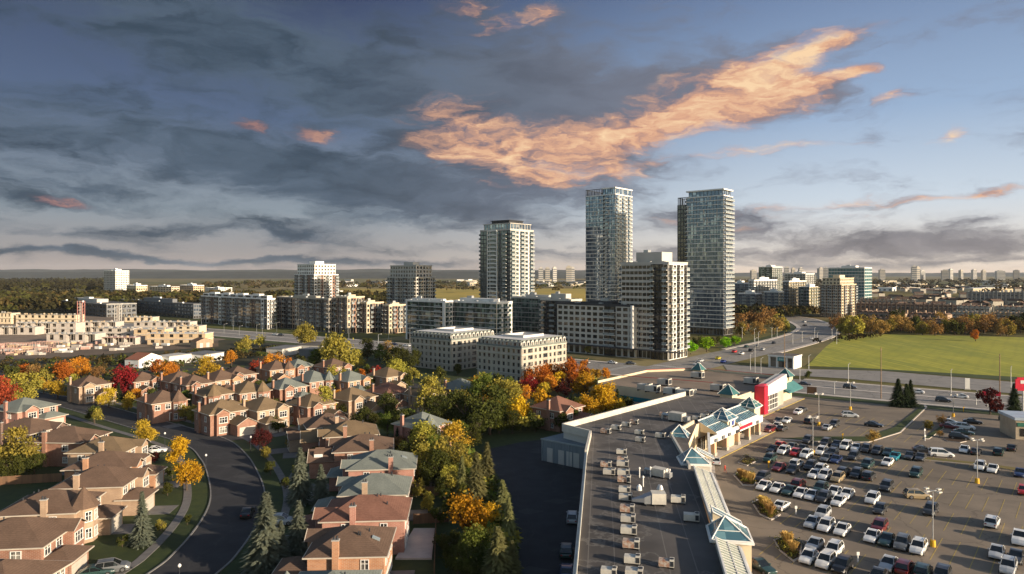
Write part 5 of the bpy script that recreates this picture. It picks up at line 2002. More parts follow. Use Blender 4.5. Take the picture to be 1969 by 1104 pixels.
# left column beside the curving street (fronts look right, toward the street)
LC = [((20, 1078), 9.5, 9, -4, 'brown house at the very bottom left corner, only its roof edge in view', M_brickr, M_shb, 'garage'),
      ((45, 998), 9.8, 11.5, 6, 'red brick house with white windows and hip garage roof, frontmost of the left column', M_brickr, M_shb, 'garage'),
      ((108, 943), 9.2, 11, 8, 'tan brick house just behind the frontmost one of the left column', M_brickt, M_shb, 'garage'),
      ((203, 898), 9.4, 11, 6, 'tan brick house with long pale garage wing behind the blue spruce', M_brickt, M_shb, 'garage'),
      ((214, 868), 8.8, 11, 6, 'brown roofed house fourth from the front of the left column', M_bricko, M_shb, 'garage'),
      ((214, 840), 9, 11, 2, 'tan roofed house beside the small orange tree, fifth in the left column', M_brickt, M_sht, 'gable'),
      ((140, 822), 9.6, 12, -4, 'house with a dark reddish gable where the left column bends away', M_brickr, M_shb, 'gable'),
      ((60, 806), 10, 12, -12, 'dark brick house in shade at the left edge, second last of the left column', M_brickd, M_shb, 'garage'),
      ((52, 768), 11, 11, -20, 'grey roofed house at the left edge under the yellow trees', M_brickp, M_shg, 'garage')]
for i, (p_, w_, d_, a_, lab, wm, rm, kd) in enumerate(LC):
    c = G(p_[0], p_[1], 7.5)
    c.x -= .8
    house(lab, c, R_(a_), w_, d_, wm, rm, kd, (100, 101, 102, 105, 104, 106, 108, 107, 109)[i], eave=5.3, pitch=.45, group='brick houses of the suburb', flip=-1 if i % 2 else 1, gl=3.4)
# middle column (fronts look left)
MC = [((640, 1098), 9, 9, 183, 'green grey roof peeking in at the bottom edge below the chimney house', M_brickr, M_shg, 'garage'),
      ((677, 1012), 9.2, 9.8, 183, 'orange brick house with tall chimney facing the camera, frontmost of the middle column', M_bricko, M_shb, 'garage'),
      ((707, 953), 9.2, 12, 184, 'pink brick house with reddish roof, second of the middle column', M_brickp, M_shr, 'garage'),
      ((724, 911), 9, 10.6, 184, 'house with grey green roof and squat brick chimney, third of the middle column', M_brickt, M_shg, 'garage'),
      ((737, 867), 9.6, 12, 186, 'pale green roofed house with pink brick wall, fourth of the middle column', M_brickp, M_shg, 'garage'),
      ((700, 837), 9.6, 11.5, 190, 'brown roofed house with one dormer over its garage, fifth of the middle column', M_brickr, M_shb, 'dormer'),
      ((674, 811), 9.8, 11.5, 196, 'brown roofed house with two dormers over its garage, sixth of the middle column', M_brickr, M_sht, 'dormer'),
      ((628, 796), 9.6, 10, 205, 'last small brown house at the far end of the middle column', M_brickt, M_shb, 'gable')]
for i, (p_, w_, d_, a_, lab, wm, rm, kd) in enumerate(MC):
    house(lab, G(p_[0], p_[1], 7.5), R_(a_), w_, d_, wm, rm, kd, 201 + i, eave=5.3, pitch=.45, group='brick houses of the suburb', flip=-1 if i % 2 == 0 else 1, gl=5.0 if kd == 'dormer' else 4.2)
# the rows behind, fronts toward the lower right
WM = [M_brickr, M_brickt, M_bricko, M_brickp, M_brickd]
UP = [(411, 738, 0, M_sht, 'garage', 'first row'), (476, 733, 0, M_sht, 'turret', 'first row'), (426, 768, 0, M_sht, 'gable', 'front row'), (507, 762, 1, M_sht, 'garage', 'front row'),
      (549, 726, 0, M_shg, 'garage', 'first row'), (603, 714, 0, M_shg, 'turret', 'second row'), (599, 756, 0, M_sht, 'gable', 'front row'), (672, 713, 2, M_shg, 'garage', 'second row'),
      (676, 745, 1, M_sht, 'gable', 'front row'), (748, 735, 0, M_shr, 'gable', 'first row'), (457, 704, 0, M_shb, 'gable', 'back row'), (530, 694, 2, M_shb, 'gable', 'back row'), (572, 690, 0, M_shg, 'garage', 'back row'),
      (312, 750, 0, M_shb, 'turret', 'first row'), (345, 714, 0, M_shb, 'gable', 'back row'), (272, 714, 0, M_shb, 'gable', 'back row'), (172, 722, 1, M_shb, 'gable', 'back row'),
      (424, 712, 2, M_shb, 'garage', 'back row'), (819, 740, 1, M_sht, 'gable', 'first row'), (886, 728, 0, M_shg, 'dormer', 'first row'), (1072, 762, 0, M_shr, 'gable', 'front row'),
      (745, 706, 1, M_sht, 'gable', 'second row'), (812, 792, 3, M_shg, 'garage', 'front row'), (640, 690, 0, M_shb, 'garage', 'back row'), (372, 720, 0, M_shb, 'garage', 'back row'),
      ]
col_n = {M_sht: 'tan', M_shg: 'grey green', M_shb: 'brown', M_shr: 'reddish'}
spot = {0: 'left of the autumn trees in the middle of the suburb', 9: 'by the pale gable house', 18: 'in front of the stone block, tan gables lit', 19: 'large, in front of the stone block',
        20: 'among the yellow trees beside the mall', 21: 'with pale gable beneath the stone block', 22: 'shaded, behind the dark green trees', 25: 'behind the golden trees', 26: 'behind the golden trees, farther one'}
order = sorted(range(len(UP)), key=lambda i: UP[i][0])
for i, (px, py, wmi, rm, kd, row) in enumerate(UP):
    same = [j for j in order if UP[j][5] == row]
    lab = '%s roofed brick house, %s in the %s beyond the curving street' % (col_n[rm], ordinal(same.index(i), len(same)), row)
    if i in (18, 19, 20, 22):
        lab = '%s roofed house %s' % (col_n[rm], spot[i])
    house(lab, G(px, py, 8.4), ANG + R_(((i * 37) % 9) - 4), 9.2 + (i % 3) * .5, 9.6 + (i % 2), WM[wmi], rm, kd, 300 + i, group='brick houses of the suburb', flip=-1 if i % 2 else 1)
# detached garages
for i, (px, py, lab) in enumerate([(487, 795, 'small garage with gable roof before the front row, left one'), (560, 784, 'small garage with gable roof before the front row, middle one'), (690, 770, 'garage with gable and pale doors before the front row, right one')]):
    c = G(px, py, 4)
    root = thing('garage', lab, 'garage', (c.x, c.y, 0), ANG, 'detached garages')
    wb, rb, fb = MB(), MB(), MB()
    wb.box(-3.4, 3.4, -3, 3, 0, 2.7, M_brickr)
    gable(rb, -3.4, 3.4, -3, 3, 2.7, .6, M_shb, M_brickt, wb, fb)
    wb.build('wall', root); r2 = rb.build('roof', root); fb.build('fascia', r2)
    part('garage_door', ('gd', 5.8), garage_maker(4.7), root, (3.4, 0, .05), pi / 2)

# back garden fences
def fence(p, q, label, h=1.8):
    p, q = Vector(p), Vector(q)
    b = MB()
    t_ = (q - p); L = t_.length; t_.normalize()
    ang = atan2(t_.y, t_.x)
    root = thing('wooden_fence', label, 'fence', (p.x, p.y, 0), ang)
    n = max(1, int(L / 2.4))
    for k in range(n):
        b = MB()
        x0, x1 = L * k / n + .06, L * (k + 1) / n - .06
        b.box(x0, x1, -.03, .03, .12, h, M_wood)
        b.build('panel', root)
    for k in range(n + 1):
        b = MB()
        b.box(L * k / n - .06, L * k / n + .06, -.07, .07, 0, h + .1, M_wood)
        b.build('post', root)
fence(G(788, 955), G(905, 955), 'long brown board fence behind the third house of the middle column')
fence(G(795, 1010), G(862, 1006), 'orange brown fence left of the golden tree')
fence(G(0, 935), G(118, 928), 'pale board fence across the dark gardens at the left edge')
fence(G(835, 1104), G(838, 1020), 'fence running toward the camera beside the pale patio')
fence(G(900, 760), G(880, 800), 'short fence between the dark green trees')
slab('patio', [G(760, 1078), G(830, 1078), G(836, 1020), G(796, 1020)], .04, .3, M_walk)

# ------------------------------------------------------------------ trees
def leaf_quad(b, c, s, r, m, up=0.0):
    n = Vector((r.gauss(0, 1), r.gauss(0, 1), r.gauss(0, 1) + up)).normalized()
    u = n.orthogonal().normalized()
    v = n.cross(u)
    a_ = r.uniform(0, 6.28)
    u, v = u * cos(a_) + v * sin(a_), -u * sin(a_) + v * cos(a_)
    s2_ = s * r.uniform(.5, .8)
    b.face([c - u * s - v * s2_, c + u * s - v * s2_, c + u * s * .7 + v * s2_, c - u * s * .7 + v * s2_], m)


def crown_round(seed, m, nclump=90, per=22, leaf=.16, flat=1.0, gap=.25, open_=0.0):
    """unit crown: radius 1, centred at origin; leaf clumps on limbs through the volume"""
    r = random.Random(seed)
    b = MB()
    lobes = [(Vector((r.gauss(0, .42), r.gauss(0, .42), r.gauss(0, .42))), r.uniform(.35, .62)) for _ in range(9)]
    for k in range(nclump):
        lo, lr = r.choice(lobes)
        d = Vector((r.gauss(0, 1), r.gauss(0, 1), r.gauss(0, 1))).normalized()
        c = lo + d * lr * (r.uniform(.75, 1.05) if r.random() > open_ else r.uniform(.2, 1))
        if c.length > 1.05:
            c = c.normalized() * r.uniform(.85, 1.08)
        c.z *= flat
        if c.z < -.75:
            continue
        cs = r.uniform(.08, .2)
        for j in range(per):
            q = c + Vector((r.gauss(0, cs), r.gauss(0, cs), r.gauss(0, cs * .75)))
            leaf_quad(b, q, leaf * r.uniform(.5, 1.1), r, m, .6)
    return b


def trunk_round(seed, zc, n=6):
    """unit trunk from the ground at -zc up into the crown"""
    r = random.Random(seed)
    b = MB()
    b.tube((0, 0, -zc), (0, 0, -.45), .085, .06, 7, M_bark)
    for k in range(n):
        a_ = 6.28 * k / n + r.uniform(-.3, .3)
        e = r.uniform(.5, .9)
        p_ = Vector((0, 0, -.5 + .1 * (k % 3)))
        q_ = Vector((cos(a_) * e * .45, sin(a_) * e * .45, .0 + r.uniform(0, .3)))
        w_ = Vector((cos(a_) * e * .8, sin(a_) * e * .8, .3 + r.uniform(0, .4)))
        b.tube(p_, q_, .045, .028, 5, M_bark)
        b.tube(q_, w_, .028, .008, 4, M_bark)
    b.tube((0, 0, -.45), (0, 0, .6), .06, .012, 5, M_bark)
    return b


def conifer(seed, m, levels=30, leafs=9):
    """unit conifer: radius 1 at the foot, height 3.3 from z=0"""
    r = random.Random(seed)
    b = MB()
    H_ = 3.3
    for i in range(levels):
        t_ = i / levels
        z = .22 + (H_ - .25) * t_
        R0 = (1 - t_) ** .85 * (1.0 + .12 * sin(i * 1.9 + seed)) + .03
        nb = max(5, int(15 * (1 - t_) + 4))
        for k in range(nb):
            a_ = 6.28 * k / nb + r.uniform(-.25, .25) + i
            Rk = R0 * (r.uniform(.62, 1.12) + .12 * sin(a_ * 3 + seed))
            for j in range(leafs):
                f = (j + r.random()) / leafs
                rr2 = Rk * (.25 + .75 * f)
                zz = z - .22 * Rk * f + r.uniform(-.04, .04)
                c = Vector((cos(a_) * rr2 + r.gauss(0, .03), sin(a_) * rr2 + r.gauss(0, .03), zz))
                d = Vector((cos(a_), sin(a_), -.25))
                s_ = Vector((-sin(a_), cos(a_), r.uniform(-.3, .3))) * (.055 + .05 * (1 - f)) * (1.1 - .4 * t_)
                d = d * (.09 + .04 * r.random())
                b.face([c - d - s_, c + d * 1.2, c - d * .2 + s_ * 1.3, c - d * 1.1 + s_ * .2], m)
    return b


def conifer_trunk():
    b = MB()
    b.tube((0, 0, 0), (0, 0, 3.1), .09, .012, 7, M_bark)
    return b


L_yel = leaf_mat('leaves_yellow', (0.54, 0.35, 0.04), (0.36, 0.235, 0.03), .3)
L_gold = leaf_mat('leaves_gold', (0.62, 0.37, 0.025), (0.42, 0.23, 0.02), .3)
L_ora = leaf_mat('leaves_orange', (0.56, 0.21, 0.03), (0.38, 0.13, 0.02), .3)
L_red = leaf_mat('leaves_red', (0.34, 0.05, 0.028), (0.18, 0.03, 0.02), .25)
L_mar = leaf_mat('leaves_maroon', (0.10, 0.022, 0.022), (0.055, 0.014, 0.014), .2)
L_grn = leaf_mat('leaves_green', (0.14, 0.165, 0.03), (0.07, 0.09, 0.02), .25)
L_dgr = leaf_mat('leaves_dark_green', (0.085, 0.092, 0.022), (0.042, 0.048, 0.014), .2)
L_olv = leaf_mat('leaves_olive', (0.36, 0.29, 0.055), (0.19, 0.165, 0.035), .25)
L_yg = leaf_mat('leaves_yellow_green', (0.40, 0.34, 0.06), (0.23, 0.21, 0.045), .3)
L_brn = leaf_mat('twigs_brown', (0.36, 0.21, 0.065), (0.21, 0.125, 0.045), .15)
L_bri = leaf_mat('leaves_bright_green', (0.25, 0.42, 0.015), (0.14, 0.28, 0.012), .3)
L_spr = leaf_mat('spruce_needles', (0.17, 0.185, 0.13), (0.08, 0.095, 0.07), .1)
L_drk = leaf_mat('fir_needles', (0.05, 0.065, 0.03), (0.025, 0.035, 0.018), .1)

L_oli = leaf_mat('olive_needles', (0.20, 0.19, 0.07), (0.10, 0.10, 0.045), .1)
TK = {}
KINDS = {
    'yellow': (L_yel, 'yellow'), 'gold': (L_gold, 'golden'), 'orange': (L_ora, 'orange'), 'red': (L_red, 'red'), 'maroon': (L_mar, 'dark red'),
    'green': (L_grn, 'green'), 'dgreen': (L_dgr, 'dark green'), 'olive': (L_olv, 'olive'), 'yg': (L_yg, 'yellow green'), 'brown': (L_brn, 'bare brown'), 'bright': (L_bri, 'bright green'),
}


def tree_proto(kind, near, var):
    key = (kind, near, var)
    if key in TK:
        return TK[key]
    m = KINDS[kind][0]
    sd_ = hash((len(kind), ord(kind[0]), var, near)) % 10007
    if near:
        cr = crown_round(sd_, m, 150, 26, .062 if kind != 'brown' else .04, 1.0 if var else 1.15, open_=.3)
    else:
        cr = crown_round(sd_, m, 90, 16, .10 if kind != 'brown' else .07, 1.0, open_=.25)
    TK[key] = (cr.mesh('crown'), trunk_round(sd_, 1.35).mesh('trunk'))
    return TK[key]


def trees(items, place, cat='tree', group=None, name='deciduous_tree', near=False, k=1.28):
    """items: (px, py of crown centre, crown radius px, kind)"""
    byk = {}
    for it in items:
        byk.setdefault(it[3], []).append(it)
    for kd, lst in byk.items():
        lst = sorted(lst, key=lambda q: q[0])
        for i, it in enumerate(lst):
            px, py, rp, _ = it[:4]
            d = 55146.0 / ((py - HY) + k * rp)
            R0 = rp * d / F * (1.12 if near and 780 < px < 1210 else 1.0)
            c = Gd(px, d)
            w_ = KINDS[kd][1]
            lab = ('%s tree %s' % (w_, place)) if len(lst) == 1 else ('%s tree %s, %s' % (w_, place, ordinal(i, len(lst))))
            root = thing(name, lab, cat, (c.x, c.y, 0), (px * 1.7) % 6.28, group)
            cr, tr = tree_proto(kd, near and rp > 15, int(px + py) % 3)
            z = k * R0
            s_ = (R0, R0 * (0.92 + (px % 7) * .02), R0 * (1.0 + ((py * 3) % 5) * .03))
            link('crown', cr, root, (0, 0, z), 0, s_)
            link('trunk', tr, root, (0, 0, z * 1.0), 0, (R0, R0, z / 1.35))


def spruces(items, place, near=True, mk='spr', name='spruce_tree', group=None, word='blue spruce'):
    """items: (px, top py, base py, half width px)"""
    lst = sorted(items, key=lambda q: q[0])
    for i, (px, pt, pb, hw) in enumerate(lst):
        c = G(px, pb)
        d = c.y
        R0 = hw / F * d
        h = (pb - pt) / F * d
        key = ('con', mk, i % 2)
        if key not in TK:
            TK[key] = (conifer(5 + i, {'spr': L_spr, 'drk': L_drk, 'olv': L_oli}[mk], 34, 9).mesh('crown'), conifer_trunk().mesh('trunk'))
        lab = '%s %s' % (word, place) if len(lst) == 1 else '%s %s, %s' % (word, place, ordinal(i, len(lst)))
        root = thing(name, lab, 'tree', (c.x, c.y, 0), i * 1.3, group)
        link('crown', TK[key][0], root, (0, 0, 0), 0, (R0, R0, h / 3.3))
        link('trunk', TK[key][1], root, (0, 0, 0), 0, (R0, R0, h / 3.3))


# suburb, far left
trees([(8, 758, 28, 'red'), (41, 745, 30, 'yg'), (84, 740, 14, 'yellow'), (111, 747, 17, 'yellow'), (234, 733, 26, 'red'), (120, 712, 20, 'orange'), (155, 708, 17, 'orange'), (90, 722, 13, 'olive'), (66, 716, 14, 'brown'), (190, 716, 13, 'brown')],
      'along the far left garden edge', near=True)
trees([(318, 720, 21, 'orange'), (399, 710, 21, 'yellow'), (489, 712, 17, 'red'), (527, 703, 18, 'orange'), (560, 706, 14, 'orange'), (364, 765, 15, 'green'), (209, 765, 16, 'yellow'), (247, 773, 14, 'yellow'), (356, 792, 15, 'olive'), (378, 797, 17, 'yg'), (440, 797, 15, 'yg'),
       (573, 740, 15, 'green'), (596, 776, 15, 'dgreen'), (650, 726, 19, 'olive'), (728, 722, 16, 'red'), (762, 712, 19, 'yg'), (624, 775, 27, 'olive'), (500, 845, 19, 'maroon'), (474, 800, 14, 'green'), (300, 705, 12, 'orange'), (445, 690, 12, 'orange'), (182, 800, 13, 'yg'), (712, 738, 12, 'green'), (540, 745, 10, 'yellow')],
      'between brick houses beyond the street', near=True)
trees([(655, 676, 33, 'yg'), (586, 648, 20, 'yg'), (608, 692, 17, 'green'), (575, 701, 14, 'dgreen'), (706, 674, 16, 'dgreen'), (760, 690, 22, 'dgreen'), (790, 696, 16, 'dgreen'), (744, 668, 12, 'brown'), (686, 692, 16, 'olive'), (467, 661, 15, 'olive'), (499, 655, 11, 'olive'), (730, 676, 14, 'green'), (630, 672, 16, 'olive')],
      'by the arterial road left of stone blocks', near=True)
trees([(30, 868, 34, 'olive'), (20, 900, 22, 'dgreen'), (66, 892, 18, 'dgreen'), (180, 796, 12, 'dgreen')], 'in the dark gardens at the left edge', near=True)
trees([(331, 905, 12, 'dgreen'), (322, 940, 11, 'dgreen'), (235, 1040, 10, 'dgreen'), (310, 1010, 10, 'olive'), (298, 880, 9, 'maroon'), (360, 1000, 8, 'dgreen')], 'low beside the left driveways', near=True)
trees([(520, 900, 11, 'dgreen'), (548, 930, 10, 'dgreen'), (600, 870, 12, 'dgreen'), (560, 850, 13, 'olive'), (535, 815, 14, 'dgreen'), (510, 872, 10, 'yg'), (600, 1000, 14, 'dgreen'), (570, 905, 10, 'olive')], 'on lawns right of the street', near=True)
trees([(345, 868, 22, 'gold'), (359, 914, 24, 'gold'), (277, 832, 19, 'yellow')], 'between the left houses and the street', near=True)
spruces([(273, 944, 1050, 24)], 'alone before the left column of houses')
spruces([(577, 860, 968, 30), (511, 944, 1104, 48), (574, 962, 1066, 31), (617, 892, 972, 22), (540, 1000, 1096, 24)], 'on the lawn before the middle column of houses')
spruces([(172, 716, 762, 15), (228, 736, 772, 9), (300, 742, 772, 8), (748, 750, 792, 16), (505, 790, 818, 10), (764, 822, 862, 10), (1100, 758, 806, 12), (1187, 748, 786, 13), (916, 716, 752, 11)], 'scattered among the houses', word='dark conifer', mk='drk')
# trees round the stone blocks and along the mall
trees([(1033, 726, 21, 'orange'), (1064, 719, 18, 'orange'), (1093, 719, 19, 'orange'), (1124, 712, 13, 'orange'), (1124, 745, 20, 'gold'), (1126, 781, 21, 'gold'), (1166, 772, 22, 'gold'), (1185, 782, 15, 'yellow'), (1002, 788, 25, 'gold'), (1045, 788, 23, 'gold'),
       (1019, 745, 16, 'red'), (1085, 750, 15, 'maroon'), (890, 757, 14, 'orange'), (914, 745, 15, 'yellow'), (1150, 742, 13, 'olive'), (1163, 722, 9, 'orange'), (1056, 742, 13, 'orange'), (980, 742, 12, 'green'), (1010, 722, 9, 'dgreen')],
      'below the sunlit stone block', near=True)
trees([(971, 760, 25, 'yg'), (923, 757, 24, 'green'), (895, 795, 31, 'dgreen'), (942, 795, 33, 'dgreen'), (868, 797, 24, 'dgreen'), (825, 766, 26, 'olive'), (960, 812, 18, 'green'), (918, 820, 20, 'dgreen'), (850, 760, 14, 'green'), (777, 822, 26, 'dgreen'), (748, 782, 20, 'dgreen'), (697, 804, 18, 'dgreen'), (844, 812, 16, 'dgreen'), (800, 850, 16, 'dgreen'), (775, 757, 13, 'green'), (930, 735, 14, 'olive'), (955, 738, 12, 'dgreen')],
      'in the clump between suburb and mall', near=True)
trees([(825, 845, 28, 'yg'), (873, 850, 27, 'yellow'), (868, 886, 30, 'olive'), (810, 892, 26, 'olive'), (838, 905, 24, 'dgreen'), (790, 915, 15, 'brown'), (823, 966, 14, 'olive'), (890, 905, 18, 'yg'), (894, 1000, 35, 'gold'), (933, 1005, 24, 'gold'), (912, 1058, 30, 'green'), (880, 1078, 22, 'dgreen'), (855, 940, 17, 'dgreen'), (930, 1084, 22, 'dgreen'), (850, 1040, 14, 'dgreen')],
      'along the gardens behind the middle column', near=True)
spruces([(915, 868, 992, 32), (966, 922, 1020, 29), (957, 1012, 1135, 44), (936, 850, 945, 26), (978, 955, 1066, 24), (888, 876, 965, 20), (985, 1040, 1125, 26)], 'in the screen beside the dark service lane', word='tall spruce', mk='olv')
# at the foot of the towers
trees([(1328, 667, 12, 'bright'), (1359, 660, 14, 'bright'), (1394, 658, 10, 'bright'), (1414, 655, 9, 'bright'), (1343, 655, 10, 'dgreen'), (1376, 655, 9, 'dgreen'), (1130, 671, 8, 'olive'), (1101, 660, 9, 'dgreen'), (1112, 664, 8, 'dgreen'), (1172, 669, 10, 'olive'), (1186, 667, 9, 'dgreen'), (1216, 665, 11, 'olive'), (1263, 678, 8, 'olive'), (1289, 678, 9, 'olive'), (1178, 664, 8, 'dgreen'), (1205, 668, 7, 'dgreen')],
      'at the foot of the towers', group='street trees at the foot of the towers')
# right of the towers and the band beyond the field
trees([(1464, 610, 22, 'brown'), (1440, 615, 18, 'brown'), (1419, 620, 18, 'brown'), (1488, 624, 16, 'brown'), (1458, 632, 14, 'brown'), (1500, 615, 12, 'olive'), (1482, 606, 14, 'brown'), (1425, 634, 12, 'olive'), (1512, 628, 10, 'olive')],
      'in the clump right of the tallest tower', group='bare brown trees by the curving road')
rt = random.Random(5)
band = []
for k in range(64):
    px = 1608 + k * 6.4 + rt.uniform(-6, 6)
    d = rt.uniform(450, 505)
    R0 = rt.uniform(3.8, 6.2)
    band.append((px, d, R0, rt.choice(['brown', 'brown', 'brown', 'olive', 'brown', 'dgreen', 'olive', 'brown'])))
band.sort()
cnt = {}
tot = {}
for q in band:
    tot[q[3]] = tot.get(q[3], 0) + 1
for px, d, R0, kd in band:
    i = cnt.get(kd, 0)
    cnt[kd] = i + 1
    c = Gd(px, d)
    nn_ = 'number %d from left' % (i + 1) if i > 19 else ordinal(i, tot[kd])
    root = thing('deciduous_tree', '%s tree in the wood beyond the field, %s' % (KINDS[kd][1], nn_), 'tree', (c.x, c.y, 0), px % 6, 'trees along the far edge of the green field')
    cr, tr = tree_proto(kd, False, int(px) % 3)
    z = 1.2 * R0
    link('crown', cr, root, (0, 0, z), 0, (R0, R0, R0 * 1.1))
    link('trunk', tr, root, (0, 0, z), 0, (R0, R0, z / 1.35))
trees([(1876, 646, 9, 'orange')], 'alone in the green field before the wood')
spruces([(1727, 728, 783, 19), (1743, 738, 784, 17), (1751, 730, 782, 14)], 'on the verge between the car park and the road', word='dark pine', mk='drk')
spruces([(1950, 737, 797, 17)], 'at the right edge beside the dark red tree', word='tall pine', mk='drk')
trees([(1904, 773, 20, 'maroon')], 'beside the pine at the right edge')
trees([(1679, 838, 13, 'brown')], 'on the kerbed strip in the car park')
trees([(1811, 806, 9, 'brown'), (1784, 818, 8, 'olive'), (1553, 722, 7, 'dgreen'), (1806, 834, 7, 'brown')], 'small, in the car park planting on the right')

trees([(290, 762, 12, 'dgreen'), (330, 772, 11, 'olive'), (402, 812, 12, 'dgreen'), (470, 742, 9, 'olive'), (518, 735, 10, 'green'), (455, 722, 9, 'yellow'), (560, 722, 10, 'orange'), (498, 742, 9, 'dgreen'), (536, 775, 11, 'dgreen'), (640, 748, 12, 'green'), (628, 735, 10, 'orange'), (586, 735, 10, 'dgreen'),
       (700, 752, 12, 'dgreen'), (716, 764, 13, 'olive'), (694, 722, 11, 'orange'), (706, 712, 12, 'green'), (782, 738, 12, 'dgreen'), (794, 722, 11, 'yg'), (846, 722, 11, 'dgreen'), (780, 776, 13, 'yellow'), (858, 742, 11, 'olive'), (664, 792, 13, 'dgreen'), (720, 812, 14, 'dgreen'), (650, 762, 10, 'orange'),
       (245, 742, 12, 'dgreen'), (262, 760, 11, 'orange'), (150, 752, 12, 'dgreen'), (140, 735, 13, 'yg'), (20, 722, 15, 'dgreen'), (50, 715, 13, 'orange'), (378, 762, 11, 'dgreen'), (420, 742, 9, 'dgreen'), (350, 742, 10, 'red'), (306, 738, 9, 'yellow'), (470, 778, 11, 'olive'), (452, 768, 9, 'yellow'), (520, 800, 13, 'dgreen')],
      'among the far house rows', near=True)
trees([(895, 772, 17, 'yg'), (985, 815, 16, 'dgreen'), (1030, 812, 15, 'dgreen'), (1080, 815, 14, 'dgreen'), (1105, 808, 13, 'dgreen'), (1140, 806, 14, 'olive'), (1205, 782, 13, 'dgreen'), (942, 770, 18, 'yellow'), (842, 782, 17, 'dgreen'), (905, 845, 18, 'dgreen'), (880, 832, 18, 'green'), (850, 870, 20, 'dgreen'), (835, 870, 22, 'green'),
       (808, 862, 20, 'olive'), (775, 872, 17, 'dgreen'), (770, 850, 15, 'brown'), (745, 818, 17, 'green'), (1152, 762, 15, 'gold'), (1104, 735, 14, 'orange'), (1074, 735, 13, 'gold'), (1145, 722, 10, 'yellow'), (1046, 752, 13, 'yellow'), (1012, 760, 13, 'orange'), (985, 752, 13, 'olive'), (958, 718, 8, 'dgreen'), (880, 712, 8, 'dgreen')],
      'in the autumn belt beside the mall', near=True)
trees([(905, 940, 20, 'dgreen'), (880, 935, 20, 'olive'), (862, 965, 16, 'dgreen'), (925, 1040, 22, 'olive'), (900, 1085, 26, 'dgreen'), (868, 1050, 18, 'dgreen'), (846, 990, 14, 'dgreen'), (812, 925, 16, 'dgreen'), (800, 940, 14, 'olive'), (870, 915, 18, 'yg')],
      'around the golden tree by the lane', near=True)

# wooded masses nobody could count
def forest(name, poly, n, hR, seed, mats_, quads=42, lsz=1.0, label=None):
    r = random.Random(seed)
    b = MB()
    xs = [p_[0] for p_ in poly]; ys = [p_[1] for p_ in poly]
    def inside(x, y):
        c_ = False
        j = len(poly) - 1
        for i in range(len(poly)):
            if (poly[i][1] > y) != (poly[j][1] > y) and x < (poly[j][0] - poly[i][0]) * (y - poly[i][1]) / (poly[j][1] - poly[i][1]) + poly[i][0]:
                c_ = not c_
            j = i
        return c_
    k = 0
    tries = 0
    while k < n and tries < n * 20:
        tries += 1
        x, y = r.uniform(min(xs), max(xs)), r.uniform(min(ys), max(ys))
        if not inside(x, y):
            continue
        k += 1
        R0 = r.uniform(*hR)
        m = r.choice(mats_)
        for j in range(quads):
            d = Vector((r.gauss(0, 1), r.gauss(0, 1), abs(r.gauss(0, 1)) * .9)).normalized() * R0 * r.uniform(.7, 1.05)
            leaf_quad(b, Vector((x + d.x, y + d.y, R0 * .9 + d.z)), R0 * .26 * lsz * r.uniform(.6, 1.2), r, m, .5)
    o = b.build(name)
    return tag(o, label, 'woodland', None, 'stuff')
def GP(*pts):
    return [tuple(Gd(a, b_)) for a, b_ in pts]
F1 = leaf_mat('far_forest_dark', (0.034, 0.029, 0.012), (0.018, 0.016, 0.008), .1)
F2 = leaf_mat('far_forest_green', (0.062, 0.058, 0.016), (0.032, 0.032, 0.01), .1)
F3 = leaf_mat('far_forest_brown', (0.09, 0.06, 0.022), (0.05, 0.036, 0.015), .1)
forest('woodland', GP((-80, 660), (60, 680), (230, 700), (400, 700), (560, 660), (745, 640), (800, 680), (745, 1000), (560, 1050), (400, 1000), (230, 1020), (-80, 1050)), 1500, (5, 9), 1, [F1, F1, F2, F3], label='dark autumn forest behind the building site')
forest('woodland', GP((820, 620), (1130, 640), (1130, 820), (820, 820)), 200, (3, 5.5), 2, [F2, L_yel, L_olv], label='yellow green thicket behind the low blocks in the centre')
forest('woodland', GP((1640, 500), (2050, 470), (2050, 525), (1640, 560)), 170, (2.0, 3.2), 3, [F3, F1, L_brn], label='brown wood below the distant townhouses')
forest('woodland', GP((1400, 600), (1500, 590), (1600, 660), (1400, 670)), 120, (3.5, 6), 4, [F1, F2, F3], label='dark trees before the white apartment cluster')
forest('woodland', GP((390, 1500), (800, 1500), (900, 2600), (390, 2600)), 260, (6, 10), 5, [F2, F3, F1], 26, 1.1, label='scattered trees in the fields on the far left')
forest('woodland', GP((820, 1300), (1130, 1300), (1130, 2500), (820, 2500)), 90, (6, 9), 6, [F2, F3, F1], 24, 1.1, label='scattered trees in the distant plain behind the towers')
forest('woodland', GP((1400, 1300), (2000, 1200), (2050, 3600), (1400, 3600)), 420, (6, 10), 7, [F3, F1, F1], 22, 1.1, label='scattered brown trees in the distant town on the right')
forest('woodland', GP((-80, 1200), (200, 1200), (200, 3000), (-80, 3000)), 700, (8, 13), 8, [F1, F1, F2], 24, 1.1, label='far dark woods at the left edge under the hills')
forest('scrub', [tuple(G(*q)) for q in ((0, 700), (250, 690), (600, 672), (640, 680), (420, 700), (250, 730), (0, 725))], 330, (.8, 2.0), 9, [F1, F3, L_dgr], 30, 1.0, label='dark brown scrub strip between the building site and the suburb')
forest('hedge_growth', [tuple(G(*q)) for q in ((1560, 665), (1640, 652), (1700, 650), (1640, 660))], 30, (1.0, 2.2), 10, [F1, F3], 30, 1.0, label='dark scrub at the corner of the green field')
forest('shrubbery', [tuple(G(*q)) for q in ((905, 885), (960, 985), (990, 1104), (940, 1104), (900, 1000), (860, 900))], 90, (.9, 2.2), 12, [L_dgr, L_grn, L_olv], 60, .8, label='mixed undergrowth beneath the spruces beside the lane')
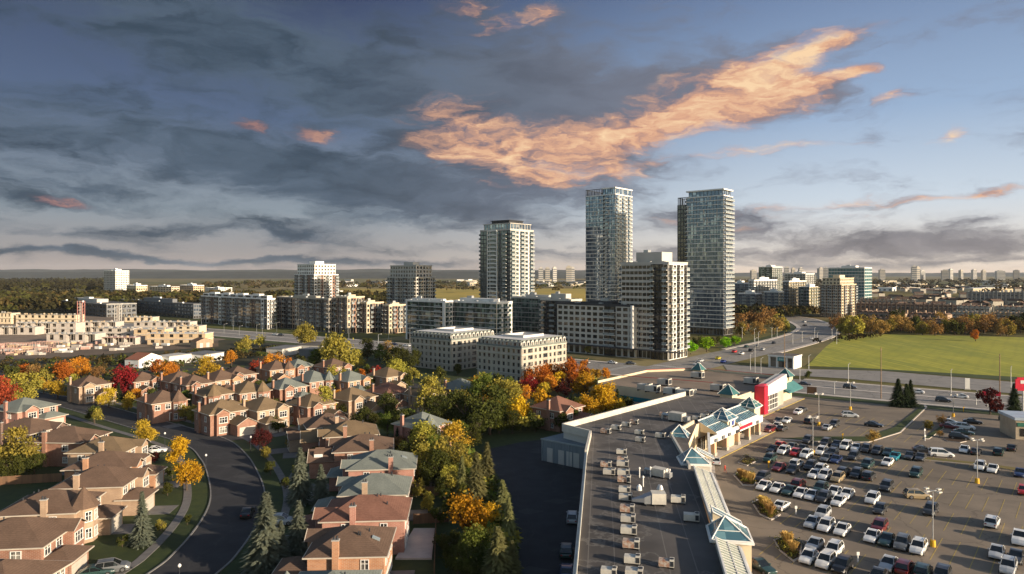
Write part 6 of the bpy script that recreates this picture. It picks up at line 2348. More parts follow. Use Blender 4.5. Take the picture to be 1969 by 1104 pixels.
forest('shrubbery', [tuple(G(*q)) for q in ((850, 830), (1000, 835), (1200, 800), (1210, 780), (1000, 800), (850, 800))], 130, (1.0, 2.4), 13, [L_dgr, L_dgr, L_olv], 50, .9, label='dark undergrowth beneath the golden trees')
forest('shrubbery', [tuple(G(*q)) for q in ((560, 760), (760, 770), (860, 800), (800, 860), (700, 800), (600, 790))], 90, (.7, 1.6), 14, [L_dgr, L_grn], 40, 1.0, label='low garden shrubs between the house rows')
forest('shrubbery', [tuple(G(*q)) for q in ((90, 735), (700, 700), (760, 740), (500, 790), (250, 780), (100, 760))], 160, (.7, 1.8), 15, [L_dgr, L_grn, L_olv, L_brn], 36, 1.0, label='garden shrubs and hedges in the far rows')
C4 = [(570,30,'s','dark'),(390,62,'h','red'),(350,85,'c','black'),(430,88,'s','white'),(487,112,'h','red'),(475,66,'c','grey'),(540,80,'c','dark'),(565,118,'s','white'),(665,97,'s','white'),(700,38,'s','dark'),(757,55,'c','dark'),
(817,65,'v','white'),(885,75,'c','white'),(748,100,'s','dark'),(945,88,'s','dark'),(1020,98,'s','dark'),(690,143,'c','grey'),(760,148,'c','navy'),(865,135,'s','dark'),(325,148,'s','green'),(380,205,'c','maroon'),(520,168,'s','white'),
(480,215,'c','black'),(590,195,'s','dark'),(680,197,'s','white'),(625,240,'c','white'),(695,245,'s','white'),(815,225,'s','black'),(775,262,'s','tan'),(888,245,'s','dark'),(965,262,'s','dark'),(960,182,'s','green'),(1083,172,'c','white'),
(1085,110,'c','green'),(1138,128,'c','teal'),(1230,128,'c','dark'),(1295,143,'c','dark'),(1585,83,'c','white'),(1660,95,'c','dark'),(1805,100,'s','green'),(1890,72,'c','black'),(1682,197,'s','white'),(1765,212,'c','white'),
(1940,240,'c','navy'),(1270,240,'s','green'),(1087,320,'s','dark'),(1365,480,'s','dark'),(1040,470,'h','dark'),(995,400,'s','white'),(835,365,'c','white'),(750,352,'c','white'),(782,410,'c','white'),(685,390,'s','dark'),
(665,330,'s','green'),(608,375,'c','white'),(532,365,'c','white'),(513,310,'s','maroon'),(455,352,'c','green'),(370,340,'c','white'),(292,318,'c','white'),(285,265,'s','dark'),(400,450,'c','white'),(670,500,'s','silver'),
(605,555,'c','silver'),(700,570,'s','white'),(805,592,'c','white'),(1040,580,'s','maroon'),(990,642,'c','white'),(1083,668,'c','green'),(1190,680,'s','grey'),(1292,710,'s','white'),(610,705,'c','silver'),(585,770,'c','white'),
(750,725,'s','white'),(695,800,'s','white'),(805,828,'s','black'),(1085,835,'c','silver'),(1190,860,'s','maroon'),(1320,868,'s','green'),(1450,878,'s','dark'),(1040,880,'c','dark'),(1760,562,'s','white'),(1940,660,'p','white'),
(1792,745,'c','silver'),(1915,780,'c','dark'),(1870,830,'s','silver'),(1965,352,'h','red')]
C3 = [(515,512,'h','white'),(545,494,'c','dark'),(445,565,'c','white'),(390,567,'c','dark'),(350,617,'s','maroon'),(380,600,'c','white'),(415,615,'c','dark'),(590,570,'s','dark'),(705,610,'c','silver'),(750,590,'s','dark')]

# ------------------------------------------------------------------ cars
PAINT = {'white': (0.72, 0.71, 0.69), 'black': (0.012, 0.012, 0.014), 'dark': (0.035, 0.036, 0.040), 'grey': (0.13, 0.135, 0.14), 'silver': (0.42, 0.43, 0.44), 'red': (0.45, 0.015, 0.012),
         'maroon': (0.13, 0.014, 0.016), 'green': (0.02, 0.05, 0.045), 'teal': (0.02, 0.22, 0.28), 'navy': (0.015, 0.03, 0.10), 'tan': (0.34, 0.26, 0.15), 'yellow': (0.5, 0.42, 0.02), 'blue': (0.03, 0.06, 0.3)}
PNAME = {'white': 'white', 'black': 'black', 'dark': 'charcoal', 'grey': 'grey', 'silver': 'silver', 'red': 'bright red', 'maroon': 'dark red', 'green': 'dark green', 'teal': 'turquoise', 'navy': 'navy blue', 'tan': 'tan', 'yellow': 'yellow', 'blue': 'blue'}
PM = {}
for k, c in PAINT.items():
    m = mat('paint_' + k, c, tuple(x * .93 for x in c), rough=.32, spec=.5, scale=.6)
    m.node_tree.nodes['Principled BSDF'].inputs['Coat Weight'].default_value = .5
    PM[k] = m
M_cglass = mat('car_glass', (0.012, 0.015, 0.017), rough=.06, spec=.8)
M_tyre = mat('tyre_rubber', (0.018, 0.018, 0.018), rough=.9)
M_rim = mat('wheel_rim', (0.38, 0.38, 0.39), rough=.35, metal=.8)
M_hl = mat('headlight_lens', (0.7, 0.7, 0.68), rough=.1, spec=.9)
M_tl = mat('taillight_lens', (0.35, 0.01, 0.01), rough=.2)
SPEC = {  # length, width, belt z, roof z, hood z, bonnet x, screen x, rear roof x, rear glass x, boot z
    'c': (4.7, 1.82, .92, 1.46, .84, .95, .18, -1.05, -1.75, .96),
    's': (4.6, 1.90, 1.05, 1.70, 1.00, 1.15, .50, -1.75, -2.15, 1.05),
    'h': (4.1, 1.75, .95, 1.50, .90, 1.00, .30, -1.45, -1.85, .98),
    'v': (5.0, 1.96, 1.05, 1.78, .98, 1.45, .70, -2.10, -2.35, 1.05),
    'p': (5.6, 2.00, 1.10, 1.82, 1.08, 1.20, .60, -.75, -1.00, 1.10)}
CARNAME = {'c': 'sedan', 's': 'suv', 'h': 'hatchback', 'v': 'minivan', 'p': 'pickup truck'}
CM = {}


def car_meshes(kind, col):
    if (kind, col) in CM:
        return CM[(kind, col)]
    L, W_, bz, rz, hz, bx, sx, rx, gx, tz = SPEC[kind]
    m = PM[col]
    hl, hw = L / 2, W_ / 2
    # body: stations along x -> (x, half width, sill z, shoulder z)
    st_ = [(hl, hw * .72, .38, .55), (hl - .12, hw * .88, .24, .68), (hl - .5, hw * .97, .20, hz - .06), (bx, hw, .19, hz + .04), (sx + .1, hw, .19, bz), (0, hw, .19, bz), (rx, hw, .19, bz), (gx, hw, .20, tz),
           (-hl + .35, hw * .97, .22, tz - .03 if kind != 'p' else tz), (-hl + .08, hw * .9, .28, tz - .15 if kind != 'p' else tz - .05), (-hl, hw * .78, .40, .72)]
    b = MB()
    def ring(s_):
        x, w_, z0, z1 = s_
        zm = z0 + (z1 - z0) * .62
        return [(x, -w_ * .93, z0), (x, -w_, zm), (x, -w_ * .90, z1), (x, 0, z1 + .035), (x, w_ * .90, z1), (x, w_, zm), (x, w_ * .93, z0)]
    rg = [ring(s_) for s_ in st_]
    for i in range(len(rg) - 1):
        for j in range(6):
            b.face([rg[i][j], rg[i][j + 1], rg[i + 1][j + 1], rg[i + 1][j]], m)
        b.face([rg[i][6], rg[i][0], rg[i + 1][0], rg[i + 1][6]], M_tyre)
    b.face(rg[0][::-1], m)
    b.face(rg[-1], m)
    wt = hw * .74
    x0, x1, x2, x3 = bx - .02, sx - .25, rx, gx
    roofp = [(x1, -wt, rz - .03), (x1, wt, rz - .03), (x2, wt, rz - .04), (x2, -wt, rz - .04)]
    xm = (x1 + x2) / 2
    b.face([(x1, -wt, rz - .05), (x1, wt, rz - .05), (xm, wt, rz), (xm, -wt, rz)][::1], m)
    b.face([(xm, -wt, rz), (xm, wt, rz), (x2, wt, rz - .05), (x2, -wt, rz - .05)], m)
    wb_ = hw * .88
    zb = bz + .0
    for s_ in (-1, 1):      # pillars and roof rails
        b.tube((x0, s_ * wb_, hz + .06), (x1, s_ * wt, rz - .05), .05, .045, 4, m)
        b.tube((x1, s_ * wt, rz - .05), (xm, s_ * wt, rz), .045, .045, 4, m)
        b.tube((xm, s_ * wt, rz), (x2, s_ * wt, rz - .05), .045, .045, 4, m)
        b.tube((x2, s_ * wt, rz - .05), (x3, s_ * wb_, tz + .02), .06, .07, 4, m)
        b.tube((xm - .1, s_ * (wt + .015), rz - .04), (xm - .15, s_ * (wb_ + .01), zb), .05, .05, 4, m)
        b.box(x0 - .32, x0 - .18, s_ * (hw + .02) - .1, s_ * (hw + .02) + .1, bz + .02, bz + .16, m)
    if kind == 'p':
        b.box(-hl + .15, gx - .15, -hw * .78, hw * .78, tz + .036, tz + .06, M_tyre)
    if kind == 's':
        for s_ in (-1, 1):
            b.tube((x1 - .2, s_ * wt * .9, rz + .07), (x2 + .2, s_ * wt * .9, rz + .04), .025, .025, 4, M_dark)
    body = b.mesh('body')
    b = MB()
    g = [(x0, wb_, hz + .05), (x1, wt, rz - .06), (x2, wt, rz - .06), (x3, wb_, tz + .02)]
    b.face([(x0, -wb_, hz + .05), (x0, wb_, hz + .05), (x1, wt, rz - .06), (x1, -wt, rz - .06)], M_cglass)
    wind = b.mesh('windscreen')
    b = MB()
    b.face([(x3, wb_, tz + .02), (x3, -wb_, tz + .02), (x2, -wt, rz - .06), (x2, wt, rz - .06)], M_cglass)
    rear = b.mesh('rear_window')
    sides = []
    for s_ in (-1, 1):
        b = MB()
        q = [(x0, s_ * wb_, hz + .05), (x1, s_ * wt, rz - .06), (x2, s_ * wt, rz - .06), (x3, s_ * wb_, tz + .02)]
        b.face(q if s_ < 0 else q[::-1], M_cglass)
        sides.append(b.mesh('side_window'))
    wr = .33 if kind in 'ch' else .37
    b = MB()
    n = 14
    for (ra, rb2, y0, y1, mm) in ((wr, wr, -.11, .11, M_tyre),):
        for i in range(n):
            a0, a1 = 2 * pi * i / n, 2 * pi * (i + 1) / n
            b.face([(ra * cos(a0), y0, ra * sin(a0)), (ra * cos(a1), y0, ra * sin(a1)), (ra * cos(a1), y1, ra * sin(a1)), (ra * cos(a0), y1, ra * sin(a0))], mm)
            for yy in (y0, y1):
                b.face([(ra * cos(a0), yy, ra * sin(a0)), (ra * cos(a1), yy, ra * sin(a1)), (0, yy, 0)], mm)
    wheel = b.mesh('wheel')
    b = MB()
    for yy in (-.115, .115):
        b.face([(wr * .62 * cos(2 * pi * i / 10), yy, wr * .62 * sin(2 * pi * i / 10)) for i in range(10)], M_rim)
    rim = b.mesh('rim')
    b = MB(); b.box(-.06, .06, -.16, .16, -.07, .07, M_hl); head = b.mesh('headlight')
    b = MB(); b.box(-.05, .05, -.13, .13, -.08, .08, M_tl); tail = b.mesh('taillight')
    CM[(kind, col)] = (body, wind, rear, sides, wheel, rim, head, tail, wr, hl, hw, hz, tz)
    return CM[(kind, col)]


def car(kind, col, x, y, ang, label, group, z=0.1, small=False):
    body, wind, rear, sides, wheel, rim, head, tail, wr, hl, hw, hz, tz = car_meshes(kind, col)
    root = thing(CARNAME[kind].replace('suv', 'sport_utility_car').replace(' ', '_'), label, CARNAME[kind] if kind != 's' else 'suv', (x, y, z), ang, group)
    link('body', body, root)
    link('windscreen', wind, root)
    link('rear_window', rear, root)
    for s_ in sides:
        link('side_window', s_, root)
    for sx_ in (hl - .88, -hl + .92):
        for sy_ in (-hw + .1, hw - .1):
            w_ = link('wheel', wheel, root, (sx_, sy_, wr))
            if not small:
                link('rim', rim, w_)
    if not small:
        for sy_ in (-hw * .66, hw * .66):
            link('headlight', head, root, (hl - .13, sy_, .60), 0)
            link('taillight', tail, root, (-hl + .03, sy_, .75), 0)
    return root


BANG = atan2(B.y, B.x)
rc = random.Random(3)
lst = []
for (L_, oy) in ((C4, 840), (C3, 640)):
    for x, y, t_, c_ in L_:
        g = G(1380 + x / 3.343, oy + y / 3.343, .7)
        s_, q_ = g.dot(A), g.dot(B)
        lst.append([q_, s_, t_, c_])
mods = [106.0, 120.6, 135.0, 149.6, 163.8, 178.0]
rows = {}
for it in lst:
    q_ = it[0]
    for k, m_ in enumerate(mods):
        for sgn in (-1, 1):
            if abs(q_ - (m_ + sgn * 2.65)) < 1.9:
                it[0] = m_ + sgn * 2.65 + rc.uniform(-.25, .25)
                it.append((k, sgn))
                break
        if len(it) > 4:
            break
    if len(it) == 4:
        it.append((9, 0))
    rows.setdefault(it[4], []).append(it)
RN = {(0, -1): 'row at the bottom edge', (0, 1): 'second row up from the bottom edge'}
rk = sorted(k for k in rows if k[0] < 9)
for i, k in enumerate(rk):
    nm = 'first row from the bottom' if i == 0 else '%s row from the bottom' % (NUM[i])
    L_ = sorted(rows[k], key=lambda q: q[1])
    for j, (q_, s_, t_, c_, _) in enumerate(L_):
        p = A * s_ + B * q_
        flip_ = pi if k[1] < 0 or rc.random() < .6 else 0
        kn = CARNAME[t_]
        lab = '%s %s in the %s, %s' % (PNAME[c_], kn, nm, 'nearest the mall' if j == 0 else 'farthest right' if j == len(L_) - 1 else NUM[j] + ' from the mall end')
        car(t_, c_, p.x, p.y, BANG + flip_ + rc.uniform(-.03, .03), lab, 'cars in the shopping centre car park')
L_ = sorted(rows.get((9, 0), []), key=lambda q: q[0])
for j, (q_, s_, t_, c_, _) in enumerate(L_):
    p = A * s_ + B * q_
    lab = '%s %s at the sparse far end of the car park, %s' % (PNAME[c_], CARNAME[t_], 'nearest' if j == 0 else 'farthest' if j == len(L_) - 1 else NUM[j] + ' nearest')
    car(t_, c_, p.x, p.y, BANG + (0 if j % 2 else pi), lab, 'cars in the shopping centre car park')
d3 = lambda x, y: (1380 + x / 3.343, 640 + y / 3.343)
d4 = lambda x, y: (1380 + x / 3.343, 840 + y / 3.343)
d1 = lambda x, y: (1380 + x / 3.343, 500 + y / 3.343)
AA = ANG
single = [
    (d3(850, 532), 's', 'silver', AA + .45, 'silver suv turning in the empty far part of the car park'),
    (d3(1005, 592), 'c', 'black', AA, 'long black sedan beside the curved grass kerb'),
    (d4(1285, 377), 's', 'tan', AA + .55, 'tan suv driving alone across the middle of the car park'),
    (d4(1325, 84), 'c', 'dark', AA + .4, 'charcoal sedan driving up to the grass strip behind the white van'),
    (d4(1438, 112), 'v', 'white', AA + .4, 'white van driving along the grass strip'),
    (d3(1500, 577), 'c', 'white', AA + .1, 'white sedan in the shaded lot at the right, leftmost of the upper pair'),
    (d3(1492, 602), 'c', 'maroon', AA + .1, 'dark red sedan in the shaded lot in front of the white sedan'),
    (d3(1592, 608), 's', 'white', AA + .1, 'white suv in the middle of the shaded lot at the right'),
    (d3(1640, 573), 'c', 'black', AA + .1, 'black sedan behind the white suv in the shaded lot'),
    (d3(1582, 640), 'c', 'green', AA + .1, 'dark green sedan in front of the white suv in the shaded lot'),
    (d3(1553, 672), 's', 'black', AA + .1, 'black suv beside the yellow kerb island in the shaded lot'),
    (d3(1867, 556), 's', 'green', AA + .1, 'dark green suv beside the small beige building'),
    (d3(1893, 622), 's', 'black', AA + 1.6, 'black suv with headlamp glint beside the beige building'),
    (d3(560, 332), 'c', 'dark', -.55, 'dark sedan on the arterial road just right of the store'),
    (d3(850, 352), 's', 'dark', -.55, 'dark suv on the arterial road behind the lamp post'),
    (d3(1280, 382), 'c', 'white', -.55 + pi, 'white sedan on the arterial road right of the pines'),
    (d3(1560, 412), 'c', 'white', -.55 + pi, 'white sedan on the arterial road below the white pylon sign'),
    (d3(1450, 436), 's', 'dark', -.55, 'dark suv on the near lanes of the arterial road'),
    (d1(108, 592), 'c', 'red', BANG + .1, 'red sedan on the upper road beside the tower trees'),
    (d1(155, 604), 'c', 'white', BANG + .1, 'white sedan behind the red one on the upper road'),
    (d1(215, 585), 's', 'dark', BANG + .1, 'dark suv between two pale cars on the upper road'),
    (d1(290, 577), 'c', 'silver', BANG + .1, 'silver sedan nearest the grassy corner on the upper road'),
    (d1(250, 558), 'c', 'grey', BANG + .1, 'grey sedan on the far lanes of the upper road'),
    (d1(185, 560), 'c', 'green', BANG + .1, 'dark green sedan on the far lanes nearest the tower'),
    (d1(38, 656), 'c', 'blue', BANG + .1, 'blue sedan just above the junction'),
    (d1(4, 634), 'c', 'yellow', BANG + .1, 'yellow taxi-like sedan just above the junction'),
    (d1(360, 536), 'c', 'dark', BANG + .2, 'dark sedan halfway up the curving road'),
    (d1(555, 401), 's', 'white', BANG + .8, 'white suv at the top bend of the curving road'),
    (d1(560, 424), 'c', 'dark', BANG + .8, 'dark sedan below the top bend of the curving road'),
    (d1(603, 506), 'c', 'white', BANG + .3, 'white sedan at the right kerb of the curving road'),
    ((1060 + 190 / 2.905, 340 + 1038 / 2.905), 'c', 'silver', -.6, 'silver sedan on the street before the pale block, second from left'),
    ((1060 + 340 / 2.905, 340 + 1040 / 2.905), 'c', 'white', -.6, 'white sedan on the street before the pale block, in the middle'),
    ((1060 + 445 / 2.905, 340 + 1044 / 2.905), 'c', 'grey', -.6, 'grey sedan on the street before the corner block'),
    ((1060 + 105 / 2.905, 340 + 1018 / 2.905), 'c', 'dark', -.6, 'dark sedan on the street beside the stone block'),
    ((1060 + 815 / 2.905, 340 + 1048 / 2.905), 'c', 'white', BANG, 'white sedan waiting at the junction'),
    ((1060 + 835 / 2.905, 340 + 1030 / 2.905), 'c', 'silver', BANG, 'silver sedan behind the waiting white one at the junction'),
    ((350 + 660 / 3.68, 480 + 604 / 3.68), 'c', 'white', -.5, 'white sedan on the road before the dark grey block on the left'),
    ((350 + 700 / 3.68, 480 + 608 / 3.68), 'c', 'dark', -.5, 'dark sedan right of the white one before the dark grey block'),
    ((350 + 110 / 3.68, 480 + 556 / 3.68), 's', 'silver', -.5, 'silver suv on the far left of the arterial road'),
    ((350 + 165 / 3.68, 480 + 566 / 3.68), 'c', 'navy', -.5, 'navy sedan on the far left of the arterial road'),
    ((350 + 1590 / 3.68, 480 + 682 / 3.68), 'c', 'white', -.5, 'white sedan on the road left of the stone blocks'),
    ((350 + 1500 / 3.68, 480 + 672 / 3.68), 'c', 'navy', -.5, 'navy sedan on the road left of the stone blocks'),
    ((1000 + 268 / 2.667, 690 + 815 / 2.667), 's', 'silver', 1.45, 'silver suv parked in the dark lane behind the mall'),
    ((1000 + 238 / 2.667, 690 + 985 / 2.667), 's', 'green', 1.45, 'dark green suv parked in the dark lane behind the mall'),
    ((1000 + 240 / 2.667, 690 + 1090 / 2.667), 'c', 'navy', 1.45, 'navy sedan in the lane at the bottom edge'),
    ((1000 + 1237 / 2.667, 690 + 1065 / 2.667), 'c', 'green', -1.2, 'blue green sedan beside the near mall tower'),
    ((1000 + 1003 / 2.667, 690 + 525 / 2.667), 'c', 'silver', BANG + .5, 'silver sedan at the arcade corner of the mall'),
    ((380 + 250 / 2.605, 680 + 795 / 2.605), 'c', 'black', 1.75, 'black sedan parked on the shaded curving street'),
    ((300, 866), 'c', 'white', .3, 'white sedan on a driveway under the dark red shrub'),
    ((540, 1002), 's', 'silver', .1, 'silver suv on a driveway between two spruces'),
    ((600, 958), 'c', 'white', .1, 'white sedan in the driveway beside the green grey garage'),
    ((215, 1092), 's', 'grey', .4, 'grey suv on the driveway at the bottom left'),
    ((185, 1100), 'c', 'green', .4, 'dark green sedan cut by the bottom edge of the picture'),
]
for (p_, t_, c_, a_, lab) in single:
    g = G(p_[0], p_[1], .7)
    zz = .18 if 1380 < p_[0] and p_[1] < 700 or p_[1] < 700 else (.16 if p_[1] < 775 else .11)
    car(t_, c_, g.x, g.y, a_, lab, None, zz, small=p_[1] < 720)

# stall lines in the car park
b = MB()
starts = [-38.0, -40, -50, -56, -60, -52]
for k, m_ in enumerate(mods):
    n = int((34 - starts[k]) / 2.4)
    for i in range(n + 1):
        s_ = starts[k] + i * 2.4
        p = A * s_ + B * m_
        b.obox((p.x, p.y, .108), .055, 5.3 if k < 5 else 2.9, .004, ANG, M_line)
    p = A * ((starts[k] + 34) / 2) + B * m_
for k in range(14):
    p = A * (-66 + k * 2.5) + B * 196
    b.obox((p.x, p.y, .108), .055, 5.2, .004, ANG, M_line)
    p = A * (-66 + k * 2.5) + B * 212
    b.obox((p.x, p.y, .108), .055, 5.2, .004, ANG, M_line)
tag(b.build('parking_marking'), kind='structure')

# kerbed strips
def kerbed(name, pts, label=None, soil=None):
    pts = [G(*q) for q in pts]
    c = sum(pts, Vector((0, 0))) / len(pts)
    ar = sum(pts[i].x * pts[(i + 1) % len(pts)].y - pts[(i + 1) % len(pts)].x * pts[i].y for i in range(len(pts)))
    if ar < 0:
        pts = pts[::-1]
    if label:
        root = thing(name, label, 'planting bed', (c.x, c.y, .1))
        b = MB(); b.prism([p_ - c for p_ in pts], 0, .15, M_walk); b.build('kerb', root)
        b = MB(); b.prism([(p_ - c) * .88 for p_ in pts], .1, .2, soil or M_lawn); b.build('soil', root)
        return root, pts, c
    slab('kerb', pts, .05, .25, M_walk)
    slab('lawn_strip', [c + (p_ - c) * .96 for p_ in pts], .2, .27, soil or M_lawn)
M_soil = mat('mulch', (0.075, 0.045, 0.025), (0.045, 0.028, 0.018), scale=2, bump=.3)
kerbed('lawn_strip', [(1490, 847), (1560, 843), (1667, 843), (1722, 824), (1779, 779), (1783, 785), (1732, 834), (1670, 853), (1560, 852)], soil=fm2)
kerbed('lawn_strip', [d3(1330, 690), d3(1345, 672), d3(1440, 605), d3(1500, 545), d3(1480, 600), d3(1360, 690)], soil=fm2)
kerbed('lawn_strip', [d4(1300, 135), d4(1700, 178), d4(1969, 215), d4(1969, 236), d4(1690, 190), d4(1300, 152)], soil=fm3)
kerbed('lawn_strip', [d3(1450, 688), d3(1480, 705), d3(1560, 714), d3(1600, 705), d3(1560, 696), d3(1490, 690)], soil=M_soil)


def plume_mesh(seed, m, h=1.5, n=230, sp=.55):
    r = random.Random(seed)
    b = MB()
    for k in range(n):
        a_ = r.uniform(0, 6.28)
        rr2 = r.uniform(0, .25)
        p0 = Vector((cos(a_) * rr2, sin(a_) * rr2, 0))
        o_ = r.uniform(.1, sp)
        hh = h * r.uniform(.7, 1.05)
        p1 = p0 + Vector((cos(a_) * o_ * .5, sin(a_) * o_ * .5, hh * .65))
        p2 = p0 + Vector((cos(a_) * o_ * 1.3, sin(a_) * o_ * 1.3, hh))
        w_ = Vector((-sin(a_), cos(a_), 0)) * .03
        b.face([p0 - w_, p0 + w_, p1 + w_, p1 - w_], m)
        b.face([p1 - w_, p1 + w_, p2 + w_ * 2.2, p2 - w_ * 2.2], m)
    return b.mesh('blades')
M_plume = leaf_mat('dry_ornamental_grass', (0.62, 0.42, 0.14), (0.42, 0.28, 0.09), .35)
PL = [plume_mesh(1, M_plume), plume_mesh(2, M_plume, 1.8)]
BUSH = [crown_round(77, L_dgr, 60, 20, .14).mesh('leaves'), crown_round(78, L_olv, 60, 20, .14).mesh('leaves'), crown_round(79, L_mar, 60, 20, .14).mesh('leaves')]
beds = [('small diamond shaped bed with a dark shrub', [d4(130, 175), d4(190, 125), d4(250, 165), d4(190, 195)], [], 6),
        ('bed with two straw coloured grasses beside a white sedan, farthest of the three', [d4(100, 255), d4(150, 225), d4(235, 240), d4(250, 300), d4(235, 325), d4(160, 322)], [d4(178, 262), d4(215, 285), d4(150, 250)], 12),
        ('bed with a tall straw coloured grass clump, middle one of the three', [d4(218, 430), d4(270, 405), d4(345, 440), d4(405, 510), d4(370, 535), d4(345, 545), d4(270, 510)], [d4(285, 430), d4(320, 475), d4(305, 440), d4(340, 500)], 14),
        ('bed with straw coloured grasses and a dark red shrub, nearest of the three', [d4(358, 672), d4(400, 660), d4(480, 672), d4(545, 700), d4(530, 795), d4(490, 815), d4(400, 745)], [d4(438, 672), d4(452, 690), d4(485, 735)], 16)]
for i, (lab, poly, pl, nb) in enumerate(beds):
    root, pts, c = kerbed('planting_bed', poly, 'kerbed ' + lab, M_soil)
    for j, q in enumerate(pl):
        g = G(q[0], q[1] + 5, .3)
        p_ = thing('ornamental_grass', 'straw coloured grass plume in the %s bed, %s' % (('', 'farthest', 'middle', 'nearest')[i], NUM[j] + ' of ' + str(len(pl)) if j else 'first of ' + str(len(pl))), 'ornamental grass', (g.x, g.y, .28), j * 1.3, 'ornamental grass clumps in the planting beds')
        link('blades', PL[j % 2], p_, (0, 0, 0), 0, (1.15, 1.15, 1.15))
        link('foliage', BUSH[1], p_, (0, 0, .3), 0, (.5, .5, .35))
    r = random.Random(40 + i)
    xs = [p_.x for p_ in pts]; ys = [p_.y for p_ in pts]
    bm_ = MB()
    for j in range(nb):
        t_ = r.random() ** .5 * .75
        e_ = pts[j % len(pts)]
        q = c + (e_ - c) * t_ + Vector((r.uniform(-.5, .5), r.uniform(-.5, .5))) * .5
        for k in range(50):
            d = Vector((r.gauss(0, .4), r.gauss(0, .4), abs(r.gauss(0, .3))))
            leaf_quad(bm_, Vector((q.x, q.y, .35)) + d, .1, r, L_dgr if (j + k) % 3 else L_olv)
    o = bm_.build('low_shrubs')
    tag(o, 'low dark shrubs filling the %s' % ('diamond bed', 'farthest grass bed', 'middle grass bed', 'nearest grass bed')[i], 'shrubs', None, 'stuff')

# ------------------------------------------------------------------ lamps, poles, signs
def lot_lamp(base, top, lab):
    g = G(*base)
    h = (base[1] - top[1]) / F * g.y
    r_ = thing('parking_lamp', lab, 'lamp post', (g.x, g.y, .1), .4, 'four headed lamp posts in the car park')
    b = MB(); b.cyl(0, 0, 0, 1.0, .42, .36, 12, M_yel); b.build('footing', r_)
    b = MB(); b.cyl(0, 0, 1.0, h, .11, .08, 8, M_steel); b.build('pole', r_)
    b = MB(); b.box(-1.3, 1.3, -.05, .05, h - .12, h - .02, M_steel); b.box(-.05, .05, -1.0, -.051, h - .12, h - .02, M_steel); b.box(-.05, .05, .051, 1.0, h - .12, h - .02, M_steel); b.build('arm', r_)
    for (x, y) in ((-1.3, 0), (1.3, 0), (0, -1.05), (0, 1.05)):
        b = MB(); b.obox((x, y, h + .03), .35, .22, .1, 0, M_concl); b.build('lamp_head', r_)
ll = [((1380 + 1383 / 3.343, 840 + 712 / 3.343), (0, 840 + 352 / 3.343), 'nearest, yellow footing beside the white suv'), ((1380 + 1668 / 3.343, 840 + 305 / 3.343), (0, 840 + 25 / 3.343), 'on the right below the grass strip'),
      ((1380 + 612 / 3.343, 640 + 790 / 3.343), (0, 640 + 548 / 3.343), 'amid the crowded far rows'), ((1380 + 650 / 3.343, 640 + 602 / 3.343), (0, 640 + 398 / 3.343), 'left one in the thinly filled part'),
      ((1380 + 853 / 3.343, 640 + 500 / 3.343), (0, 640 + 325 / 3.343), 'right one in the thinly filled part'), ((1380 + 1515 / 3.343, 640 + 545 / 3.343), (0, 640 + 403 / 3.343), 'by the shaded lot on the right')]
for bs, tp, lab in ll:
    lot_lamp(bs, (bs[0], tp[1]), 'steel lamp post with four heads, ' + lab)

def street_pole(px, pb, pt, lab, wood=False, arm=1, grp='street light poles along the roads', armang=None):
    g = G(px, pb)
    h = (pb - pt) / F * g.y
    r_ = thing('utility_pole' if wood else 'street_light', lab, 'utility pole' if wood else 'street light', (g.x, g.y, .05), armang if armang is not None else R_(50), grp)
    m = M_wood2 if wood else M_steel
    b = MB(); b.cyl(0, 0, 0, h, .17 if wood else .13, .12 if wood else .07, 7, m); b.build('pole', r_)
    if wood:
        b = MB(); b.box(-1.1, 1.1, -.08, .08, h - 1.0, h - .85, m); b.build('crossarm', r_)
    else:
        b = MB()
        for s_ in ((1,) if arm == 1 else (-1, 1)):
            b.tube((0, 0, h - .3), (s_ * 1.7, 0, h + .1), .05, .04, 5, m)
        b.build('arm', r_)
        for s_ in ((1,) if arm == 1 else (-1, 1)):
            b = MB(); b.box(s_ * 2.0 - .35, s_ * 2.0 + .35, -.14, .14, h + .03, h + .17, M_concl); b.build('lamp_head', r_)
PR = [(1380 + x / 3.343, 640 + yb / 3.343, 640 + yt / 3.343, w_) for x, yb, yt, w_ in ((1050, 428, 97, True), (1813, 421, 140, True), (1500, 392, 245, False), (840, 318, 205, False), (750, 400, 323, False), (528, 312, 180, False), (1885, 372, 225, False), (1662, 470, 385, False), (1735, 480, 395, False), (430, 278, 5, True), (240, 262, 40, False), (278, 270, 168, False), (210, 244, 140, False), (586, 240, 150, False))]
PR.sort()
for i, (px, pb, pt, w_) in enumerate(PR):
    street_pole(px, pb, pt, '%s on the road beside the field and bank, %s' % ('tall wooden pole' if w_ else 'thin steel street light', ordinal(i, len(PR))), w_)
PU = sorted([(1380 + x / 3.343, 500 + yb / 3.343, 500 + yt / 3.343) for x, yb, yt in ((158, 505, 438), (236, 530, 448), (262, 548, 465), (348, 518, 440), (382, 505, 440), (443, 470, 395), (483, 548, 465), (543, 532, 465), (623, 505, 440), (735, 520, 448), (765, 545, 450), (390, 385, 330), (425, 385, 325), (640, 520, 470))])
for i, (px, pb, pt) in enumerate(PU):
    street_pole(px, pb, pt, 'street light along the curving road, %s' % ordinal(i, len(PU)), False, 2 if i % 3 == 0 else 1)
PL_ = sorted([(350 + x / 3.68, 480 + yb / 3.68, 480 + yt / 3.68) for x, yb, yt in ((138, 572, 490), (297, 602, 530), (405, 612, 545), (362, 578, 475), (528, 602, 535), (568, 622, 487), (1085, 628, 530), (1388, 695, 605), (1462, 640, 560), (820, 600, 500), (1180, 640, 470), (670, 590, 520))]
             + [(720 + x / 3.155, 400 + yb / 3.155, 400 + yt / 3.155) for x, yb, yt in ((215, 828, 730), (302, 775, 690), (25, 832, 770), (817, 815, 752))])
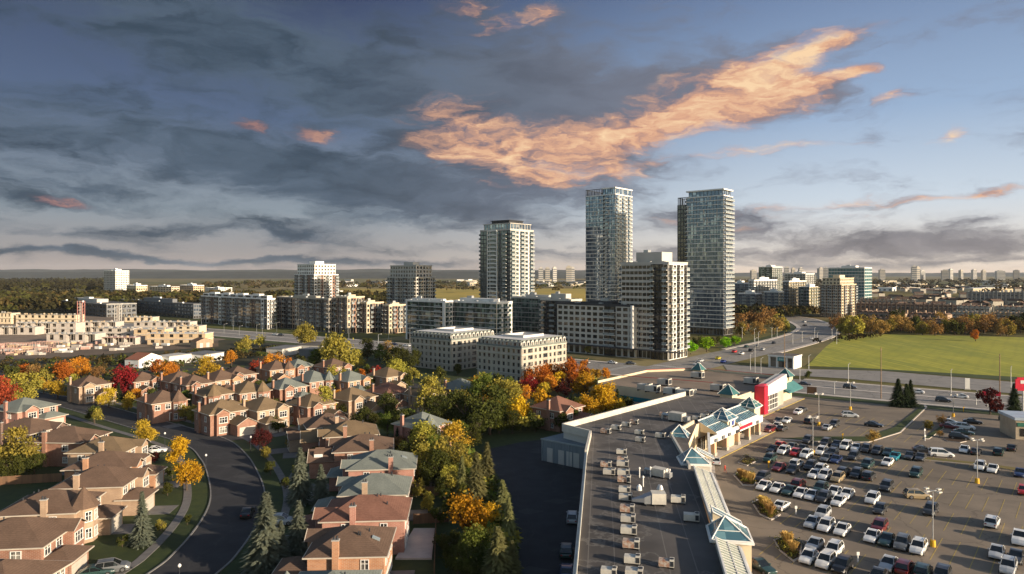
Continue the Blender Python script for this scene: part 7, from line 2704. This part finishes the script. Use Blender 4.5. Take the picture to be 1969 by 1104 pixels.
for i, (px, pb, pt) in enumerate(PL_):
    street_pole(px, pb, pt, 'street light before the mid-rise blocks on the left, %s' % ordinal(i, len(PL_)), False, 1)
for i, (px, pt, pb) in enumerate(((317, 834, 868), (482, 841, 872), (396, 876, 905), (345, 1088, 1130), (911, 737, 765))):
    g = G(px, pb)
    h = (pb - pt) / F * g.y
    r_ = thing('garden_lamp', 'small white globe lamp on a dark post, %s' % ('by the upper bend of the street', 'at the outer pavement near the maroon tree', 'on the inner kerb of the street', 'at the bottom edge of the lawn', 'below the stone block')[i], 'street lamp', (g.x, g.y, .05), 0, 'globe lamps in the suburb')
    b = MB(); b.cyl(0, 0, 0, h - .3, .07, .05, 8, M_dark); b.build('post', r_)
    b = MB()
    for k in range(4):
        b.cyl(0, 0, h - .3 + .12 * k, h - .3 + .12 * (k + 1), (.12, .22, .24, .18)[k], (.22, .24, .18, .05)[k], 10, M_white)
    b.build('globe', r_)

# pylon sign and the red sign at the right edge
g = G(1860, 751)
r_ = thing('pylon_sign', 'bright white pylon sign on the far verge of the arterial road', 'sign', (g.x, g.y, .1), -.3)
b = MB(); b.box(-.75, .75, -.2, .2, .4, 4.1, M_white); b.build('panel', r_)
b = MB(); b.box(-.9, .9, -.35, .35, 0, .39, M_conc); b.build('base', r_)
g = Gd(1967, 190)
r_ = thing('red_sign', 'red rounded sign on a tall pole cut by the right edge', 'sign', (g.x, g.y, .1), -.2)
hz_ = 42 - (740 - 525) / F * 190
b = MB()
b.prism([(0, 0)] * 0 or [(1.9 * cos(2 * pi * k / 20), .3 * (1 if False else 0)) for k in range(0)] or [(-1.9, -.2), (1.9, -.2), (1.9, .2), (-1.9, .2)], hz_ - 1.3, hz_ + 1.3, M_red)
b.prism([(-1.5, -.19), (1.5, -.19), (1.5, .19), (-1.5, .19)], hz_ + 1.3, hz_ + 1.8, M_red)
b.prism([(-1.4, -.19), (1.4, -.19), (1.4, .19), (-1.4, .19)], hz_ - 1.9, hz_ - 1.3, M_red)
b.build('panel', r_)
b = MB(); b.box(-.7, .9, -.24, -.201, hz_ + .1, hz_ + 1.0, M_white); b.build('emblem', r_)
b = MB(); b.cyl(0, 0, 0, hz_ - 1.9, .2, .16, 8, M_steel); b.build('pole', r_)
# brown real estate board, small red boards
for (q, lab, m, w_, h_) in ((d3(605, 415), 'brown board on two posts on the verge right of the store', M_wood, 1.5, 1.4), (d3(1722, 430), 'small red board left of the dark red tree', M_red, .9, .9), (d3(1803, 432), 'small red board right of the dark red tree', M_red, .7, .9)):
    g = G(*q)
    r_ = thing('notice_board', lab, 'sign', (g.x, g.y, .1), -.5)
    b = MB(); b.box(-w_, w_, -.05, .05, 1.0, 1.0 + h_ * 1.6, m); b.build('panel', r_)
    for x in (-w_ + .1, w_ - .1):
        b = MB(); b.box(x - .06, x + .06, .051, .17, 0, 2.0, M_wood); b.build('post', r_)
for i, q in enumerate((d3(803, 690), d3(1330, 660), d3(1580, 512), d3(1332, 700), d4(328, 205), d4(502, 505), d4(900, 812))):
    g = G(*q)
    m = M_yel if i in (0, 2, 4) else M_white
    r_ = thing('bollard', '%s post in the car park, %s' % ('yellow' if m is M_yel else 'white', ('by the long kerb', 'at the tip of the grass wedge', 'beside the shaded lot entrance', 'below the grass wedge', 'beside the diamond bed', 'right of the middle grass bed', 'in the nearest rows')[i]), 'bollard', (g.x, g.y, .1))
    b = MB(); b.cyl(0, 0, 0, 1.2, .12, .1, 8, m); b.build('post', r_)
    b = MB(); b.box(-.2, .2, -.14, -.1, 1.0, 1.5, m); b.build('plate', r_)

# beige building at the right edge
r_ = thing('roadside_restaurant', 'beige low building with green band and pale blue roof at the right edge', 'restaurant', (126.5, 171.5, .1), -.25)
b = MB(); b.box(0, 16, 0, 9, 0, 4.8, mat('beige_render', (0.40, 0.33, 0.24))); b.build('wall', r_)
b = MB(); b.box(-.3, 16.3, -.3, 9.3, 4.81, 5.5, mat('pale_blue_metal', (0.40, 0.47, 0.55), rough=.5)); b.build('roof', r_)
b = MB(); b.box(.3, 15.7, -.25, -.01, 3.3, 4.2, mat('green_awning', (0.03, 0.14, 0.10))); b.build('awning', r_)
for k in range(5):
    b = MB(); b.box(1 + 3 * k, 3 + 3 * k, -.08, -.005, .8, 2.8, M_glassd); b.build('window', r_)

# a walker in red on the car park
def skin_person(loc, ang, label, top, trousers, skinm, hairm):
    V_ = [((0, 0, .95), .15), ((0, 0, 1.12), .14), ((0, 0, 1.3), .17), ((0, 0, 1.46), .12), ((.01, 0, 1.55), .055), ((.02, 0, 1.64), .09), ((.02, 0, 1.74), .09),
          ((0, .19, 1.42), .065), ((-.1, .24, 1.16), .048), ((.02, .27, .94), .036), ((.06, .27, .86), .03),
          ((0, -.19, 1.42), .065), ((.06, -.25, 1.16), .048), ((.22, -.26, 1.0), .036), ((.29, -.25, .95), .03),
          ((.02, .1, .88), .1), ((.14, .1, .5), .07), ((.12, .1, .09), .045), ((.26, .1, .04), .035),
          ((-.02, -.1, .88), .1), ((-.08, -.1, .5), .07), ((-.30, -.1, .14), .045), ((-.18, -.1, .05), .035)]
    E_ = [(0, 1), (1, 2), (2, 3), (3, 4), (4, 5), (5, 6), (3, 7), (7, 8), (8, 9), (9, 10), (3, 11), (11, 12), (12, 13), (13, 14), (0, 15), (15, 16), (16, 17), (17, 18), (0, 19), (19, 20), (20, 21), (21, 22)]
    hands = []
    for (hb, base, dirv) in ((10, Vector((.06, .27, .86)), Vector((.05, 0, -1))), (14, Vector((.29, -.25, .95)), Vector((.75, 0, -.5)))):
        dirv = dirv.normalized()
        side = Vector((0, 0, 1)).cross(dirv) if abs(dirv.z) < .9 else Vector((1, 0, 0))
        side.normalize()
        for k in range(5):
            o_ = (k - 2) * .02
            ln = (.05, .085, .095, .088, .065)[k]
            b0 = base + side * o_ + dirv * .03
            if k == 0:
                b0 = base + side * -.035
            i0 = len(V_)
            V_.append((tuple(b0 + dirv * ln * .5 + (side * -.015 if k == 0 else Vector())), .010))
            V_.append((tuple(b0 + dirv * ln + Vector((.008, 0, .004))), .008))
            E_.append((hb, i0))
            E_.append((i0, i0 + 1))
    me = bpy.data.meshes.new('person')
    me.from_pydata([v[0] for v in V_], E_, [])
    o = bpy.data.objects.new('person_tmp', me)
    COL.objects.link(o)
    sk = o.modifiers.new('skin', 'SKIN')
    sk.use_smooth_shade = True
    for i, v in enumerate(V_):
        me.skin_vertices[0].data[i].radius = (v[1], v[1])
    me.skin_vertices[0].data[0].use_root = True
    sb = o.modifiers.new('sub', 'SUBSURF')
    sb.levels = sb.render_levels = 1
    dg = bpy.context.evaluated_depsgraph_get()
    m2 = bpy.data.meshes.new_from_object(o.evaluated_get(dg))
    bpy.data.objects.remove(o)
    m2.materials.clear()
    for m in (top, trousers, skinm, hairm):
        m2.materials.append(m)
    for f in m2.polygons:
        c_ = f.center
        if c_.z > 1.57:
            f.material_index = 3 if (c_.x < .02 or c_.z > 1.77) else 2
        elif c_.z > 1.5 or (abs(c_.y) > .22 and c_.z < .97):
            f.material_index = 2
        elif c_.z < .92:
            f.material_index = 1
    po_ = bpy.data.objects.new('person', m2)
    COL.objects.link(po_)
    po_.location = loc
    po_.rotation_euler = (0, 0, ang)
    tag(po_, label, 'person')
    fb_ = MB()
    fb_.box(.10, .14, -.012, .012, 1.64, 1.68, skinm)
    for s_ in (-1, 1):
        fb_.box(.098, .108, s_ * .035 - .012, s_ * .035 + .012, 1.685, 1.695, hairm)
        fb_.box(-.0, .04, s_ * .095 - .01, s_ * .095 + .01, 1.63, 1.69, skinm)
    fb_.box(.098, .106, -.025, .025, 1.60, 1.61, M_red)
    fb_.build('face', po_)
g = G(1394, 911)
skin_person((g.x, g.y, .12), 2.2, 'person in red jacket and red trousers walking across the empty lane of the car park', mat('red_cloth', (0.45, 0.05, 0.03), rough=.9), mat('dark_red_cloth', (0.25, 0.04, 0.03), rough=.9), mat('skin', (0.45, 0.26, 0.18), rough=.6), mat('dark_hair', (0.03, 0.02, 0.015)))

# ------------------------------------------------------------------ building site on the left
M_form = mat('pink_formwork', (0.52, 0.32, 0.27), (0.42, 0.27, 0.22), scale=.3)
M_sheath = mat('pale_sheathing', (0.66, 0.54, 0.38), (0.58, 0.47, 0.33), scale=.3)


def frame_block(label, px0, px1, pt, pb, m, m2, floors=2, n=None, sheath=False, depth=11, ang=0.0):
    g0, g1 = G(px0, pb), G(px1, pb)
    d = g0.y
    L = (g1 - g0).length
    h = (pb - pt) / F * d
    h = max(3.0, h)
    root = thing('building_shell', label, 'unfinished building', (g0.x, g0.y, .12), ang, 'unfinished townhouse blocks on the building site')
    n = n or max(3, int(L / 5.5))
    fh = h / floors
    rb = MB()
    for f in range(1, floors + 1):
        rb.box(-.3, L + .3, -.3, depth, f * fh - .25, f * fh, m2)
    rb.build('floor_deck', root)
    for k in range(n + 1):
        b = MB()
        x = L * k / n
        for f in range(floors):
            b.box(x - .18, x + .18, 0, depth - .4, f * fh, (f + 1) * fh - .26, m)
        b.build('party_wall', root)
    b = MB()
    r = random.Random(int(px0))
    for f in range(floors):
        b.box(.19, L - .19, .16, .19, f * fh + .001, f * fh + .3, m)
        for k in range(n):
            x0, x1 = L * k / n + .2, L * (k + 1) / n - .2
            w_ = x1 - x0
            z0, z1 = f * fh + .01, (f + 1) * fh - .27
            if sheath or r.random() < .6:
                b.box(x0, x0 + w_ * .28, 0, .2, z0, z1, m)
                b.box(x0 + w_ * .72, x1, 0, .2, z0, z1, m)
                b.box(x0 + w_ * .28, x0 + w_ * .72, .01, .19, z0, z0 + fh * .3, m)
                b.box(x0 + w_ * .28, x0 + w_ * .72, .01, .19, z1 - .35, z1, m)
                b.box(x0 + w_ * .30, x0 + w_ * .70, .3, .34, z0 + fh * .3, z1 - .36, M_glassd)
            else:
                for q in range(3):
                    xx = x0 + w_ * (q + .5) / 3
                    b.box(xx - .08, xx + .08, 0, .15, z0, z1, m)
            b.box(x0, x1, depth - .6, depth - .4, z0, z1, m)
    b.build('front_wall', root)
    b = MB()
    for k in range(n * 2):      # loose studs and parapets above the top deck
        x = L * (k + r.random()) / (n * 2)
        b.box(x - .5, x + .7, .2, .5, floors * fh + .01, floors * fh + r.uniform(.4, 1.4), r.choice([m, M_concl, M_lumber]))
    b.build('parapet_stub', root)
    return root


FB = [((0, 22, 603, 624), M_sheath, M_roofg, 2, True, 'pale finished row at the very left edge'),
      ((31, 151, 606, 624), M_sheath, M_roofg, 2, True, 'long pale row behind, left of the red scaffold tower'),
      ((31, 150, 622, 643), M_block, M_concl, 2, False, 'open concrete frame left of the red scaffold tower'),
      ((158, 224, 620, 640), M_block, M_concl, 2, False, 'open concrete frame between the two scaffold towers'),
      ((240, 295, 611, 621), M_sheath, M_concl, 1, True, 'small pale block behind the open frames'),
      ((185, 258, 632, 652), M_block, M_conc, 2, False, 'grey open frame in the middle of the site'),
      ((90, 186, 643, 660), M_block, M_concl, 1, False, 'long low concrete frame in front'),
      ((258, 368, 620, 641), M_block, M_concl, 2, False, 'right rear concrete frame near the road'),
      ((258, 318, 634, 655), M_lumber, M_concl, 2, True, 'sand coloured sheathed block behind the front one'),
      ((0, 70, 630, 645), M_block, M_concl, 1, False, 'low concrete frame at the left edge behind the formwork'),
      ((196, 262, 650, 664), M_block, M_form, 1, False, 'low pinkish concrete frame in front of the grey open frame'),
      ((340, 384, 628, 644), M_sheath, M_concl, 2, True, 'small sheathed block at the right rear of the site'),
      ((284, 397, 642, 664), M_lumber, M_roofw, 2, True, 'sand coloured sheathed row in front with square openings')]
for (q, m, m2, fl, sh, lab) in sorted(FB, key=lambda t: t[0][2]):
    frame_block(lab, q[0], q[1], q[2], q[3], m, m2, fl, None, sh, 10, -.06)
# pink formwork yard along the front
for i, (px0, px1, pb) in enumerate(((-5, 45, 682), (48, 98, 680), (0, 60, 671), (62, 104, 668))):
    g0, g1 = G(px0, pb), G(px1, pb)
    L = (g1 - g0).length
    root = thing('formwork_rack', 'pink timber formwork frames at the left edge of the site, %s' % ('front left', 'front right', 'back left', 'back right')[i], 'formwork', (g0.x, g0.y, .12), -.05, 'formwork frames on the building site')
    b = MB()
    n = int(L / 1.8)
    for k in range(n + 1):
        x = L * k / n
        b.box(x - .08, x + .08, 0, .16, 0, 2.6, M_form)
        b.box(x - .08, x + .08, 4.0, 4.16, 0, 2.6, M_form)
        if k < n:
            b.tube((x + .1, .1, .2), (x + L / n - .1, .1, 2.4), .07, .07, 4, M_form)
            b.tube((x + .1, .1, 2.5), (x + L / n - .1, 4.0, 2.5), .07, .07, 4, M_form)
    b.build('strut', root)
    b = MB()
    b.box(-.2, L + .2, -.05, .25, 2.61, 2.8, M_form); b.box(-.2, L + .2, 3.9, 4.2, 2.61, 2.8, M_form)
    b.build('beam', root)
# stacks of blocks and pallets
rs = random.Random(8)
stk = []
for k in range(80):
    px = rs.uniform(-5, 330)
    pb = 686 - max(0, px - 60) * .055 + rs.uniform(-22, -1)
    if 100 < px < 390 and pb < 664 and px > 270:
        continue
    stk.append((px, pb))
stk.sort()
for i, (px, pb) in enumerate(stk):
    g = G(px, pb)
    b = MB()
    m = rs.choice([M_block, M_concl, M_form, M_white, M_lumber])
    w_, h_ = rs.uniform(1.0, 2.4), rs.uniform(.8, 1.8)
    nl = 3
    for q in range(nl):
        b.box(-w_, w_, -.9, .9, q * h_ / nl + .06, (q + 1) * h_ / nl, m)
        b.box(-w_ + .1, w_ - .1, -.8, .8, q * h_ / nl, q * h_ / nl + .059, M_wood)
    tag(b.build('material_stack', None, (g.x, g.y, .12), rs.uniform(-.5, .5)), 'stack of building material on the site, %s' % ('leftmost' if i == 0 else 'rightmost' if i == len(stk) - 1 else 'number %d from left' % (i + 1)), 'material stack', 'stacks of building material on the site')
# scaffold hoist towers
for (px, pt, pb, m, lab) in ((156, 580, 641, mat('red_white_mast', (0.45, 0.2, 0.17)), 'reddish scaffold tower on the building site'), (227, 587, 636, M_concl, 'white scaffold tower with wide head on the building site')):
    g = G(px, pb)
    h = (pb - pt) / F * g.y
    root = thing('scaffold_tower', lab, 'scaffold tower', (g.x, g.y, .12), .1)
    b = MB()
    w_ = 1.6
    for x in (-w_, w_):
        for y in (-w_, w_):
            b.box(x - .16, x + .16, y - .16, y + .16, 0, h, m)
    n = int(h / 2.2)
    for k in range(n):
        z0, z1 = h * k / n, h * (k + 1) / n
        b.tube((-w_, -w_, z0), (w_, -w_, z1), .09, .09, 4, m)
        b.tube((w_, -w_, z0), (w_, w_, z1), .09, .09, 4, m)
        b.box(-w_, w_, -w_ - .1, -w_ + .1, z1 - .15, z1, M_concl)
    b.build('frame', root)
    b = MB(); b.box(-.7, .7, -.7, .7, 0, h * .93, M_block); b.build('shaft', root)
    if m is M_concl:
        b = MB(); b.box(-5, 2.6, -2.2, 2.2, h + .01, h + .9, m); b.build('head_platform', root)
# sheds before the suburb
def gshed(label, px0, px1, pt, pb, wall, roofm, depth, flat=False, ang=0.0):
    g0, g1 = G(px0, pb), G(px1, pb)
    L = (g1 - g0).length
    h = 3.6
    root = thing('shed', label, 'shed', (g0.x, g0.y, .1), ang)
    wb, rb, fb = MB(), MB(), MB()
    wb.box(0, L, 0, depth, 0, h, wall)
    if flat:
        rb.box(-.2, L + .2, -.2, depth + .2, h + .002, h + .4, roofm)
    else:
        gable(rb, 0, L, 0, depth, h, .36, roofm, wall, wb, None, .3)
    wb.build('wall', root); rb.build('roof', root)
    for k in range(2):
        b = MB(); b.box(L + .01, L + .06, depth * (.2 + .4 * k), depth * (.4 + .4 * k), 0, 2.6, M_concl); b.build('door', root)
    return root
gshed('white shed with a rust red gable roof left of the flat white shed', 240, 276, 680, 708, M_white, mat('rust_metal_roof', (0.26, 0.10, 0.06)), 13, False, ANG + .35)
gshed('flat roofed white shed between the red roofed one and the grey one', 300, 336, 681, 702, M_white, M_concl, 12, True, ANG + .3)
gshed('long grey flat shed with a white end wall near the orange trees', 356, 404, 678, 697, M_white, M_grey, 12, True, ANG + .35)
gshed('low brown building with tan gable at the right end of the building site', 366, 392, 655, 669, M_brickt, M_shb, 9, False, ANG)
gshed('grey flat industrial building behind the back row of houses', 512, 548, 664, 686, M_concl, M_grey, 16, True, ANG + .4)
gshed('long pale industrial building with window strip behind the big yellow green tree', 573, 625, 656, 678, M_concl, M_roofd, 13, True, ANG + .45)
gshed('dark flat industrial building left of the big yellow green tree', 575, 640, 672, 688, M_grey, M_grey, 10, True, ANG + .4)

# ------------------------------------------------------------------ townhouse rows on the right
def townrow(label, px0, d0, px1, d1, h, n, wallm, roofm, gcol, style='gable', depth=11):
    g0, g1 = Gd(px0, d0), Gd(px1, d1)
    v = g1 - g0
    L = v.length
    ang = atan2(v.y, v.x)
    root = thing('townhouse_row', label, 'townhouses', (g0.x, g0.y, 0), ang, 'rows of townhouses on the right')
    wb, rb = MB(), MB()
    wb.box(0, L, 0, depth, 0, h, wallm)
    u = L / n
    for k in range(n):
        x0 = k * u
        if style == 'gable':
            zr = h + u * .38
            rb.face([(x0, -.4, h), (x0 + u / 2, -.4, zr), (x0 + u / 2, depth + .4, zr), (x0, depth + .4, h)], roofm)
            rb.face([(x0 + u / 2, -.4, zr), (x0 + u, -.4, h), (x0 + u, depth + .4, h), (x0 + u / 2, depth + .4, zr)], roofm)
            wb.face([(x0, -.01, h), (x0 + u, -.01, h), (x0 + u / 2, -.01, zr - .2)], gcol)
            wb.box(x0 + u * .2, x0 + u * .8, -1.0, -.011, 0, h - .6, gcol)
        else:
            wb.box(x0 + .3, x0 + .8, -.6, -.01, 0, h + .3, gcol)
            rb.box(x0 + .81, x0 + u * .6, 1, 5, h + .01, h + 1.6, gcol)
        if k % 2 == 0:
            rb.box(x0 + u - .4, x0 + u + .4, depth * .4, depth * .55, h, h + u * .38 + 1.5, wallm)
    if style != 'gable':
        rb.box(-.2, L + .2, -.3, depth + .2, h + .002, h + .35, roofm)
    wb.build('wall', root)
    rb.build('roof', root)
    b = MB()
    yy = -1.0 if style == 'gable' else 0
    b.box(-.55, .55, -.06, 0, -.75, .75, M_glass)
    b.box(-.65, .65, -.09, -.061, .76, .9, M_trim)
    me = b.mesh('window')
    for k in range(n):
        for z in ([h * .3, h * .75] if h < 9 else [h * .2, h * .5, h * .8]):
            for f in (.37, .63):
                link('window', me, root, (k * u + u * f, yy - .001, z))
TR = [(1646, 640, 1840, 600, 12.5, 22, M_brickd, M_shb, M_brickt, 'flat', 'long dark three storey row right of the cream and brown tower'),
      (1652, 560, 1740, 535, 9.5, 9, M_brickt, M_shb, M_brickd, 'gable', 'brown townhouse row in front of the long dark one, left'),
      (1748, 540, 1822, 520, 9.5, 8, M_brickt, M_shb, M_brickd, 'gable', 'brown townhouse row in front of the long dark one, right'),
      (1660, 505, 1735, 492, 8, 8, M_brickd, M_shb, M_brickt, 'gable', 'lowest brown row just above the autumn wood, left'),
      (1742, 500, 1812, 486, 8, 8, M_brickt, M_shb, M_brickd, 'gable', 'lowest brown row just above the autumn wood, right'),
      (1815, 640, 1905, 615, 10.5, 9, M_stone, M_shb, M_concl, 'gable', 'sunlit pale gabled row on the right, rear left'),
      (1912, 620, 2010, 590, 10.5, 9, M_stone, M_shb, M_concl, 'gable', 'sunlit pale gabled row on the right, rear right'),
      (1830, 560, 1900, 545, 9, 8, M_stone, M_sht, M_concl, 'gable', 'sunlit pale gabled row on the right, front left'),
      (1906, 548, 1990, 530, 9, 8, M_brickt, M_sht, M_stone, 'gable', 'sunlit pale gabled row on the right, front right'),
      (1860, 900, 2010, 860, 16, 18, M_grey, M_shg, M_concl, 'flat', 'grey blue long row farther back at the right edge'),
      (1650, 800, 1760, 770, 10, 14, M_brickt, M_shb, M_stone, 'gable', 'far townhouse row behind the long dark one')]
for px0, d0, px1, d1, h, n, wm, rm, gc, stl, lab in TR:
    townrow(lab, px0, d0, px1, d1, h, n, wm, rm, gc, stl)
rz = random.Random(21)
hs = []
for k in range(150):
    px = rz.uniform(1650, 1990) if k % 5 else rz.uniform(1400, 1480)
    hs.append((px, 1 / rz.uniform(1 / 2800, 1 / 720)))
hs.sort()
b = MB()
wb, rb = MB(), MB()
gable(rb, -7, 7, -5, 5, 6, .55, M_shb, M_stone, wb)
wb.box(-7, 7, -5, 5, 0, 6, M_stone)
mw, mr = wb.mesh('wall'), rb.mesh('roof')
for i, (px, d) in enumerate(hs):
    c = Gd(px, d)
    root = thing('far_house', 'tiny pale house in the distant town on the right, %s' % ('leftmost' if i == 0 else 'rightmost' if i == len(hs) - 1 else 'number %d from left' % (i + 1)), 'house', (c.x, c.y, 0), rz.uniform(0, 3), 'distant houses on the right')
    link('wall', mw, root)
    link('roof', mr, root)

# ------------------------------------------------------------------ the air
hz = bpy.data.materials.new('haze')
hz.use_nodes = True
t = NT(hz.node_tree)
for n in list(t.n):
    if n.type == 'BSDF_PRINCIPLED':
        t.n.remove(n)
out = [n for n in t.n if n.type == 'OUTPUT_MATERIAL'][0]
pv = t.n.new('ShaderNodeVolumePrincipled')
pv.inputs['Color'].default_value = (0.80, 0.86, 0.95, 1)
pv.inputs['Density'].default_value = 0.000022
pv.inputs['Anisotropy'].default_value = 0.0
t.l.new(pv.outputs[0], out.inputs['Volume'])
b = MB()
b.box(-9500, 12500, -300, 11000, -1.5, 170, hz)
tag(b.build('haze'), kind='stuff')
